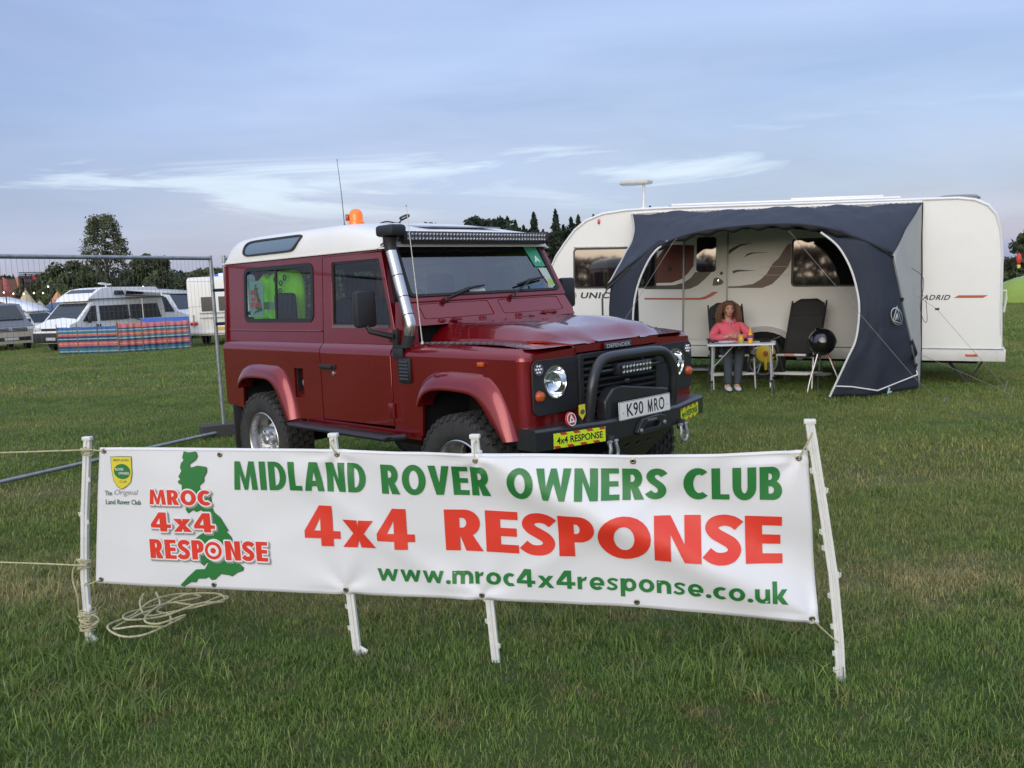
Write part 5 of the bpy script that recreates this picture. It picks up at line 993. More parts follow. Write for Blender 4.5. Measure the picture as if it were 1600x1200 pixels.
a=MB(); a.plate([(-1.22,-.10),(-1.10,-.16),(-.78,-.13),(-.72,0),(-.78,.13),(-1.10,.16),(-1.22,.10)],[],lambda p,q,h:(p,.25+q,2.93+(p+1.22)*.02+h),0,.05); ob('aerial_head',a,mat('aerial_grey_white',(.55,.55,.52),.4),ae,bev=.015)
a=MB(); a.box((3.96,.05,1.18),(.05,.02,.04)); a.tube([(4.02,.30,1.28),(4.14,.32,1.30),(4.15,.33,1.20),(4.13,.34,1.0)],.016,8); ob('grab_handle',a,mat('pale_handle',(.7,.7,.6),.4),CV)
a=MB(); a.box((4.06,1.1,.80),(.08,1.7,.55),bev=.03); a.box((4.07,1.1,.45),(.10,2.1,.20),bev=.04); ob('rear_bumper',a,MT['skirt_white'],CV)
# under-floor dark parts, corner steadies, tow frame
a=MB(); a.box((1.0,1.1,.33),(5.6,1.9,.06)); ob('floor_underside',a,DARK,CV)
for x in (-1.9,3.45): a=MB(); a.tube([(x,.30,.33),(x+.28,.30,-.02)],.022,6); a.box((x+.30,.30,-.08),(.16,.12,.02)); a.tube([(x+.45,.30,.33),(x+.28,.3,.02)],.012,6); ob('corner_steady',a,mat('steady_dark',(.07,.07,.07),.6,.4),CV)
t=thing('caravan_step','low folding metal step in front of the caravan wall beside the table','step',(cw(-.02,.0,.35).x,cw(-.02,.0,.35).y,0),CY)
a=MB(); a.box((0,0,.20),(.56,.30,.03),bev=.006); ob('tread',a,BLACKM,t)
for x in (-.27,.27):
    for y in (-.14,.14): a=MB(); a.tube([(x,y,.20),(x*1.08,y*1.25,0)],.010,6); ob('leg',a,GALV,t)
a=MB(); a.tube([(-.28,-.15,.19),(.28,-.15,.19)],.010,6); ob('front_tube',a,GALV,t)
# ---------------------------------------------------------------- porch awning
AW=thing('porch_awning','dark navy porch awning with white piping fixed to the side of the caravan','awning',(3.3,12,0))
AWo=Vector((3.3,12,0))
def W(P): return [Vector(p)-AWo for p in P]
ARCH=[(1.309,11.738,1.454),(1.605,11.484,1.715),(1.948,11.267,1.937),(2.322,11.093,2.063),(2.833,10.896,2.115),(3.403,10.711,2.108),(3.828,10.604,2.037),(4.204,10.587,1.898),(4.459,10.609,1.782),(4.674,10.697,1.661)]
RAIL=[(1.908,13.352,2.500),(2.39,13.195,2.494),(2.921,13.023,2.476),(3.438,12.855,2.458),(3.943,12.691,2.441),(4.435,12.531,2.430),(4.835,12.401,2.418),(5.227,12.273,2.407),(5.459,12.198,2.400),(5.695,12.121,2.392)]
PIPER=[(3.786,10.639,1.996),(3.971,10.579,1.818),(4.107,10.534,1.545),(4.181,10.51,1.238),(4.195,10.506,1.008),(4.161,10.517,0.702),(4.071,10.546,0.472),(3.886,10.638,0)]
EDGER=[(4.674,10.697,1.661),(4.776,10.748,1.286),(4.861,10.794,0.969),(4.96,10.867,0.684),(5.045,10.945,0.435),(5.137,11.072,0.257),(5.217,11.152,0.0)]
SEAM=[(5.691,12.112,2.403),(5.686,12.114,1.938),(5.69,12.112,1.416),(5.686,12.114,0.89),(5.689,12.113,0.447),(5.684,12.114,0.0)]
def res(P,n):   # resample a polyline smoothly
    Q=crm3(P,8); d=[0]
    for i in range(1,len(Q)): d.append(d[-1]+(Q[i]-Q[i-1]).length)
    return [Vector([float(np.interp(d[-1]*k/n,d,[q[j] for q in Q])) for j in range(3)]) for k in range(n+1)]
def crm3(P,n): return wander(P,n)
nA=90; A_=res(W(ARCH),nA); B_=res(W(RAIL),nA); rows=[]
for j in range(25):
    t_=j/24; row=[]
    for i in range(nA+1):
        u=i/nA; p=B_[i].lerp(A_[i],t_); bulge=.05*(1-u)**2+.05+.03*u; p=p+CUX*(.17*(1-u)**4*math.sin(PI*t_)); p=p+Vector((0,0,bulge*math.sin(PI*t_)*.9)) if u<.98 else p+Vector((0,0,.05*math.sin(PI*t_)))
        wr=.018*math.sin(u*52+t_*11)*math.sin(PI*t_)**.5*(.4+.6*noise.noise(Vector((u*6,t_*2,0)))) + .045*noise.noise(Vector((u*9-t_*3,t_*1.5,4)))+.02*noise.noise(Vector((u*24-t_*7,t_*2.5,8)))-(.030*(1-abs(math.sin(u*10.5+t_*2.6+noise.noise(Vector((u*5,t_*2,6))))))**5+.016*(1-abs(math.sin(u*19-t_*3.5+1)))**6)*math.sin(PI*t_)*math.sin(PI*t_)
        row.append(p+Vector((0,0,wr)))
    rows.append(row)
def inner(sub): return sub
ROOFROWS=rows; mb=MB(); mb.loft(rows); ob('roof_panel',mb,NAVY,AW,ang=180,solid=.004)
lip=[[p for p in A_],[p+Vector((0,.0,-.055)) for p in A_]]; mb=MB(); mb.tube(A_,.018,8); ob('arch_pole_sleeve',mb,mat('black_fabric',(.010,.011,.014),.8),AW)
mb=MB(); mb.loft([[p+Vector((-.02*math.cos(0),-.012,.0)) for p in A_],[p+Vector((0,.01,-.045-.02*math.sin(i*.9))) for i,p in enumerate(A_)]]); ob('valance',mb,MT['black_fabric'],AW,ang=180,solid=.003)
mb=MB(); Bq=res(W(RAIL),110)
mb.loft([[p+Vector((0,-.02,.035)) for p in Bq],[p+Vector((-.01,-.03,.004+ (.010 if i%2 else -.006))) for i,p in enumerate(Bq)]]); ob('rail_strip',mb,mat('rail_white',(.75,.75,.74),.4),AW,ang=180,solid=.003)
# front right panel: fan between the piping and the outer edge, folded round the corner at the foot
FOOT=[(3.886,10.638,0),(4.134,10.61,0),(4.442,10.615,0),(4.816,10.914,0),(5.217,11.152,0)]
nP=44; PR=res(W(PIPER),nP); ER=res(W(EDGER),nP); CORN=res(W([(4.30,10.56,1.845),(4.40,10.52,1.5),(4.46,10.50,1.1),(4.47,10.52,.7),(4.45,10.56,.3),(4.442,10.615,0)]),nP)
rows=[]
for i in range(nP+1):
    v=i/nP; row=[]
    for j in range(23):
        u=j/22
        p=PR[i].lerp(CORN[i],u/.55) if u<=.55 else CORN[i].lerp(ER[i],(u-.55)/.45)
        p=p+Vector((-.3,-.95,0))*(.025*math.sin(u*PI)*math.sin(v*PI)+.040*noise.noise(Vector((u*3+v*1.5,v*2,7)))+.016*noise.noise(Vector((u*8+v*5,v*5,2)))-(.030*(1-abs(math.sin(u*5+v*3.2+.4)))**5+.02*(1-abs(math.sin(u*9-v*4)))**6)*math.sin(PI*u)*math.sin(PI*v)**.5); row.append(p)
    rows.append(row)
mb=MB(); mb.loft(rows); 
# the piece above, between arch and piping top
fr_=ob('front_panel_right',mb,NAVY,AW,ang=180,solid=.004)
k0=min(range(nA+1),key=lambda i:(A_[i]-PR[0]).length); seg=A_[k0:]; mb=MB(); top=res([tuple(p) for p in seg],22)
mb.loft([[p for p in top],[rows[0][j] for j in range(0,23)]]); ob('front_panel_top',mb,NAVY,AW,ang=180,solid=.004)
PIP=mat('white_piping',(.72,.72,.70),.5)
mb=MB(); mb.tube([p+Vector((-.01,-.012,0)) for p in PR],.013,6); ob('piping',mb,PIP,AW)
BPR=[(3.930,10.600,0.134),(4.127,10.570,0.121),(4.43,10.545,0.063),(4.80,10.84,0.110),(5.145,11.04,0.175)]
q=[Vector(p)-AWo for p in BPR]; mb=MB(); mb.tube([q[0],q[1]],.009,6); mb.tube([q[1],q[2],q[3],q[4]],.009,6); mb.tube([q[4],ER[-7]],.009,6); ob('hem_piping',mb,PIP,AW)
# grey end panel between outer edge and wall seam
nS=16; EA=res(W([(5.695,12.121,2.392),(5.33,11.66,2.16),(5.0,11.2,1.92),(4.80,10.9,1.76),(4.674,10.697,1.661)]+[tuple(p) for p in EDGER[1:]]),34); SE=res(W(SEAM),34)
# build from the top corner: both edges start there
mb=MB(); mb.loft([[EA[i].lerp(SE[i],j/10)+Vector((.25,-.1,0))*(.05*math.sin(PI*j/10)*math.sin(PI*i/34)+.02*noise.noise(Vector((i*.2,j*.3,2)))) for j in range(11)] for i in range(35)]); ob('end_panel',mb,GREYF,AW,ang=180,solid=.003)
mb=MB(); mb.tube([p+CN*.01 for p in SE],.012,6); ob('seam_piping',mb,MT['black_fabric'],AW)
mb=MB(); mb.tube(ER,.012,6); ob('edge_piping',mb,mat('grey_tape',(.14,.15,.15),.6),AW)
for p in (ER[13],ER[27],ER[36]): mb=MB(); mb.box(p,(.05,.03,.05),rot=(0,.4,.3),bev=.006); ob('clip',mb,MT['black_fabric'],AW)
mb=MB(); p=ER[30]; mb.loft([[p+Vector((.0,0,.16)),p+Vector((.11,.10,-.03))],[p+Vector((-.0,0,-.12)),p+Vector((.10,.09,-.06))]]); ob('corner_gusset',mb,MT['black_fabric'],AW,solid=.004)
# logo print on the panel
LGc=(ER[20].lerp(CORN[20],.55)); lx=(ER[20]-CORN[20]).normalized(); 
lz=Vector((0,0,1)); ln=lx.cross(lz).normalized(); ln=-ln if ln.y>0 else ln
LO=LGc+ln*.045
def lgf(a,b,h): return LO+lx*a+lz*b+ln*h
mb=MB(); mb.plate([(.135*math.cos(R(a)),.105*math.sin(R(a))) for a in range(0,360,15)],[[(.122*math.cos(R(a)),.092*math.sin(R(a))) for a in range(0,360,15)]],lgf,0,.002)
mb.plate([(-.10,-.075),(0,.13),(.125,-.075)],[[(-.075,-.062),(0,.098),(.10,-.062)]],lambda a,b,h:lgf(a,b,h+.003),0,.002); mb.plate([(-.062,-.062),(-.005,.045),(.055,-.045),(.0,-.035)],[],lambda a,b,h:lgf(a,b,h+.006),0,.002); ob('logo_print',mb,mat('logo_grey',(.42,.44,.44),.5),AW,ang=180)
mb=MB(); O2=(q[3]*.35+q[2]*.65)+Vector((.05,-.035,-.035)); d2=(q[3]-q[2]).normalized(); mb.plate([(-.05,-.03),(.06,-.03),(.07,-.018),(.0,.0),(.03,.02),(-.005,.05),(-.03,.01),(-.045,-.01)],[],lambda a,b,h:O2+d2*a+Vector((0,0,b))+Vector((-.01,-h,0)),0,.002); ob('hem_logo',mb,mat('logo_pale_blue',(.45,.62,.65),.5),AW)
# left front panel
PIPEL=[(2.042,11.237,1.996),(1.869,11.293,1.861),(1.734,11.358,1.625),(1.651,11.406,1.382),(1.605,11.431,1.094),(1.583,11.459,0.507),(1.56,11.47,0)]
LOUT=[(1.309,11.738,1.454),(1.345,11.727,1.25),(1.33,11.735,.84),(1.29,11.745,.4),(1.27,11.75,0)]
PL=res(W(PIPEL),24); LL=res(W([(1.95,11.268,2.02),(1.605,11.484,1.745),(1.40,11.66,1.54)]+LOUT[1:]),24)
mb=MB(); mb.loft([[PL[i].lerp(LL[i],j/8)+Vector((0,-.03,0))*math.sin(PI*j/8)*(.5+noise.noise(Vector((j*.6,i*.15,3)))) for j in range(9)] for i in range(25)]); ob('front_panel_left',mb,NAVY,AW,ang=180,solid=.004)
mb=MB(); mb.tube([p+Vector((.01,-.012,0)) for p in PL],.013,6); ob('piping',mb,PIP,AW)
wl_=[Vector((2.15,13.2,0))-AWo,Vector((1.95,13.28,0))-AWo]
mb=MB(); LE=res(W([(1.309,11.738,1.454),(1.33,12.1,1.80),(1.45,12.6,2.16),(1.66,13.05,2.42),(1.908,13.352,2.5)]),16); LB=res(W([(1.27,11.75,0),(1.45,12.2,0),(1.65,12.7,0),(1.95,13.34,0)]),16)
ob('left_edge_tape',(lambda m_:(m_.tube([r_[0] for r_ in ROOFROWS],.016,6),m_)[1])(MB()),mat('edge_grey',(.42,.42,.40),.6),AW)
# dark inner drop beside the left opening
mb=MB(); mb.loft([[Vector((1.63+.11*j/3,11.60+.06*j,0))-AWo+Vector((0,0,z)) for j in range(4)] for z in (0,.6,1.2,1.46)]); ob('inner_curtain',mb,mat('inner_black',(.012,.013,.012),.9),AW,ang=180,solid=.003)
# lining strip under the arch
mb=MB(); mb.loft([[A_[i]+Vector((.0,.35,-.02-.0*i)) for i in range(9,86)],[A_[i].lerp(B_[i],.5)+Vector((0,0,-.10)) for i in range(9,86)],[B_[i]+Vector((0,-.06,-.16)) for i in range(9,86)]]); ob('roof_lining',mb,mat('lining_olive',(.045,.050,.042),.9),AW,ang=180)
# poles inside
for s_ in (.0,): pass
mb=MB(); mb.tube(W([(1.25,11.70,1.30),(1.33,11.71,1.44),(1.60,11.47,1.68)]),.012,8); mb.tube(W([(1.25,11.70,1.30),(1.24,11.71,0)]),.013,8); mb.tube(W([(1.24,11.71,.86),(1.40,11.72,.90)]),.012,6); ob('side_pole',mb,mat('dark_pole',(.08,.08,.08),.4,.5),AW)
# guy lines
def guy(label,pts): 
    mb=MB(); mb.tube(pts,.0024,5); tag(ob('guy_line',mb,mat('guy_cord',(.22,.21,.19),.7)),label,'guy line','guy lines of the awning')
guy('thin guy line from the arch top down across the right front panel',[(3.416,10.706,2.03),(3.43,10.66,2.0),(4.646,10.075,.277),(4.92,9.94,-.03)])
guy('thin guy line from the left of the arch down behind the red bonnet',[(2.15,11.13,2.02),(2.1,11.10,1.98),(1.25,10.35,.9),(.55,9.7,0)])
guy('guy line from the lower outer corner of the awning to the right',[tuple(ER[30]+AWo+Vector((.11,.09,-.04))),(6.05,10.55,-.05)])
guy('guy line crossing the plain rear end of the caravan',[(5.42,11.72,1.16),(5.621,11.546,.978),(6.35,11.2,-.06)])
mb=MB(); mb.box((5.63,11.54,.97),(.05,.02,.03),bev=.004); tag(ob('line_tensioner',mb,MT['dark_pole']),'small dark tensioner on the guy line in front of the caravan rear','tensioner')
mb=MB(); mb.tube(wander([(5.28,11.52,1.52),(5.40,11.50,1.42),(5.44,11.52,1.30),(5.40,11.52,1.0),(5.44,11.5,.82),(5.48,11.5,.84),(5.46,11.5,1.1)]),.004,5); tag(ob('hanging_cord',mb,MT['dark_pole']),'loose cord loop hanging against the grey end panel of the awning','cord')
for x,y,l in ((4.92,9.94,'peg holding the guy line in front of the navy panel'),(6.05,10.55,'left of the two pegs on the grass under the caravan rear'),(6.35,11.2,'right of the two pegs on the grass under the caravan rear')):
    mb=MB(); mb.tube([(x,y,-.1),(x+.02,y-.02,.03),(x+.035,y-.02,.02)],.006,6); tag(ob('tent_peg',mb,GALV),l,'peg')
# ---------------------------------------------------------------- camping furniture, things on the table, the woman, the barbecue
ALU=mat('frame_alu',(.58,.58,.57),.35,.5); CHF=mat('chair_fabric',(.030,.029,.027),.85,var=.15,vs=6,bump=.1,bs=150); CHP=mat('chair_plastic',(.014,.014,.014),.5)
def recliner(label,loc,rz,lean=.40,top=.74):
    gz=G(loc[0],loc[1]); t=thing('reclining_chair',label,'camping chair',(loc[0],loc[1],gz),rz,'dark reclining camping chairs')
    a=MB(); a.loft([[(x,y,z-.02*math.cos(x*6)) for x in [-.23+.46*i/8 for i in range(9)]] for y,z in ((-.24,.455),(-.20,.47),(0,.44),(.20,.42))]); ob('seat',a,CHF,t,solid=.025,ang=180)
    L_=Vector((0,lean,top)); rows=[]
    for k in range(13):
        v=k/12; c=Vector((0,.21,.42))+L_*v; w_=.235*(1-.0*v) if v<.86 else .235*math.sqrt(max(0.05,1-((v-.86)/.16)**2)); roll=.03*math.exp(-((v-.74)/.06)**2)-.02*math.exp(-((v-.66)/.02)**2)+.012*math.sin(v*22)
        rows.append([c+Vector((w_*s_,-.02-roll*(1-s_*s_)-.01*(1-s_*s_),0)) for s_ in [-1+2*i/10 for i in range(11)]])
    a=MB(); a.loft(rows); ob('backrest',a,CHF,t,solid=.03,ang=180)
    a=MB(); c=Vector((0,.21,.42))+L_*.76; a.box(c+Vector((0,-.045,0)),(.40,.05,.10),rot=(-.45,0,0),bev=.022); ob('head_cushion',a,CHF,t)
    for s_ in (-1,1):
        a=MB(); x=.275*s_; a.tube([(x,-.29,.0),(x,-.20,.44),(x,-.16,.62)],.012,8); ob('leg',a,ALU,t)
        a=MB(); a.tube([(x*.98,.42,.0),(x*.98,.12,.40),(x*.98,-.02,.60)],.012,8); ob('leg',a,mat('leg_grey',(.20,.20,.20),.4,.4),t)
        a=MB(); a.box((x*1.03,-.02,.645),(.055,.46,.028),rot=(R(3),0,0),bev=.012); ob('armrest',a,CHP,t)
        a=MB(); a.tube([(x,.10,.63),(x*.95,.25,.50)],.014,6); a.tube([(x,-.22,.44),(x,.24,.42)],.018,8); a.tube([Vector((x*.86,.21,.42)),Vector((x*.86,.21,.42))+L_*.97],.012,6); ob('side_frame',a,CHP,t)
    a=MB(); a.box((0,-.275,.205),(.55,.018,.035),bev=.004); a.box((0,.34,.16),(.52,.014,.022)); ob('crossbar',a,mat('bar_white',(.66,.66,.64),.4),t)
    a=MB(); a.box((0,-.268,.455),(.40,.020,.030),bev=.004); q=ob('seat_front_bar',a,MT['bar_white'],t); a=MB(); a.box((-.02,-.279,.455),(.14,.003,.020)); ob('maker_label',a,mat('label_orange',(.65,.16,.06),.5),q)
    return t
recliner('empty dark reclining chair with high back beside the black barbecue',(3.88,11.86),R(-34),lean=.46)
recliner('dark reclining chair with the woman in the pink top sitting in it',(3.03,12.02),R(-6),lean=.33,top=.72)
# folding table
TX,TY,TR=3.04,11.50,R(-17); gt=G(TX,TY); TH=.645
t=thing('folding_table','small white folding table with slim metal legs in front of the woman','table',(TX,TY,gt),TR)
a=MB(); a.plate(rrect(-.43,-.26,.43,.26,.05),[],lambda x,y,h:(x,y,TH+h),-.022,0); ob('tabletop',a,mat('table_white',(.70,.71,.74),.35,var=.02,vs=4),t,bev=.004)
for x,y,dx in ((-.36,-.20,-.03),(.36,-.20,.02),(-.36,.20,-.05),(.36,.20,.05)):
    a=MB(); a.tube([(x,y,TH-.02),(x+dx*.6,y*1.02,.14)],.013,8); lg=ob('leg',a,ALU,t); a=MB(); a.tube([(x+dx*.55,y*1.02,.17),(x+dx*.56,y*1.02,.14)],.016,8); ob('collar',a,CHP,lg); a=MB(); a.tube([(x+dx*.6,y*1.02,.15),(x+dx,y*1.04,-.02)],.009,8); ob('lower_leg',a,mat('leg_grey',(.20,.20,.20),.4,.4),lg)
a=MB(); a.tube([(-.36,-.20,.34),(-.10,-.20,TH-.03)],.006,6); a.tube([(-.36,.2,.30),(-.36,-.2,.30)],.008,6); a.tube([(.36,.2,.30),(.36,-.2,.30)],.008,6); ob('brace',a,ALU,t)
Mt=Matrix.Translation((TX,TY,gt+TH))@Matrix.Rotation(TR,4,'Z')
def ontable(x,y): return Mt@Vector((x,y,0))
YB_=mat('mustard_yellow',(.85,.42,.02),.3,coat=.4)
t=thing('squeeze_bottle','tall yellow squeezy mustard bottle with a purple label on the white table','bottle',ontable(.115,-.11),0)
a=MB(); a.lathe([(.020,0),(.033,.004),(.035,.02),(.030,.05),(.035,.085),(.034,.11),(.024,.130),(.020,.134)],20); ob('bottle_body',a,YB_,t)
a=MB(); a.lathe([(.021,.134),(.022,.150),(.014,.158),(.008,.19),(.004,.197),(0,.198)],16); ob('nozzle_cap',a,YB_,t)
a=MB(); a.lathe([(.0345,.062),(.0358,.085),(.0352,.108)],20,caps=False); lb_=ob('bottle_label',a,mat('label_purple',(.22,.05,.22),.5),t); a=MB(); a.lathe([(.036,.060),(.0362,.068)],20,caps=False); ob('label_stripe',a,mat('label_cream',(.75,.5,.4),.5),lb_)
t=thing('glass_jar','small yellow mustard jar with a yellow lid left of the squeezy bottle','jar',ontable(-.005,-.08),0)
a=MB(); a.lathe([(.030,0),(.036,.008),(.037,.06),(.032,.078),(.030,.082)],20); ob('jar_body',a,mat('jar_yellow',(.55,.36,.06),.25,coat=.6),t); a=MB(); a.lathe([(.033,.080),(.035,.084),(.035,.100),(.031,.104),(0,.105)],20); ob('lid',a,YB_,t)
t=thing('plate','flat white plate lying on the left of the white table','plate',ontable(-.20,-.05),0)
a=MB(); a.lathe([(.07,.002),(.11,.006),(.145,.022),(.148,.024),(.140,.020),(.10,.010),(0,.008)],28); ob('dish',a,mat('crockery',(.78,.80,.86),.25,coat=.3),t)
a=MB(); a.tube(wander([(-.05,0,.012),(-.02,.01,.03),(.02,0,.018),(.05,.01,.028),(.09,0,.012)]),.014,8); o=ob('glasses_case',a,CHP); o.location=ontable(-.38,-.05); tag(o,'small black object at the left edge of the white table','glasses')
a=MB(); a.box((0,0,.010),(.14,.05,.018),bev=.006); a.tube([(-.07,.02,.02),(0,.03,.035),(.07,.01,.02)],.007,6); o=ob('dark_tongs',a,CHP); o.location=ontable(.30,.02); o.rotation_euler=(0,0,.3); tag(o,'small flat black object right of the bottle on the white table','utensil')
# ---- woman
def skin(name,verts,edges,radii,m_,parent,sub=2,root=0):
    me=bpy.data.meshes.new(name); me.from_pydata([tuple(v) for v in verts],edges,[]); o=bpy.data.objects.new(name,me); C.objects.link(o); o.parent=parent; me.materials.append(m_)
    md=o.modifiers.new('skin','SKIN'); md.use_smooth_shade=True; md.branch_smoothing=.6
    for i,sv in enumerate(me.skin_vertices[0].data): r_=radii[i]; sv.radius=r_ if hasattr(r_,'__len__') else (r_,r_); sv.use_root=(i==root)
    q=o.modifiers.new('sub','SUBSURF'); q.levels=sub; q.render_levels=sub; return o
WX,WY=3.03,12.00; gw=G(WX,WY)
P_=thing('person','seated woman in a coral pink hooded top and grey trousers behind the white table','person',(WX,WY,gw))
SKIN=mat('skin',(.56,.30,.21),.5,var=.05,vs=20,sub=.1); PINK=mat('coral_top',(.76,.13,.175),.8,var=.08,vs=9,bump=.25,bs=60); JEAN=mat('grey_trousers',(.055,.070,.080),.85,var=.12,vs=12,bump=.2,bs=120); HAIR=mat('auburn_hair',(.15,.075,.040),.6,var=.45,vs=45,bump=.6,bs=160); SHOE=mat('white_trainers',(.60,.62,.64),.6,var=.06,vs=30)
# continuous body: pelvis, spine, neck, head core, arms, hands (palms), legs, feet
Bv=[(0,-.02,.52),(0,.05,.68),(0,.12,.82),(0,.155,.90),(0,.150,.955),(0,.125,1.03),(0,.12,1.10),
    (-.15,.12,.86),(-.24,-.0,.70),(-.17,-.17,.700),(-.085,-.235,.720),(.15,.12,.86),(.25,.0,.70),(.15,-.17,.700),(.055,-.235,.725),
    (-.09,-.05,.50),(-.13,-.33,.53),(-.155,-.42,.30),(-.165,-.44,.09),(-.175,-.52,.045),(.09,-.05,.50),(.03,-.33,.54),(-.02,-.42,.30),(-.045,-.44,.09),(-.05,-.52,.045)]
Be=[(0,1),(1,2),(2,3),(3,4),(4,5),(5,6),(2,7),(7,8),(8,9),(9,10),(2,11),(11,12),(12,13),(13,14),(0,15),(15,16),(16,17),(17,18),(18,19),(0,20),(20,21),(21,22),(22,23),(23,24)]
Br=[.13,(.13,.11),(.14,.11),.06,.046,.075,.062,.052,.042,.032,.026,.052,.042,.032,.026,.08,.062,.05,.035,.03,.08,.062,.05,.035,.03]
ob_=skin('body',Bv,Be,Br,SKIN,P_)
# face: separate shaped head surface is part of the body's child parts
hc=Vector((0,.105,1.065))
def headmesh():
    a=MB(); n=28; m_=22; rows=[]
    for i in range(m_+1):
        th=PI*i/m_; row=[]
        for j in range(n):
            ph=2*PI*j/n; x=math.sin(th)*math.cos(ph); y=math.sin(th)*math.sin(ph); z=math.cos(th)
            p=Vector((x*.070,y*.088,z*.108)); f=max(0,-y)
            if z<-.1: p.x*=1-.28*(-z-.1); p.y*=1-.12*(-z)            # jaw narrows
            # nose, brow, eye sockets, lips, chin, cheeks on the -y side
            p.y-=.020*math.exp(-((x/.16)**2+((z+.14)/.16)**2))*f*(1 if z>-.34 else .3)
            p.y-=.009*math.exp(-((x/.13)**2+((z-.08)/.2)**2))*f
            for sx in (-1,1): p.y+=.010*math.exp(-(((x-sx*.40)/.16)**2+((z-.06)/.10)**2))*f; p.y-=.006*math.exp(-(((x-sx*.5)/.2)**2+((z+.22)/.18)**2))*f
            p.y-=.006*math.exp(-(((x)/.28)**2+((z-.24)/.08)**2))*f
            p.y-=.007*math.exp(-((x/.22)**2+((z+.48)/.07)**2))*f; p.y-=.008*math.exp(-((x/.2)**2+((z+.80)/.12)**2))*f
            row.append(p+hc)
        rows.append(row)
    a.loft(rows,closed=True); return a
hd=ob('face',headmesh(),SKIN,P_,ang=180,sub=1)
for s_ in (-1,1):
    a=MB(); a.lathe([(0,.0),(.008,-.001),(.011,-.004)],12,Matrix.Translation(hc+Vector((s_*.028,-.0815,.008)))@Matrix.Scale(.6,4,(0,0,1))@Matrix.Scale(1.35,4)@Matrix.Rotation(R(90),4,'X'),caps=False); ob('eye',a,mat('eye_dark',(.03,.02,.015),.3),hd)
    a=MB(); a.tube([hc+Vector((s_*.012,-.094,.026)),hc+Vector((s_*.030,-.089,.031)),hc+Vector((s_*.046,-.075,.024))],[.003,.004,.0025],6); ob('eyebrow',a,HAIR,hd)
    a=MB(); a.lathe([(0,.006),(.010,.004),(.014,-.002)],12,Matrix.Translation(hc+Vector((s_*.070,.0,-.01)))@Matrix.Scale(1.5,4,(0,0,1))@Matrix.Rotation(R(90)*s_,4,'Y')); ob('ear',a,SKIN,hd)
a=MB(); a.tube([hc+Vector((x,-.0950+abs(x)*.40,-.052+abs(x)*.1)) for x in (-.024,-.012,0,.012,.024)],[.002,.0042,.004,.0042,.002],6); ob('lips',a,mat('lips',(.30,.07,.07),.5),hd)
# hair: shoulder-length, full and wavy, from many overlapping locks round the head
a=MB(); r_=random.Random(2)
rows=[]
for i in range(15):
    th=PI*.93*i/14*.62; row=[]
    for j in range(25):
        ph=R(-62)+R(304)*j/24; rr_=1.13+.05*noise.noise(Vector((th*4,ph*3,0)))
        row.append(hc+Vector((math.sin(th)*math.sin(ph+PI)*-.088*rr_*1.06,math.sin(th)*-math.cos(ph+PI)*.105*rr_*-1*-1,math.cos(th)*.118*rr_+.004)))
    rows.append(row)
for k in range(190):
    ph=R(r_.uniform(66,294)); x0=math.sin(ph); y0=-math.cos(ph); st=Vector((x0*.045,y0*.045+.01,.108)); pts=[hc+st]
    out=r_.uniform(1.02,1.5); ln=r_.uniform(.12,.27)
    pts.append(hc+Vector((x0*.088*out,y0*.10*out+.008,.055))); pts.append(hc+Vector((x0*.108*out+r_.uniform(-.01,.01),y0*.112*out+.01,-.03))); pts.append(hc+Vector((x0*.116*out+r_.uniform(-.02,.02),y0*.108*out+.012,-.03-ln*.5))); pts.append(hc+Vector((x0*.095*out+r_.uniform(-.02,.02),y0*.095*out+.01,-.03-ln*.75)))
    a.tube(wander(pts,4),[.006+.008*math.sin(PI*min(1,q/14+.1)) for q in range(17)],5)
for k in range(46): # fringe
    x=r_.uniform(-.062,.062); pts=[hc+Vector((x*.7,-.02,.118)),hc+Vector((x*1.0,-.076,.096)),hc+Vector((x*1.2+r_.uniform(-.006,.006),-.094+abs(x)*.35,.070+r_.uniform(-.012,.010)))]; a.tube(wander(pts,4),[.006]*4+[.0065]*4+[.002],5)
ob('hair',a,HAIR,P_,kind='stuff')
a=MB(); a.lathe([(0,.124),(.05,.115),(.085,.075),(.094,.02),(.09,-.04)],24,Matrix.Translation(hc+Vector((0,.022,0))),caps=False); ob('hair_cap',a,HAIR,P_)
# hooded top: follows torso and arms, ends at wrists and hips
Tv=[(0,-.03,.53),(0,.03,.66),(0,.09,.78),(0,.135,.870),(-.155,.11,.855),(-.215,.05,.77),(-.265,-.01,.685),(-.20,-.13,.700),(-.125,-.205,.712),(.155,.11,.855),(.215,.05,.77),(.27,-.01,.685),(.19,-.13,.700),(.105,-.205,.715)]
Te=[(0,1),(1,2),(2,3),(2,4),(4,5),(5,6),(6,7),(7,8),(2,9),(9,10),(10,11),(11,12),(12,13)]
Tr=[(.165,.135),(.165,.135),(.16,.125),(.085,.075),.072,.066,.058,.052,.040,.072,.066,.058,.052,.040]
top_=skin('hooded_top',Tv,Te,Tr,PINK,P_)
a=MB(); a.tube([(.085*math.cos(R(q)),.135+.075*math.sin(R(q))-.035*(math.sin(R(q))<0)*abs(math.sin(R(q))),.912-.030*max(0,-math.sin(R(q)))) for q in range(0,360,20)],.022,8,closed=True); ob('hood_collar',a,PINK,top_)
a=MB(); a.tube([(-.018,-.010,.895),(-.020,-.035,.84)],.003,5); a.tube([(.02,-.010,.895),(.022,-.035,.83)],.003,5); ob('drawstring',a,mat('cord_white',(.6,.5,.5),.6),top_)
a=MB(); a.loft([[(-.035,.04,.915),(0,.028,.915),(.035,.04,.915)],[(-.03,.02,.885),(0,.006,.88),(.03,.02,.885)]]); ob('inner_collar',a,mat('collar_grey',(.35,.33,.34),.7),top_)
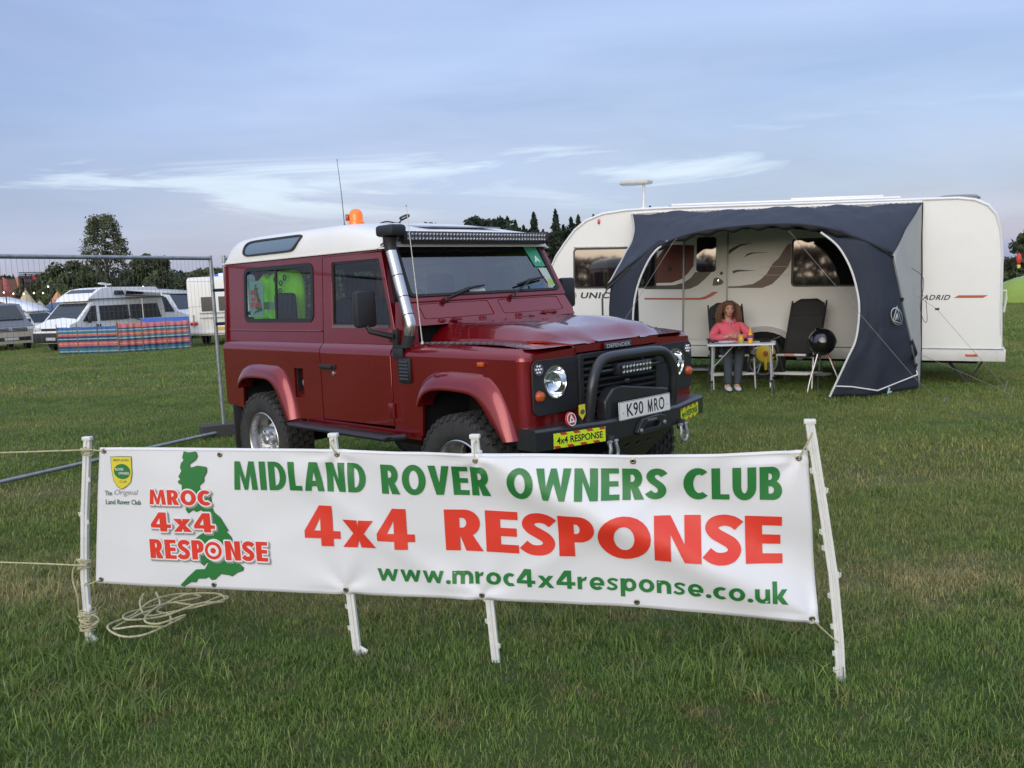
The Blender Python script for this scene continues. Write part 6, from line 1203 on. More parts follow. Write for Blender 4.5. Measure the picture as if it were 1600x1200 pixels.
Lv=[(0,-.01,.485),(-.10,-.06,.500),(-.13,-.32,.525),(-.155,-.43,.31),(-.165,-.45,.075),(.10,-.06,.500),(.03,-.32,.535),(-.02,-.43,.31),(-.042,-.45,.075)]
skin('trousers',Lv,[(0,1),(1,2),(2,3),(3,4),(0,5),(5,6),(6,7),(7,8)],[.11,.098,.080,.062,.052,.098,.080,.062,.052],JEAN,P_)
for x in (-.168,-.045):
    a=MB(); rows=[]
    for y,w_,h_,z0 in ((-.57,.018,.028,.02),(-.555,.036,.045,.01),(-.52,.044,.058,.005),(-.47,.042,.085,.004),(-.43,.040,.105,.004),(-.40,.036,.095,.006),(-.385,.022,.07,.012)):
        rows.append([(x+w_*math.cos(q),y,z0+h_*.5+h_*.5*math.sin(q)) for q in [2*PI*i/14 for i in range(14)]])
    a.loft(rows,closed=True); a.add(rows[0],[tuple(range(14))]); a.add(rows[-1],[tuple(range(14))]); sh_=ob('shoe',a,SHOE,P_,ang=60,sub=1)
    a=MB(); a.loft([[(x+w_*math.cos(q),y_,z_) for q in [0]] for w_,y_,z_ in ((0,0,0),(0,0,.01))]) if False else None
    a=MB()
    for k in range(4): a.tube([(x-.022,-.505+k*.022,.066+k*.011),(x+.022,-.500+k*.022,.068+k*.011)],.003,5)
    ob('laces',a,mat('lace_grey',(.40,.42,.45),.6),sh_)
# hands clasped: palms from the arms, five unequal bent fingers each
for s_ in (-1,1):
    w0=Vector((s_*.085-.015*(s_>0),-.225,.722)); d=Vector((-s_*.85,-.30,.0)).normalized(); u_=Vector((0,0,1)); side=d.cross(u_)
    hv=[w0-d*.03,w0+d*.012,w0+d*.045]; he=[(0,1),(1,2)]; hr=[(.022,.018),(.030,.016),(.028,.015)]
    for k,(ln,off) in enumerate(((.062,.022),(.072,.008),(.068,-.007),(.055,-.020))):
        b_=len(hv); base=w0+d*.052+u_*off; hv+=[base,base+d*ln*.45+Vector((0,-.014,0)),base+d*ln*.75+Vector((0,.004,-.004)),base+d*ln*.85+Vector((0,.018,-.006))]; he+=[(2,b_),(b_,b_+1),(b_+1,b_+2),(b_+2,b_+3)]; hr+=[.0095,.009,.008,.007]
    b_=len(hv); hv+=[w0+d*.015+Vector((0,-.012,.026)),w0+d*.040+Vector((0,-.016,.042)),w0+d*.062+Vector((0,-.012,.046))]; he+=[(1,b_),(b_,b_+1),(b_+1,b_+2)]; hr+=[.011,.010,.008]
    skin('hand',hv,he,hr,SKIN,P_,sub=1)
# ---- kettle barbecue
bx_,by_=4.00,11.22; gb_=G(bx_,by_)
t=thing('kettle_barbecue','round black kettle barbecue on three thin legs beside the awning opening','barbecue',(bx_,by_,gb_))
ENA=mat('black_enamel',(.010,.010,.012),.12,coat=1)
Tb=Matrix.Translation((0,0,.645))@Matrix.Scale(.92,4)@Matrix.Rotation(R(18),4,'Y')@Matrix.Rotation(R(-38),4,'X')
a=MB(); a.lathe([(.0,-.185),(.06,-.178),(.12,-.142),(.165,-.085),(.185,-.02),(.188,.0)],30,Tb,caps=False); ob('bowl',a,ENA,t,ang=60)
a=MB(); a.lathe([(.192,.0),(.190,.03),(.172,.092),(.13,.145),(.07,.178),(0,.188)],30,Tb,caps=False); ld=ob('lid',a,ENA,t,ang=60)
a=MB(); a.tube([tuple(Tb@Vector(p)) for p in ((-.05,0,.185),(-.045,0,.225),(.045,0,.225),(.05,0,.185))],.010,8); ob('handle',a,CHP,ld)
a=MB(); a.lathe([(0,.010),(.036,.008),(.040,0)],16,Tb@Matrix.Translation((-.105,-.06,.148))@Matrix.Rotation(R(-38),4,'Y')); ob('vent_disc',a,CHROME,ld)
for q,mt_ in ((200,ALU),(330,ALU),(85,MT['leg_grey'])): c_,s_=math.cos(R(q)),math.sin(R(q)); a=MB(); a.tube(wander([(c_*.07,s_*.07,.50),(c_*.12,s_*.12,.36),(c_*.20,s_*.20,.15),(c_*.24,s_*.24,-.01)],4),.010,8); ob('leg',a,mt_,t)
a=MB(); a.tube([(.06,-.05,.50),(.10,-.06,.40),(.14,-.05,.30)],.009,6); ob('red_handle',a,mat('red_handle',(.30,.05,.04),.4),t)
a=MB(); a.lathe([(0,.0),(.10,.0),(.11,.02),(.105,.02)],18,Matrix.Translation((0,0,.22))); a.tube([(-.16,.08,.22),(.16,.08,.22)],.006,6); ob('ash_tray',a,GALV,t)
# ---------------------------------------------------------------- mesh fence panels and block
WIRE=mat('fence_wire',(.12,.125,.12),.6,.3)
def fencepanel(label,A,B,h=1.97,lean=0):
    A=Vector(A);B=Vector(B); d=(B-A); ln=d.length; d.normalize(); t=thing('mesh_fence',label,'fence panel',A,math.atan2(d.y,d.x),'temporary mesh fence panels')
    a=MB(); a.tube([(0,0,h),(ln,0,h)],.021,10); ob('top_rail',a,GALV,t); a=MB(); a.tube([(0,0,.05),(ln,0,.05)],.019,10); ob('bottom_rail',a,GALV,t)
    for x in (0,ln): a=MB(); a.tube([(x,0,.0),(x,0,h+.03)],.021,10); ob('post',a,GALV,t)
    a=MB(); n=int(ln/.052)
    for i in range(1,n): x=ln*i/n; a.tube([(x,0,.05),(x,0,h)],.0013,4,cap=False)
    for z in (.30,.62,1.05,1.45,1.72): a.tube([(0,.004,z),(ln,.004,z)],.0014,4,cap=False)
    ob('wire_mesh',a,WIRE,t,kind='stuff'); return t
fencepanel('galvanised mesh fence panel crossing the left side of the field',(-4.98,6.26,G(-5,6.3)),(-3.25,9.74,G(-3,9.7)))
fencepanel('galvanised mesh fence panel running away behind the red vehicle',(-3.14,9.86,G(-3,9.8)),(-.35,11.95,G(0,12)))
a=MB(); a.plate(rrect(-.33,-.11,.33,.11,.05),[],lambda x,y,h:(x,y,h),0,.13); o=ob('rubber_block',a,mat('block_dark',(.05,.05,.048),.9,bump=.3,bs=60),bev=.01); o.location=(-3.19,9.78,0); o.rotation_euler=(0,0,.4); tag(o,'dark rubber block holding the feet of the two fence panels','fence foot')
for z in (1.25,1.62): a=MB(); a.box((0,0,0),(.17,.05,.035),bev=.006); a.lathe([(.010,-.03),(.010,.03)],8,Matrix.Rotation(R(90),4,'X')); o=ob('fence_clamp',a,BLACKM); o.location=(-3.195,9.79,z); o.rotation_euler=(0,0,.8); tag(o,('upper' if z>1.4 else 'lower')+' steel clamp joining the two fence posts','clamp','fence clamps')
# ---------------------------------------------------------------- parked campers, tents and other things across the field
def face(name,pts,m_,par,th=.02):   # flat pane with thickness from 3-D points
    P=[Vector(p) for p in pts]; n=(P[1]-P[0]).cross(P[2]-P[0]).normalized(); a=MB(); k=len(P); a.add([p-n*th/2 for p in P]+[p+n*th/2 for p in P],[tuple(range(k))[::-1],tuple(range(k,2*k))]+[(i,(i+1)%k,(i+1)%k+k,i+k) for i in range(k)]); return ob(name,a,m_,par)
PANE=mat('far_pane',(.025,.032,.040),.18,spec=.45)
def shell(prof,w,inset,m_,par,name='body',ang=40):
    cx=sum(p[0] for p in prof)/len(prof); cz=sum(p[1] for p in prof)/len(prof); a=MB(); rows=[]
    for y,k in ((-w/2,inset),(-w/2+.06,inset*.35),(-w/2+.18,0),(0,-.004),(w/2-.18,0),(w/2-.06,inset*.35),(w/2,inset)):
        rows.append([(p[0]+(cx-p[0])*k*.6,y*(1-.10*max(0,(p[1]-1.1))/1.6 if w<2.2 else 1),p[1]+(cz-p[1])*k) for p in prof])
    a.loft(rows,closed=True); k=len(prof); a.add(rows[0],[tuple(range(k))]); a.add(rows[-1],[tuple(range(k))]); return ob(name,a,m_,par,ang=ang)
def yw(w,z): return (w/2)*(1-.10*max(0,z-1.1)/1.6 if w<2.2 else 1)
def roadwheel(x,y,r,par,m_=ALLOY):
    T=Matrix.Translation((x,y,r))@Matrix.Rotation(R(90)*(1 if y<0 else -1),4,'X'); a=MB(); a.lathe([(r*.6,.0),(r*.95,.0),(r,-.03),(r,-.17),(r*.9,-.2)],20,T,caps=False); w_=ob('wheel',a,TYRE,par); a=MB(); a.lathe([(0,.012),(r*.2,.012),(r*.5,-.02),(r*.62,.008)],18,T,caps=False); ob('hub_cap',a,m_,w_)
# --- white high-top camper van
F=Vector((-math.sin(R(25)),-math.cos(R(25)),0)); az=math.atan2(F.y,F.x)
cpos=Vector((-16.75,36.35,0)); cpos.z=G(cpos.x,cpos.y)-.02
HV_=thing('camper_van','white high-top camper van parked behind the striped windbreaks','camper van',cpos,az)
VW_=mat('van_white',(.80,.80,.79),.4,coat=.2,var=.02,vs=1)
w=1.98
shell([(-2.45,.35),(-2.47,.9),(-2.42,1.6),(-2.36,1.95),(1.05,1.95),(1.28,1.86),(2.02,1.16),(2.40,1.03),(2.50,.80),(2.52,.35)],w,.03,VW_,HV_,'van_body')
shell([(-2.38,1.93),(-2.30,2.25),(-2.1,2.42),(.30,2.46),(.75,2.40),(1.35,2.05),(1.45,1.93)],w-.04,.03,VW_,HV_,'high_top')
face('windscreen',[(1.97,-.86,1.19),(1.97,.86,1.19),(1.33,.80,1.84),(1.33,-.80,1.84)],PANE,HV_)
a=MB(); a.box((2.50,0,.55),(.10,1.9,.40),bev=.04); ob('bumper',a,BLACK,HV_); a=MB(); a.box((2.50,0,.88),(.06,.9,.09),bev=.01); ob('grille',a,BLACK,HV_)
for s in (-1,1):
    a=MB(); a.box((2.44,s*.74,.90),(.16,.34,.16),bev=.04); ob('headlight',a,mat('far_lamp',(.55,.57,.6),.2),HV_)
    face('cab_window',[(1.12,s*yw(w,1.25)*1.012,1.12),(1.78,s*yw(w,1.2)*1.012,1.14),(1.30,s*yw(w,1.7)*1.012,1.72),(1.10,s*yw(w,1.7)*1.012,1.74)],PANE,HV_)
    face('side_window',[(-.45,s*yw(w,1.2)*1.012,1.13),(.95,s*yw(w,1.2)*1.012,1.13),(.95,s*yw(w,1.7)*1.012,1.72),(-.45,s*yw(w,1.7)*1.012,1.72)],PANE,HV_)
    face('side_window',[(-2.15,s*yw(w,1.2)*1.012,1.13),(-.55,s*yw(w,1.2)*1.012,1.13),(-.55,s*yw(w,1.7)*1.012,1.72),(-2.0,s*yw(w,1.7)*1.012,1.72)],PANE,HV_)
    for xa,xb in ((-1.35,-.45),(.15,-.35)): face('roof_window',[(min(xa,xb),s*.955,2.13),(max(xa,xb),s*.955,2.13),(max(xa,xb)-.05,s*.93,2.30),(min(xa,xb)+.05,s*.93,2.30)],PANE,HV_,.03)
    a=MB(); a.box((-.5,s*.975,1.985),(3.8,.05,.05)); ob('roof_seam',a,mat('seam_blue_grey',(.12,.15,.22),.4),HV_)
    a=MB(); a.box((1.55,s*1.10,1.22),(.12,.12,.30),bev=.03); ob('door_mirror',a,BLACK,HV_)
    for x in (.98,1.10): a=MB(); a.box((x,s*.995,.95),(.06,.03,.10),bev=.01); ob('door_handle',a,BLACK,HV_)
    for x in (1.62,-1.45): roadwheel(x,s*.93,.33,HV_)
face('roof_light',[(1.02,-.75,2.24),(1.02,.75,2.24),(.78,.72,2.37),(.78,-.72,2.37)],PANE,HV_,.03)
a=MB(); a.box((2.565,.1,.52),(.02,.52,.11)); np_=ob('number_plate',a,mat('plate_far',(.45,.46,.48),.4),HV_)
a=MB(); a.tube([(-.3,0,2.44),(-.3,0,2.56)],.03,8); a.box((-.25,0,2.60),(.5,.25,.06),rot=(0,-.12,0),bev=.03); ob('roof_aerial',a,VW_,HV_)
# wind-out awning fixed to the far end of its side
a=MB(); a.loft([[(-.3,1.0,2.30),(-2.4,1.0,2.30)],[(-.3,3.1,2.12),(-2.4,3.1,2.12)]]); aw_=ob('wind_out_awning',a,mat('awning_pale',(.50,.51,.52),.8),HV_,solid=.02)
a=MB(); a.tube([(-.35,1.02,2.10),(-.35,3.08,1.98)],.03,6); ob('awning_arm',a,BLACKM,aw_); a=MB(); a.tube([(-2.3,1.02,2.10),(-2.3,3.08,1.98)],.03,6); ob('awning_arm',a,BLACKM,aw_); a=MB(); a.tube([(-.35,1.02,1.25),(-.35,3.1,.72)],.025,6); ob('awning_arm',a,BLACKM,aw_)
a=MB(); a.tube([(-.5,1.75,0),(-.5,1.75,1.95)],.02,6); ob('awning_leg',a,mat('pale_pole',(.6,.6,.6),.4),aw_)
# --- striped windbreaks
def stripes(name,cols):
    m=bpy.data.materials.new(name); m.use_nodes=True; t=m.node_tree; b=t.nodes['Principled BSDF']; b.inputs['Roughness'].default_value=.7
    tc=t.nodes.new('ShaderNodeTexCoord'); sp=t.nodes.new('ShaderNodeSeparateXYZ'); t.links.new(tc.outputs['Object'],sp.inputs[0]); r=t.nodes.new('ShaderNodeValToRGB'); r.color_ramp.interpolation='CONSTANT'; e=r.color_ramp.elements
    while len(e)<len(cols): e.new(.5)
    for i,(p,c) in enumerate(cols): e[i].position=p; e[i].color=(*c,1)
    t.links.new(sp.outputs['Z'],r.inputs[0]); t.links.new(r.outputs[0],b.inputs['Base Color']); return m
NB,TL,CO_,GN_,LB=(.012,.045,.14),(.03,.16,.24),(.48,.13,.11),(.30,.46,.44),(.03,.10,.32)
S1=stripes('blue_stripes',[(0,TL),(.07,GN_),(.11,TL),(.20,NB),(.28,CO_),(.36,(.65,.3,.2)),(.39,CO_),(.44,NB),(.52,GN_),(.56,NB),(.64,CO_),(.70,(.65,.3,.2)),(.73,TL),(.82,GN_),(.86,LB)])
S2=stripes('red_stripes',[(0,TL),(.06,GN_),(.10,TL),(.18,NB),(.26,CO_),(.32,(.7,.3,.2)),(.35,CO_),(.43,NB),(.50,GN_),(.54,TL),(.60,CO_),(.66,(.7,.32,.22)),(.69,CO_),(.74,TL),(.80,GN_),(.84,NB),(.88,(.55,.17,.18))])
def windbreak(label,A,B,n,mt_,seed,h=.99):
    A=Vector(A); B=Vector(B); d=B-A; ln=d.length; t=thing('windbreak',label,'windbreak',A,math.atan2(d.y,d.x),'striped windbreaks in front of the camper van'); r=random.Random(seed)
    a=MB(); a.loft([[(ln*i/60,.05*math.sin(i*1.1+seed)*math.sin(PI*(i/60*n%1))+.03*noise.noise(Vector((i*.3,z*3,seed))),z-.03*math.sin(PI*((i/60*n)%1))*(z>.5)) for i in range(61)] for z in [h*k/8 for k in range(9)]]); ob('cloth',a,mt_,t,ang=180,solid=.006)
    for i in range(n+1): x=ln*i/n; a=MB(); a.tube([(x,-.01,-.02),(x+r.uniform(-.02,.02),-.01,h+.10)],.016,6); ob('pole',a,mat('wood_pole',(.20,.13,.08),.7),t)
windbreak('left of the two striped windbreaks, mostly blue with thin coral stripes',(-16.45,32.0,G(-16,32)),(-13.95,31.3,G(-14,32)),3,S1,1)
windbreak('right of the two striped windbreaks, with broad coral red stripes',(-13.93,31.3,G(-14,32)),(-11.72,32.2,G(-12,32)),3,S2,4,h=1.06)
a=MB(); a.box((0,0,.5),(1.9,.04,1.0),bev=.01); o=ob('blue_sheet',a,mat('blue_sheet',(.02,.12,.50),.6)); o.location=(-13.1,33.6,G(-13,33)+.15); tag(o,'plain blue sheet showing above the right striped windbreak','sheet')
# --- white motorhome seen from behind
MH=thing('motorhome','boxy white motorhome seen from behind with a small rear window','motorhome',(-11.0,36.0,G(-11,33)),R(93))
shell([(-3.0,.42),(-3.02,1.2),(-3.0,2.35),(-2.93,2.52),(-2.78,2.60),(2.2,2.60),(2.9,2.35),(3.0,1.9),(3.0,.4)],2.25,.02,mat('motorhome_white',(.72,.71,.68),.4,var=.03,vs=1,dirt=.05),MH,'coach_body')
face('rear_window',[(-3.035,-.02,1.32),(-3.035,-.92,1.32),(-3.03,-.92,1.85),(-3.03,-.02,1.85)][::1],PANE,MH,.03)
face('rear_window',[(-3.035,.62,1.32),(-3.035,.14,1.32),(-3.03,.14,1.85),(-3.03,.62,1.85)],PANE,MH,.03)
a=MB(); a.box((-3.05,0,.52),(.10,2.2,.10),bev=.02); ob('bumper',a,MT['skirt_white'],MH)
for s in (-1,1): a=MB(); a.box((-3.04,s*.95,.88),(.04,.28,.13),bev=.02); ob('tail_light',a,REDL,MH)
a=MB(); a.box((-3.04,-.05,.66),(.02,.50,.11)); ob('number_plate',a,mat('plate_amber',(.62,.36,.03),.4),MH)
for z in (1.08,1.25): a=MB(); a.tube([(-3.10,-.85,z),(-3.10,.70,z)],.02,6); a.tube([(-3.02,-.85,z),(-3.10,-.85,z)],.02,6); ob('bike_rail',a,GALV,MH)
a=MB(); a.tube([(-3.06,.95,1.2),(-3.06,.95,.75)],.02,6); ob('rear_ladder_foot',a,GALV,MH)
for s in (-1,1): roadwheel(-1.6,s*1.05,.33,MH); roadwheel(2.0,s*1.05,.33,MH)
a=MB(); a.box((-2.2,-.2,2.66),(.7,.5,.12),bev=.03); ob('roof_light',a,VW_,MH)
a=MB(); a.loft([[(0,0,0),(.0,.02,0),(.0,.03,0)],[(.03,-.25,-.30),(.0,-.1,-.34),(.02,.05,-.42)]]); fl_=thing('flag','small white flag on a pole beside the motorhome roof','flag',(-12.1,36.5,G(-12,36)),0)
o=ob('flag_cloth',a,mat('flag_white',(.62,.62,.62),.7),fl_,solid=.006); o.location=(0,0,3.05); o.scale=(1.6,1.6,1.4); a=MB(); a.tube([(0,0,0),(0,0,3.1)],.018,6); ob('pole',a,GALV,fl_)
# black diamond sign hung on the fence, a thing
a=MB(); a.plate([(-.17,0),(0,-.20),(.17,0),(0,.20)],[],lambda x,z,h:(x,h,z),0,.01); o=ob('diamond_board',a,mat('board_black',(.02,.02,.022),.6)); o.location=(-9.35,29.6,.55); tag(o,'black diamond shaped board seen between the two fence posts','board')
# --- white van conversion side-on, behind
WV=thing('parked_van','white van parked side-on between the camper van and the motorhome','van',(-17.0,41.0,G(-17,41)),R(-8))
shell([(-2.6,.35),(-2.62,1.8),(-2.5,2.25),(1.3,2.28),(1.75,2.15),(2.25,1.30),(2.75,1.12),(2.85,.8),(2.85,.35)],2.0,.03,VW_,WV,'van_body')
for s in (-1,1): face('cab_window',[(1.35,s*yw(2,1.3)*1.012,1.28),(2.12,s*yw(2,1.3)*1.012,1.28),(1.72,s*yw(2,1.9)*1.012,1.95),(1.35,s*yw(2,1.9)*1.012,1.95)],PANE,WV); face('side_window',[(-.1,s*yw(2,1.3)*1.012,1.25),(1.05,s*yw(2,1.3)*1.012,1.25),(1.05,s*yw(2,1.8)*1.012,1.85),(-.1,s*yw(2,1.8)*1.012,1.85)],PANE,WV); roadwheel(1.9,s*.94,.34,WV); roadwheel(-1.6,s*.94,.34,WV)
face('windscreen',[(2.22,-.82,1.36),(2.22,.82,1.36),(1.80,.76,2.08),(1.80,-.76,2.08)],PANE,WV); a=MB(); a.box((2.84,0,.5),(.1,1.9,.3),bev=.04); ob('bumper',a,BLACK,WV)
# --- two-tone van, front only in view at the left edge
F2=Vector((math.sin(R(42)),-math.cos(R(42)),0)); fc_=Vector((-20.75,36.6,0)); c2=fc_-F2*2.45; TV=thing('two_tone_van','grey and beige two-tone van with its nose at the left edge of the picture','van',(c2.x,c2.y,G(c2.x,c2.y)),math.atan2(F2.y,F2.x))
BEI=mat('van_beige',(.36,.34,.27),.35,coat=.5); GRV=mat('van_grey',(.055,.06,.07),.3,coat=.7)
shell([(-2.45,.30),(-2.45,.98),(2.25,.98),(2.46,.90),(2.52,.60),(2.50,.28)],1.92,.02,BEI,TV,'lower_body'); shell([(-2.44,.97),(-2.40,1.6),(-2.25,1.92),(-.5,1.98),(.55,1.93),(1.45,1.22),(2.2,1.03),(2.32,.96)],1.88,.03,GRV,TV,'upper_body')
face('windscreen',[(1.42,-.80,1.28),(1.42,.80,1.28),(.62,.72,1.87),(.62,-.72,1.87)],PANE,TV)
a=MB(); a.box((2.50,0,.86),(.04,1.25,.15),bev=.02); gr_=ob('grille',a,BLACK,TV)
for z in (.83,.89): a=MB(); a.box((2.525,0,z),(.01,1.2,.012)); ob('chrome_strip',a,CHROME,gr_)
a=MB(); a.lathe([(.045,0),(.05,.01),(.065,.01),(.07,0)],18,Matrix.Translation((2.52,0,.87))@Matrix.Rotation(R(90),4,'Y'),caps=False); a.tube([(2.53,-.035,.91),(2.53,-.012,.835),(2.53,0,.87),(2.53,.012,.835),(2.53,.035,.91)],.006,5); ob('emblem',a,CHROME,gr_)
a=MB(); a.box((2.50,0,.48),(.05,1.5,.18),bev=.03); ob('lower_intake',a,BLACK,TV); a=MB(); a.box((2.53,.0,.48),(.02,.52,.11)); ob('number_plate',a,MT['plate_far'],TV)
for s in (-1,1):
    a=MB(); a.box((2.40,s*.76,.88),(.20,.34,.14),bev=.04); ob('headlight',a,MT['far_lamp'],TV); a=MB(); a.box((1.25,s*1.03,1.18),(.10,.14,.20),bev=.03); ob('door_mirror',a,GRV,TV)
    face('side_window',[(-.6,s*yw(1.88,1.3)*1.012,1.2),(1.15,s*yw(1.88,1.2)*1.012,1.2),(.5,s*yw(1.88,1.7)*1.012,1.78),(-.6,s*yw(1.88,1.7)*1.012,1.78)],PANE,TV); roadwheel(1.55,s*.90,.35,TV); roadwheel(-1.5,s*.90,.35,TV)
# --- small pop-top camper
PT=thing('pop_top_camper','small white camper with its slanting pop-top roof raised','camper van',(-28.9,52.4,G(-28.9,52.4)-.25),R(-22))
shell([(-2.1,.35),(-2.12,1.2),(-1.95,1.72),(1.0,1.74),(1.30,1.62),(1.75,1.05),(2.15,.92),(2.2,.6),(2.2,.35)],1.75,.03,mat('camper_cream',(.62,.64,.60),.4),PT,'van_body')
a=MB(); a.loft([[(-2.0,y,2.55) for y in (-.75,.75)],[(-1.9,y,2.66) for y in (-.75,.75)],[(.2,y,2.20) for y in (-.78,.78)],[(1.25,y,1.80) for y in (-.78,.78)],[(1.3,y,1.74) for y in (-.78,.78)]]); ob('raised_roof',a,VW_,PT,solid=.05)
a=MB(); a.add([(-1.95,-.72,1.74),(1.15,-.72,1.74),(-1.95,-.72,2.52),(-1.95,.72,1.74),(1.15,.72,1.74),(-1.95,.72,2.52)],[(0,1,2),(3,5,4),(0,2,5,3)]); ob('roof_canvas',a,mat('canvas_grey',(.30,.31,.33),.8),PT)
for s in (-1,1): face('side_window',[(.35,s*yw(1.75,1.2)*1.012,1.08),(1.1,s*yw(1.75,1.2)*1.012,1.08),(1.0,s*yw(1.75,1.5)*1.012,1.48),(.35,s*yw(1.75,1.5)*1.012,1.48)],PANE,PT); roadwheel(1.4,s*.82,.3,PT); roadwheel(-1.4,s*.82,.3,PT)
face('windscreen',[(1.75,-.70,1.12),(1.75,.70,1.12),(1.34,.66,1.62),(1.34,-.66,1.62)],PANE,PT)
a=MB(); r=random.Random(4); a.loft([[(x+.0,.0-.12*math.sin(x*5)-.1*k,z) for x in [-.55+.1*i for i in range(12)]] for k,z in enumerate((.15,.6,1.0,1.25,1.30))]); o=ob('blue_cover',a,mat('royal_blue',(.015,.05,.50),.6),solid=.1); o.location=(-27.75,49.7,G(-28,50)-.2); tag(o,'royal blue fabric cover draped beside the small pop-top camper','cover')
# --- tents
def tipi(label,x,y,h,rad,col):
    t=thing('bell_tent',label,'tent',(x,y,G(x,y)),0,'pointed canvas tents beyond the campers'); a=MB(); n=16
    a.loft([[(rad*k*math.cos(2*PI*i/n)*(1+.03*(i%2)),rad*k*math.sin(2*PI*i/n)*(1+.03*(i%2)),z) for i in range(n)] for k,z in ((1,0),(.98,.5),(.62,h*.5),(.32,h*.74),(.03,h*.98))],closed=True); ob('canvas',a,mat(col[0],col[1],.8,var=.06,vs=1),t,ang=25); a=MB(); a.tube([(0,0,h*.9),(0,0,h+.12)],.04,6); ob('pole_tip',a,MT['wood_pole'],t)
tipi('palest pointed canvas tent at the far left',-31.5,55.6,2.15,1.5,('canvas_pale',(.50,.45,.36)))
tipi('tallest pointed beige tent rising behind the pop-top camper',-31.6,58,2.85,1.35,('canvas_beige',(.48,.40,.24)))
tipi('small pointed cream tent between the two taller beige ones',-31.3,59,2.1,1.3,('canvas_cream',(.52,.46,.34)))
tipi('orange-brown pointed tent just left of the white high-top camper van',-29.95,58.8,2.65,1.45,('canvas_orange',(.50,.25,.12)))
def dome(label,x,y,rx,ry,h,col,rz=0,piping=None):
    t=thing('dome_tent',label,'tent',(x,y,G(x,y)),rz); a=MB(); n=20; rows=[]
    for k in range(9):
        q=PI/2*k/8; rows.append([(rx*math.cos(q)**.75*math.cos(2*PI*i/n)*(1+.04*math.cos(8*PI*i/n)),ry*math.cos(q)**.75*math.sin(2*PI*i/n),h*math.sin(q)) for i in range(n)])
    a.loft(rows,closed=True); ob('flysheet',a,col,t,ang=30)
    for sx in (-1,1):
        a=MB(); a.tube([(sx*rx*.72*math.cos(q)*1.03,-ry*.75*math.cos(q)*1.03,h*1.015*math.sin(q)) for q in [PI*k/14 for k in range(15)]],.018,5); ob('tent_pole',a,mat('tape_pale',(.5,.52,.5),.5),t)
    return t
t=dome('lime green dome tent at the right edge behind the caravan',22.35,37.4,1.75,1.4,1.08,mat('tent_lime',(.22,.32,.05),.6,var=.1,vs=2),.3)
a=MB(); a.tube([(-.3,-1.1,.80),(-.1,-1.16,.74),(.2,-1.14,.76),(.4,-1.05,.82)],.02,5); ob('door_zip',a,mat('zip_dark',(.06,.09,.03),.6),t)
dome('slate blue dome tent right of the pop-top camper',-28.1,55.4,1.5,1.3,2.0,mat('tent_blue',(.07,.12,.22),.6,var=.1,vs=2),.2)
dome('pale blue dome tent behind the two-tone van',-28.4,47.6,1.3,1.2,1.65,mat('tent_pale_blue',(.22,.30,.42),.6),.1)
t=thing('gazebo','blue topped gazebo just left of the red vehicle beyond the motorhome','gazebo',(-14.2,47,G(-14,47)),.1)
a=MB(); a.loft([[(-1.5,-1.5,2.55),(1.5,-1.5,2.55),(1.5,1.5,2.55),(-1.5,1.5,2.55)],[(-1.5,-1.5,2.85),(1.5,-1.5,2.85),(1.5,1.5,2.85),(-1.5,1.5,2.85)],[(-.05,-.05,3.35),(.05,-.05,3.35),(.05,.05,3.35),(-.05,.05,3.35)]],closed=True); ob('roof',a,MT['blue_sheet'],t)
for x in (-1.45,1.45):
    for y in (-1.45,1.45): a=MB(); a.tube([(x,y,0),(x,y,2.6)],.025,6); ob('leg',a,VW_,t)
# --- far stage and flags
t=thing('stage','large black festival stage with a flat roof beyond the hedge','stage',(-58.6,112,G(-58.6,112)-.6),-.2)
a=MB(); a.box((0,0,4.9),(3.9,4,.35)); ob('roof',a,mat('stage_black',(.015,.015,.018),.8),t); a=MB(); a.box((0,1.5,2.5),(3.6,.4,5.0)); ob('back_wall',a,MT['stage_black'],t)
for x in (-1.7,1.7): a=MB(); a.box((x,-1.7,2.5),(.28,.28,5.0)); ob('tower',a,MT['stage_black'],t)
t=thing('stage_shed','dark reddish marquee left of the black stage','marquee',(-66.6,120,G(-66,120)-.3),-.1); t.scale=(.32,.6,1.25)
a=MB(); a.loft([[(-4,-3,0),(-4,-3,3.3),(-3.6,-3,3.6),(3.6,-3,3.6),(4,-3,3.3),(4,-3,0)],[(-4,3,0),(-4,3,3.3),(-3.6,3,3.6),(3.6,3,3.6),(4,3,3.3),(4,3,0)]]); a.plate([(-4,0),(4,0),(4,3.3),(3.6,3.6),(-3.6,3.6),(-4,3.3)],[],lambda p,q,h:(p,-3.01,q),0,0); ob('cover',a,mat('marquee_brown',(.12,.05,.04),.7),t)
a=MB(); a.box((4.2,-2.6,2.0),(1.1,.5,3.6)); ob('side_tower',a,mat('tower_orange',(.50,.20,.12),.7),t)
def fflag(label,x,y,h,col):
    t=thing('feather_flag',label,'flag',(x,y,G(x,y)),0,'tall coloured flags by the stage'); a=MB(); a.tube([(0,0,0),(0,0,h)],.05,6); ob('pole',a,MT['stage_black'],t); a=MB(); a.loft([[(0,0,h*.35),(0,0,h*.98)],[(.7,.1,h*.33),(.55,.15,h*.9)],[(1.0,0,h*.36),(.7,0,h*.78)]]); ob('cloth',a,col,t,solid=.02)
fflag('bright red feather flag directly in front of the black stage',-55.75,104,4.5,mat('flag_red',(.38,.03,.04),.7)); fflag('red and white flag at the far left edge of the picture',-61.6,108,4.6,mat('flag_rose',(.36,.09,.09),.7))
t=thing('lattice_boom','thin dark lattice boom standing above the dark marquee','crane',(-66.8,123,G(-66.8,123)-.2)); t.scale=(.42,1,1)
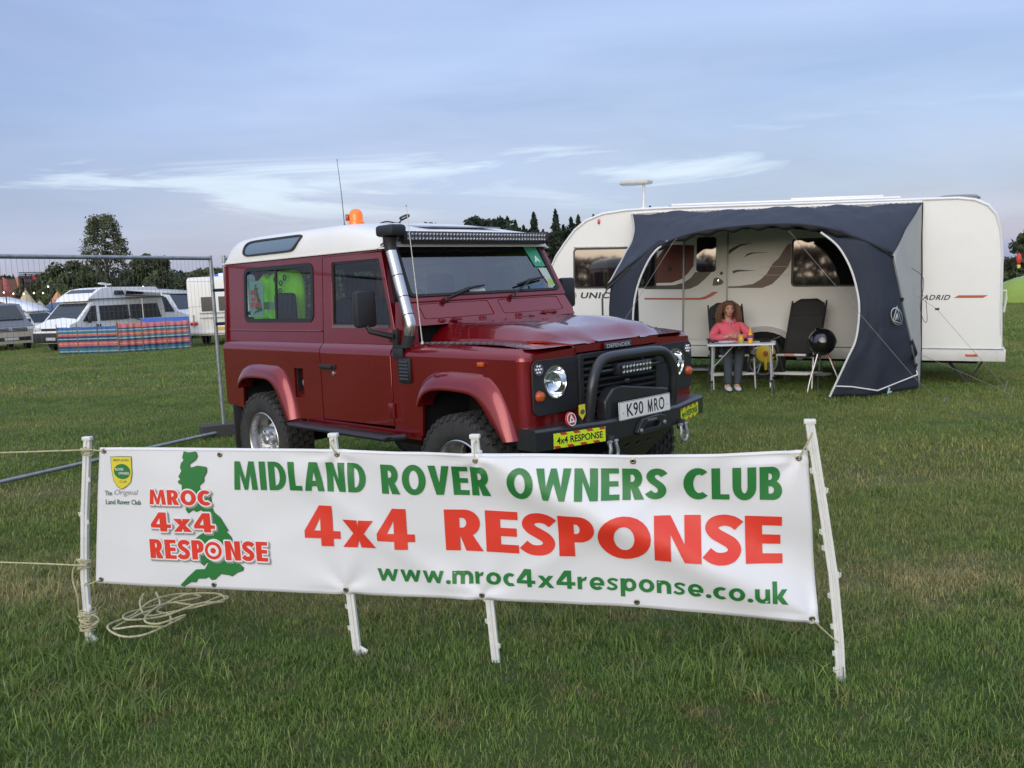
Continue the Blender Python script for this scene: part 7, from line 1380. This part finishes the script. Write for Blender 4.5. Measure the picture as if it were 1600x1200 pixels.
a=MB(); a.tube([(0,0,0),(0,0,5.2)],.16,6); ob('mast',a,MT['stage_black'],t); a=MB(); a.tube([(-2.2,0,5.0),(7.5,0,5.1)],.06,5); a.tube([(-2.2,0,5.35),(7.5,0,5.25)],.05,5)
for k in range(16): x=-2.2+k*.6; a.tube([(x,0,5.0),(x+.3,0,5.33),(x+.6,0,5.02)],.03,4)
ob('boom',a,MT['stage_black'],t)
# pop-up festoon bulbs
def festoon(label,pts):
    t=thing('festoon_lights',label,'festoon lights',(pts[0][0],pts[0][1],G(pts[0][0],pts[0][1])),0,'strings of festoon bulbs'); O=t.location
    a=MB(); q=[]
    for i in range(len(pts)-1):
        A=Vector(pts[i])-O;B=Vector(pts[i+1])-O; q+=[A.lerp(B,k/5)+Vector((0,0,.07-.10*math.sin(PI*k/5))) for k in range(5)]
    a.tube(q+[Vector(pts[-1])-O],.012,4); ob('cable',a,BLACK,t)
    g=MB(); g.lathe([(0,-.05),(.035,-.035),(.045,0),(.025,.03),(.02,.05)],10,caps=False); me=mkmesh('bulb',g,mat('bulb_glow',(.9,.85,.7),.4,emit=(1,.86,.6),es=2.2))
    for p in pts: o=ob('bulb',me,None,t); o.location=Vector(p)-O
    a=MB(); 
    for p in (pts[0],pts[-1]): a.tube([Vector((p[0]+.1,p[1],G(p[0],p[1])))-O,Vector(p)-O+Vector((.1,0,.1))],.03,6)
    ob('supports',a,MT['dark_pole'],t)
festoon('string of warm bulbs between the pointed tents at the far left',[(-28.48,50,2.38),(-27.95,50,2.29),(-27.37,50,2.26),(-26.79,50,2.27),(-26.28,50,2.25),(-25.95,50,2.6)])
festoon('string of warm bulbs over the white awning of the camper van',[(-20.6,50,2.35),(-20.1,50,2.2),(-19.85,50,2.1),(-19.65,50,2.05),(-19.35,50,2.0)])
# small red and yellow wind spinner at the right edge
t=thing('wind_spinner','red and yellow wind spinner hanging at the right edge above the green tent','wind spinner',(26.1,45,G(26,45)))
a=MB(); a.lathe([(0,2.15),(.10,2.05),(.13,1.85),(.10,1.65),(0,1.55)],12); ob('red_body',a,mat('spinner_red',(.60,.05,.04),.6),t); a=MB(); a.lathe([(0,1.56),(.09,1.52),(.07,1.38),(0,1.35)],12); ob('yellow_tail',a,mat('spinner_yellow',(.75,.65,.10),.6),t); a=MB(); a.tube([(0,.15,0),(0,.15,2.3),(0,0,2.2)],.02,6); ob('pole',a,MT['dark_pole'],t)
# ---------------------------------------------------------------- trees
def leafmat(name,c,var=.45):
    m=bpy.data.materials.new(name); m.use_nodes=True; t=m.node_tree; b=t.nodes['Principled BSDF']; b.inputs['Roughness'].default_value=.7; b.inputs['Specular IOR Level'].default_value=.2
    g=t.nodes.new('ShaderNodeNewGeometry'); n=t.nodes.new('ShaderNodeTexNoise'); n.inputs['Scale'].default_value=.9; n.inputs['Detail'].default_value=4; t.links.new(g.outputs['Position'],n.inputs[0])
    r=t.nodes.new('ShaderNodeValToRGB'); r.color_ramp.elements[0].position=.35; r.color_ramp.elements[1].position=.68; r.color_ramp.elements[0].color=(*[q*(1-var) for q in c],1); r.color_ramp.elements[1].color=(*[q*(1+var) for q in c],1)
    t.links.new(n.outputs['Fac'],r.inputs[0]); t.links.new(r.outputs[0],b.inputs['Base Color']); tr=t.nodes.new('ShaderNodeBsdfTranslucent'); t.links.new(r.outputs[0],tr.inputs[0]); mx=t.nodes.new('ShaderNodeMixShader'); mx.inputs[0].default_value=.2
    o=t.nodes['Material Output']; t.links.new(b.outputs[0],mx.inputs[1]); t.links.new(tr.outputs[0],mx.inputs[2]); t.links.new(mx.outputs[0],o.inputs[0]); return m
LF1=leafmat('leaf_grey_green',(.13,.145,.085)); LF2=leafmat('leaf_dark',(.078,.096,.046)); LF3=leafmat('needle_dark',(.040,.058,.038)); LF4=leafmat('leaf_mid',(.085,.105,.042)); BARK=mat('bark',(.07,.055,.045),.9,var=.2,vs=4)
def quads(C_,size,seed,mt_,name='foliage',updroop=0):
    r=np.random.default_rng(seed); n=len(C_); u=r.normal(size=(n,3)); u/=np.linalg.norm(u,axis=1)[:,None]; v=np.cross(u,r.normal(size=(n,3))); v/=np.linalg.norm(v,axis=1)[:,None]
    s=(size*(.6+.8*r.random(n)))[:,None]; P=np.stack([C_-u*s,C_-v*s*.5,C_+u*s,C_+v*s*.5],1).reshape(-1,3)
    me=bpy.data.meshes.new(name); me.vertices.add(n*4); me.vertices.foreach_set('co',P.ravel()); me.loops.add(n*4); me.loops.foreach_set('vertex_index',np.arange(n*4,dtype=np.int32)); me.polygons.add(n); me.polygons.foreach_set('loop_start',np.arange(n,dtype=np.int32)*4); me.polygons.foreach_set('loop_total',np.full(n,4,dtype=np.int32)); me.update(); me.materials.append(mt_); return me
def blobs(seed,n,cl,rad,h0,h1,shape):
    r=np.random.default_rng(seed); c=[]
    while len(c)<cl:
        z=r.random(); a=r.random()*2*PI; q=shape(z)*rad; k=.35+.65*math.sqrt(r.random()); c.append((q*k*math.cos(a),q*k*math.sin(a),h0+(h1-h0)*z,.5+.7*r.random()))
    c=np.array(c); i=r.integers(0,cl,n); d=r.normal(size=(n,3)); d/=np.linalg.norm(d,axis=1)[:,None]; d*= (r.random(n)**.4)[:,None]*c[i,3:4]*rad*.30; d[:,2]*=.8
    return c[i,:3]+d,c
def limbs(c,h,rad,seed,k=14):
    a=MB(); r=random.Random(seed); a.tube(wander([(0,0,-.3),(.05,0,h*.25),(-.05,.05,h*.55),(0,0,h*.92)],4),[rad*(1-.85*i/12) for i in range(13)],8)
    for q in c[:k]: z=max(h*.15,q[2]*.62); a.tube([(0,0,z),(q[0]*.5,q[1]*.5,(z+q[2])*.5-.1),(q[0],q[1],q[2])],[rad*.35,rad*.2,rad*.06],5)
    return a
def tree(name,label,x,y,h,rad,seed,mt_,n=9000,cl=60,leaf=.16,h0=.12,shape=None,group=None,sc_=1):
    shape=shape or (lambda z:math.sin(PI*min(1,(z*.85+.12)))**.6); P,c=blobs(seed,n,cl,rad,h*h0,h*.93,shape)
    t=thing(name,label,'tree',(x,y,G(x,y)),0,group); ob('crown',quads(P,leaf,seed,mt_,'crown'),None,t); ob('trunk',limbs(c,h,max(.12,h*.022),seed),BARK,t); return t
tree('tall_tree','tall narrow grey-green tree rising above the white camper van',-36.05,80,9.6,2.05,3,LF1,n=11000,cl=300,leaf=.12,h0=.10,shape=lambda z:(1.05-.25*z)*(1-max(0,z-.55)**1.6*2.1)+.05)
BT=(('bushy_tree','broad dark round tree between the stage and the tall tree',-35.65,72,4.95,2.6,11,LF2),('bushy_tree','dark bushy tree right of the tall tree behind the camper van',-30.6,76,5.6,2.1,12,LF2),('bushy_tree','low spreading bush under the left side of the tall tree',-33.2,68,3.9,2.8,13,LF4),('bushy_tree','dark bush behind the orange-brown pointed tent',-27.2,70,3.7,2.6,14,LF2),
    ('bushy_tree','bush behind the white awning of the camper van',-24.0,72,3.7,3.1,15,LF4),('bushy_tree','dark bush left of the motorhome roof',-20.3,70,3.55,3.0,16,LF2),('bushy_tree','low dark bush behind the tallest pointed tent',-38.3,74,3.4,2.6,17,LF2),('bushy_tree','dark bush behind the motorhome',-16.4,69,3.3,2.9,18,LF4),('bushy_tree','bush showing above the red bonnet end of the hedge line',-10.0,70,3.4,3.0,19,LF2))
for i,(n_,l_,x,y,h,rd,sd_,m_) in enumerate(BT): tree(n_,l_,x,y,h,rd,sd_,m_,n=8000,cl=55,leaf=.16,h0=.03,group='bushy trees beyond the campers')
# far wooded skyline and hedge bottoms: masses nobody could count
def mass(name,label,pts,h,dep,n,leaf,mt_,seed):
    r=np.random.default_rng(seed); P=[]; d=np.array(pts,float); cum=np.concatenate([[0],np.cumsum(np.hypot(*np.diff(d[:,:2],axis=0).T))])
    u=r.random(n)*cum[-1]; x=np.interp(u,cum,d[:,0]); y=np.interp(u,cum,d[:,1]); hh=h*np.array([.78+.30*noise.noise(Vector((float(a)*.13,float(seed),0)))+.14*noise.noise(Vector((float(a)*.55,float(seed),3))) for a in u])
    z=hh*r.random(n)**.6; y=y+r.normal(0,dep,n)*(1-.5*z/h); x=x+r.normal(0,.5,n); gz=np.array([G(float(a),float(b)) for a,b in zip(x,y)])
    o=ob(name,quads(np.stack([x,y,z+gz],1),leaf,seed,mt_,name),None,kind='stuff'); o['label']=label; o['category']='trees'
mass('distant_wood','continuous low wood along the far left skyline',[(-95,150,0),(-50,135,0),(-5,125,0)],5.6,3,16000,.55,LF3,31)
mass('hedge_line','dark hedge running behind the campers and tents',[(-48,66,0),(-30,66,0),(-6,66,0)],2.2,1.0,15000,.17,LF2,32)
mass('plantation','dense dark lower part of the conifer plantation behind the vehicle and caravan',[(-14,112,0),(12,112,0),(38,108,0)],11.2,3.0,36000,.42,LF3,33)
mass('hedge_line','dark hedge behind the green tent at the right edge',[(22,50,0),(34,47,0),(60,42,0)],2.6,1.0,12000,.20,LF2,34)
def conifer(seed,h):
    r=np.random.default_rng(seed); P=[]
    n=2600; z=h*(.06+.94*r.random(n)**1.15); k=1-z/h; tier=.62+.38*np.abs(np.sin(z*3.3+r.normal(0,.15,n))); rad=(k**.85*h*.19+.05)*tier*(.35+.65*r.random(n)**.5)
    a=r.random(n)*2*PI; lob=1+.22*np.sin(a*5+z*1.7); x=rad*lob*np.cos(a); y=rad*lob*np.sin(a); P=np.stack([x,y,z-.22*rad],1)
    top=np.stack([r.normal(0,.03,60),r.normal(0,.03,60),h*(.93+.09*r.random(60))],1); P=np.concatenate([P,top]); return quads(P,.20,seed,LF3,'crown'),h
CF=[conifer(50+i,9.5+.4*i) for i in range(4)]; tk=MB(); tk.tube([(0,0,-.3),(0,0,9.4)],[.16,.02],6); TKM=mkmesh('trunk',tk,BARK)
CX=[(721,352),(733,350),(748,345),(760,349),(771,352),(783,346),(801,341),(812,350),(824,346),(839,335),(852,352),(871,341),(881,344),(892,338),(902,342)]
conx=[(-6.2,0.86),(-5.3,.9),(-4.0,.98),(-3.05,.93),(-2.1,.90),(-1.15,.98),(.35,1.04),(1.3,.92),(2.3,.97),(3.6,1.10),(4.7,.86),(6.3,1.02),(7.2,.97),(8.2,1.04),(9.1,.98),(11,.95),(13,1.0),(15.5,.92),(18,1.05),(21,.95),(24,1.0),(28,1.02),(32,.9),(36,1.0)]
nth=['first','second','third','fourth','fifth','sixth','seventh','eighth','ninth','tenth','eleventh','twelfth','thirteenth','fourteenth','fifteenth']
for i,(x,s_) in enumerate(conx):
    me,h=CF[i%4]; y=106+((i*37)%7); vis=i<15
    t=thing('conifer',(nth[i]+' dark conifer from the left in the row behind the windscreen and caravan front') if vis else (['','tallest','broad','slim','leaning','short','ragged','straight','furthest'][i-15] or 'nearest')+' dark conifer hidden behind the caravan in the far row','tree',(x*y/110,y,G(x,y)-.6),i*1.3,'conifers standing behind the vehicle and caravan'); t.scale=(s_*1.05,s_*1.05,s_*.99)
    ob('crown',me,None,t); ob('trunk',TKM,None,t)
for i,(x,y,h,rd) in enumerate(((33.4,56,3.75,1.7),(36.2,55,3.4,2.0),(39.5,54,3.9,2.2),(43.5,53,3.5,2.2),(28.5,58,2.8,2.0))):
    tree('bushy_tree',['dark tree with a peaked top just right of the caravan rear','dark tree at the right edge behind the green tent','dark tree outside the right edge beyond the green tent','dark tree far outside the right edge','dark tree hidden behind the rear of the caravan'][i],x,y,h,rd,70+i,LF2,n=7000,cl=45,leaf=.15,h0=.04,group='dark trees at the right edge')
# trees and hedge on the far side of the field behind the photographer (they show in the glass and paint)
mass('hedge_line','hedge across the field behind the photographer',[(-60,-38,0),(-20,-44,0),(20,-46,0),(60,-40,0)],4.1,1.0,14000,.35,LF2,35)
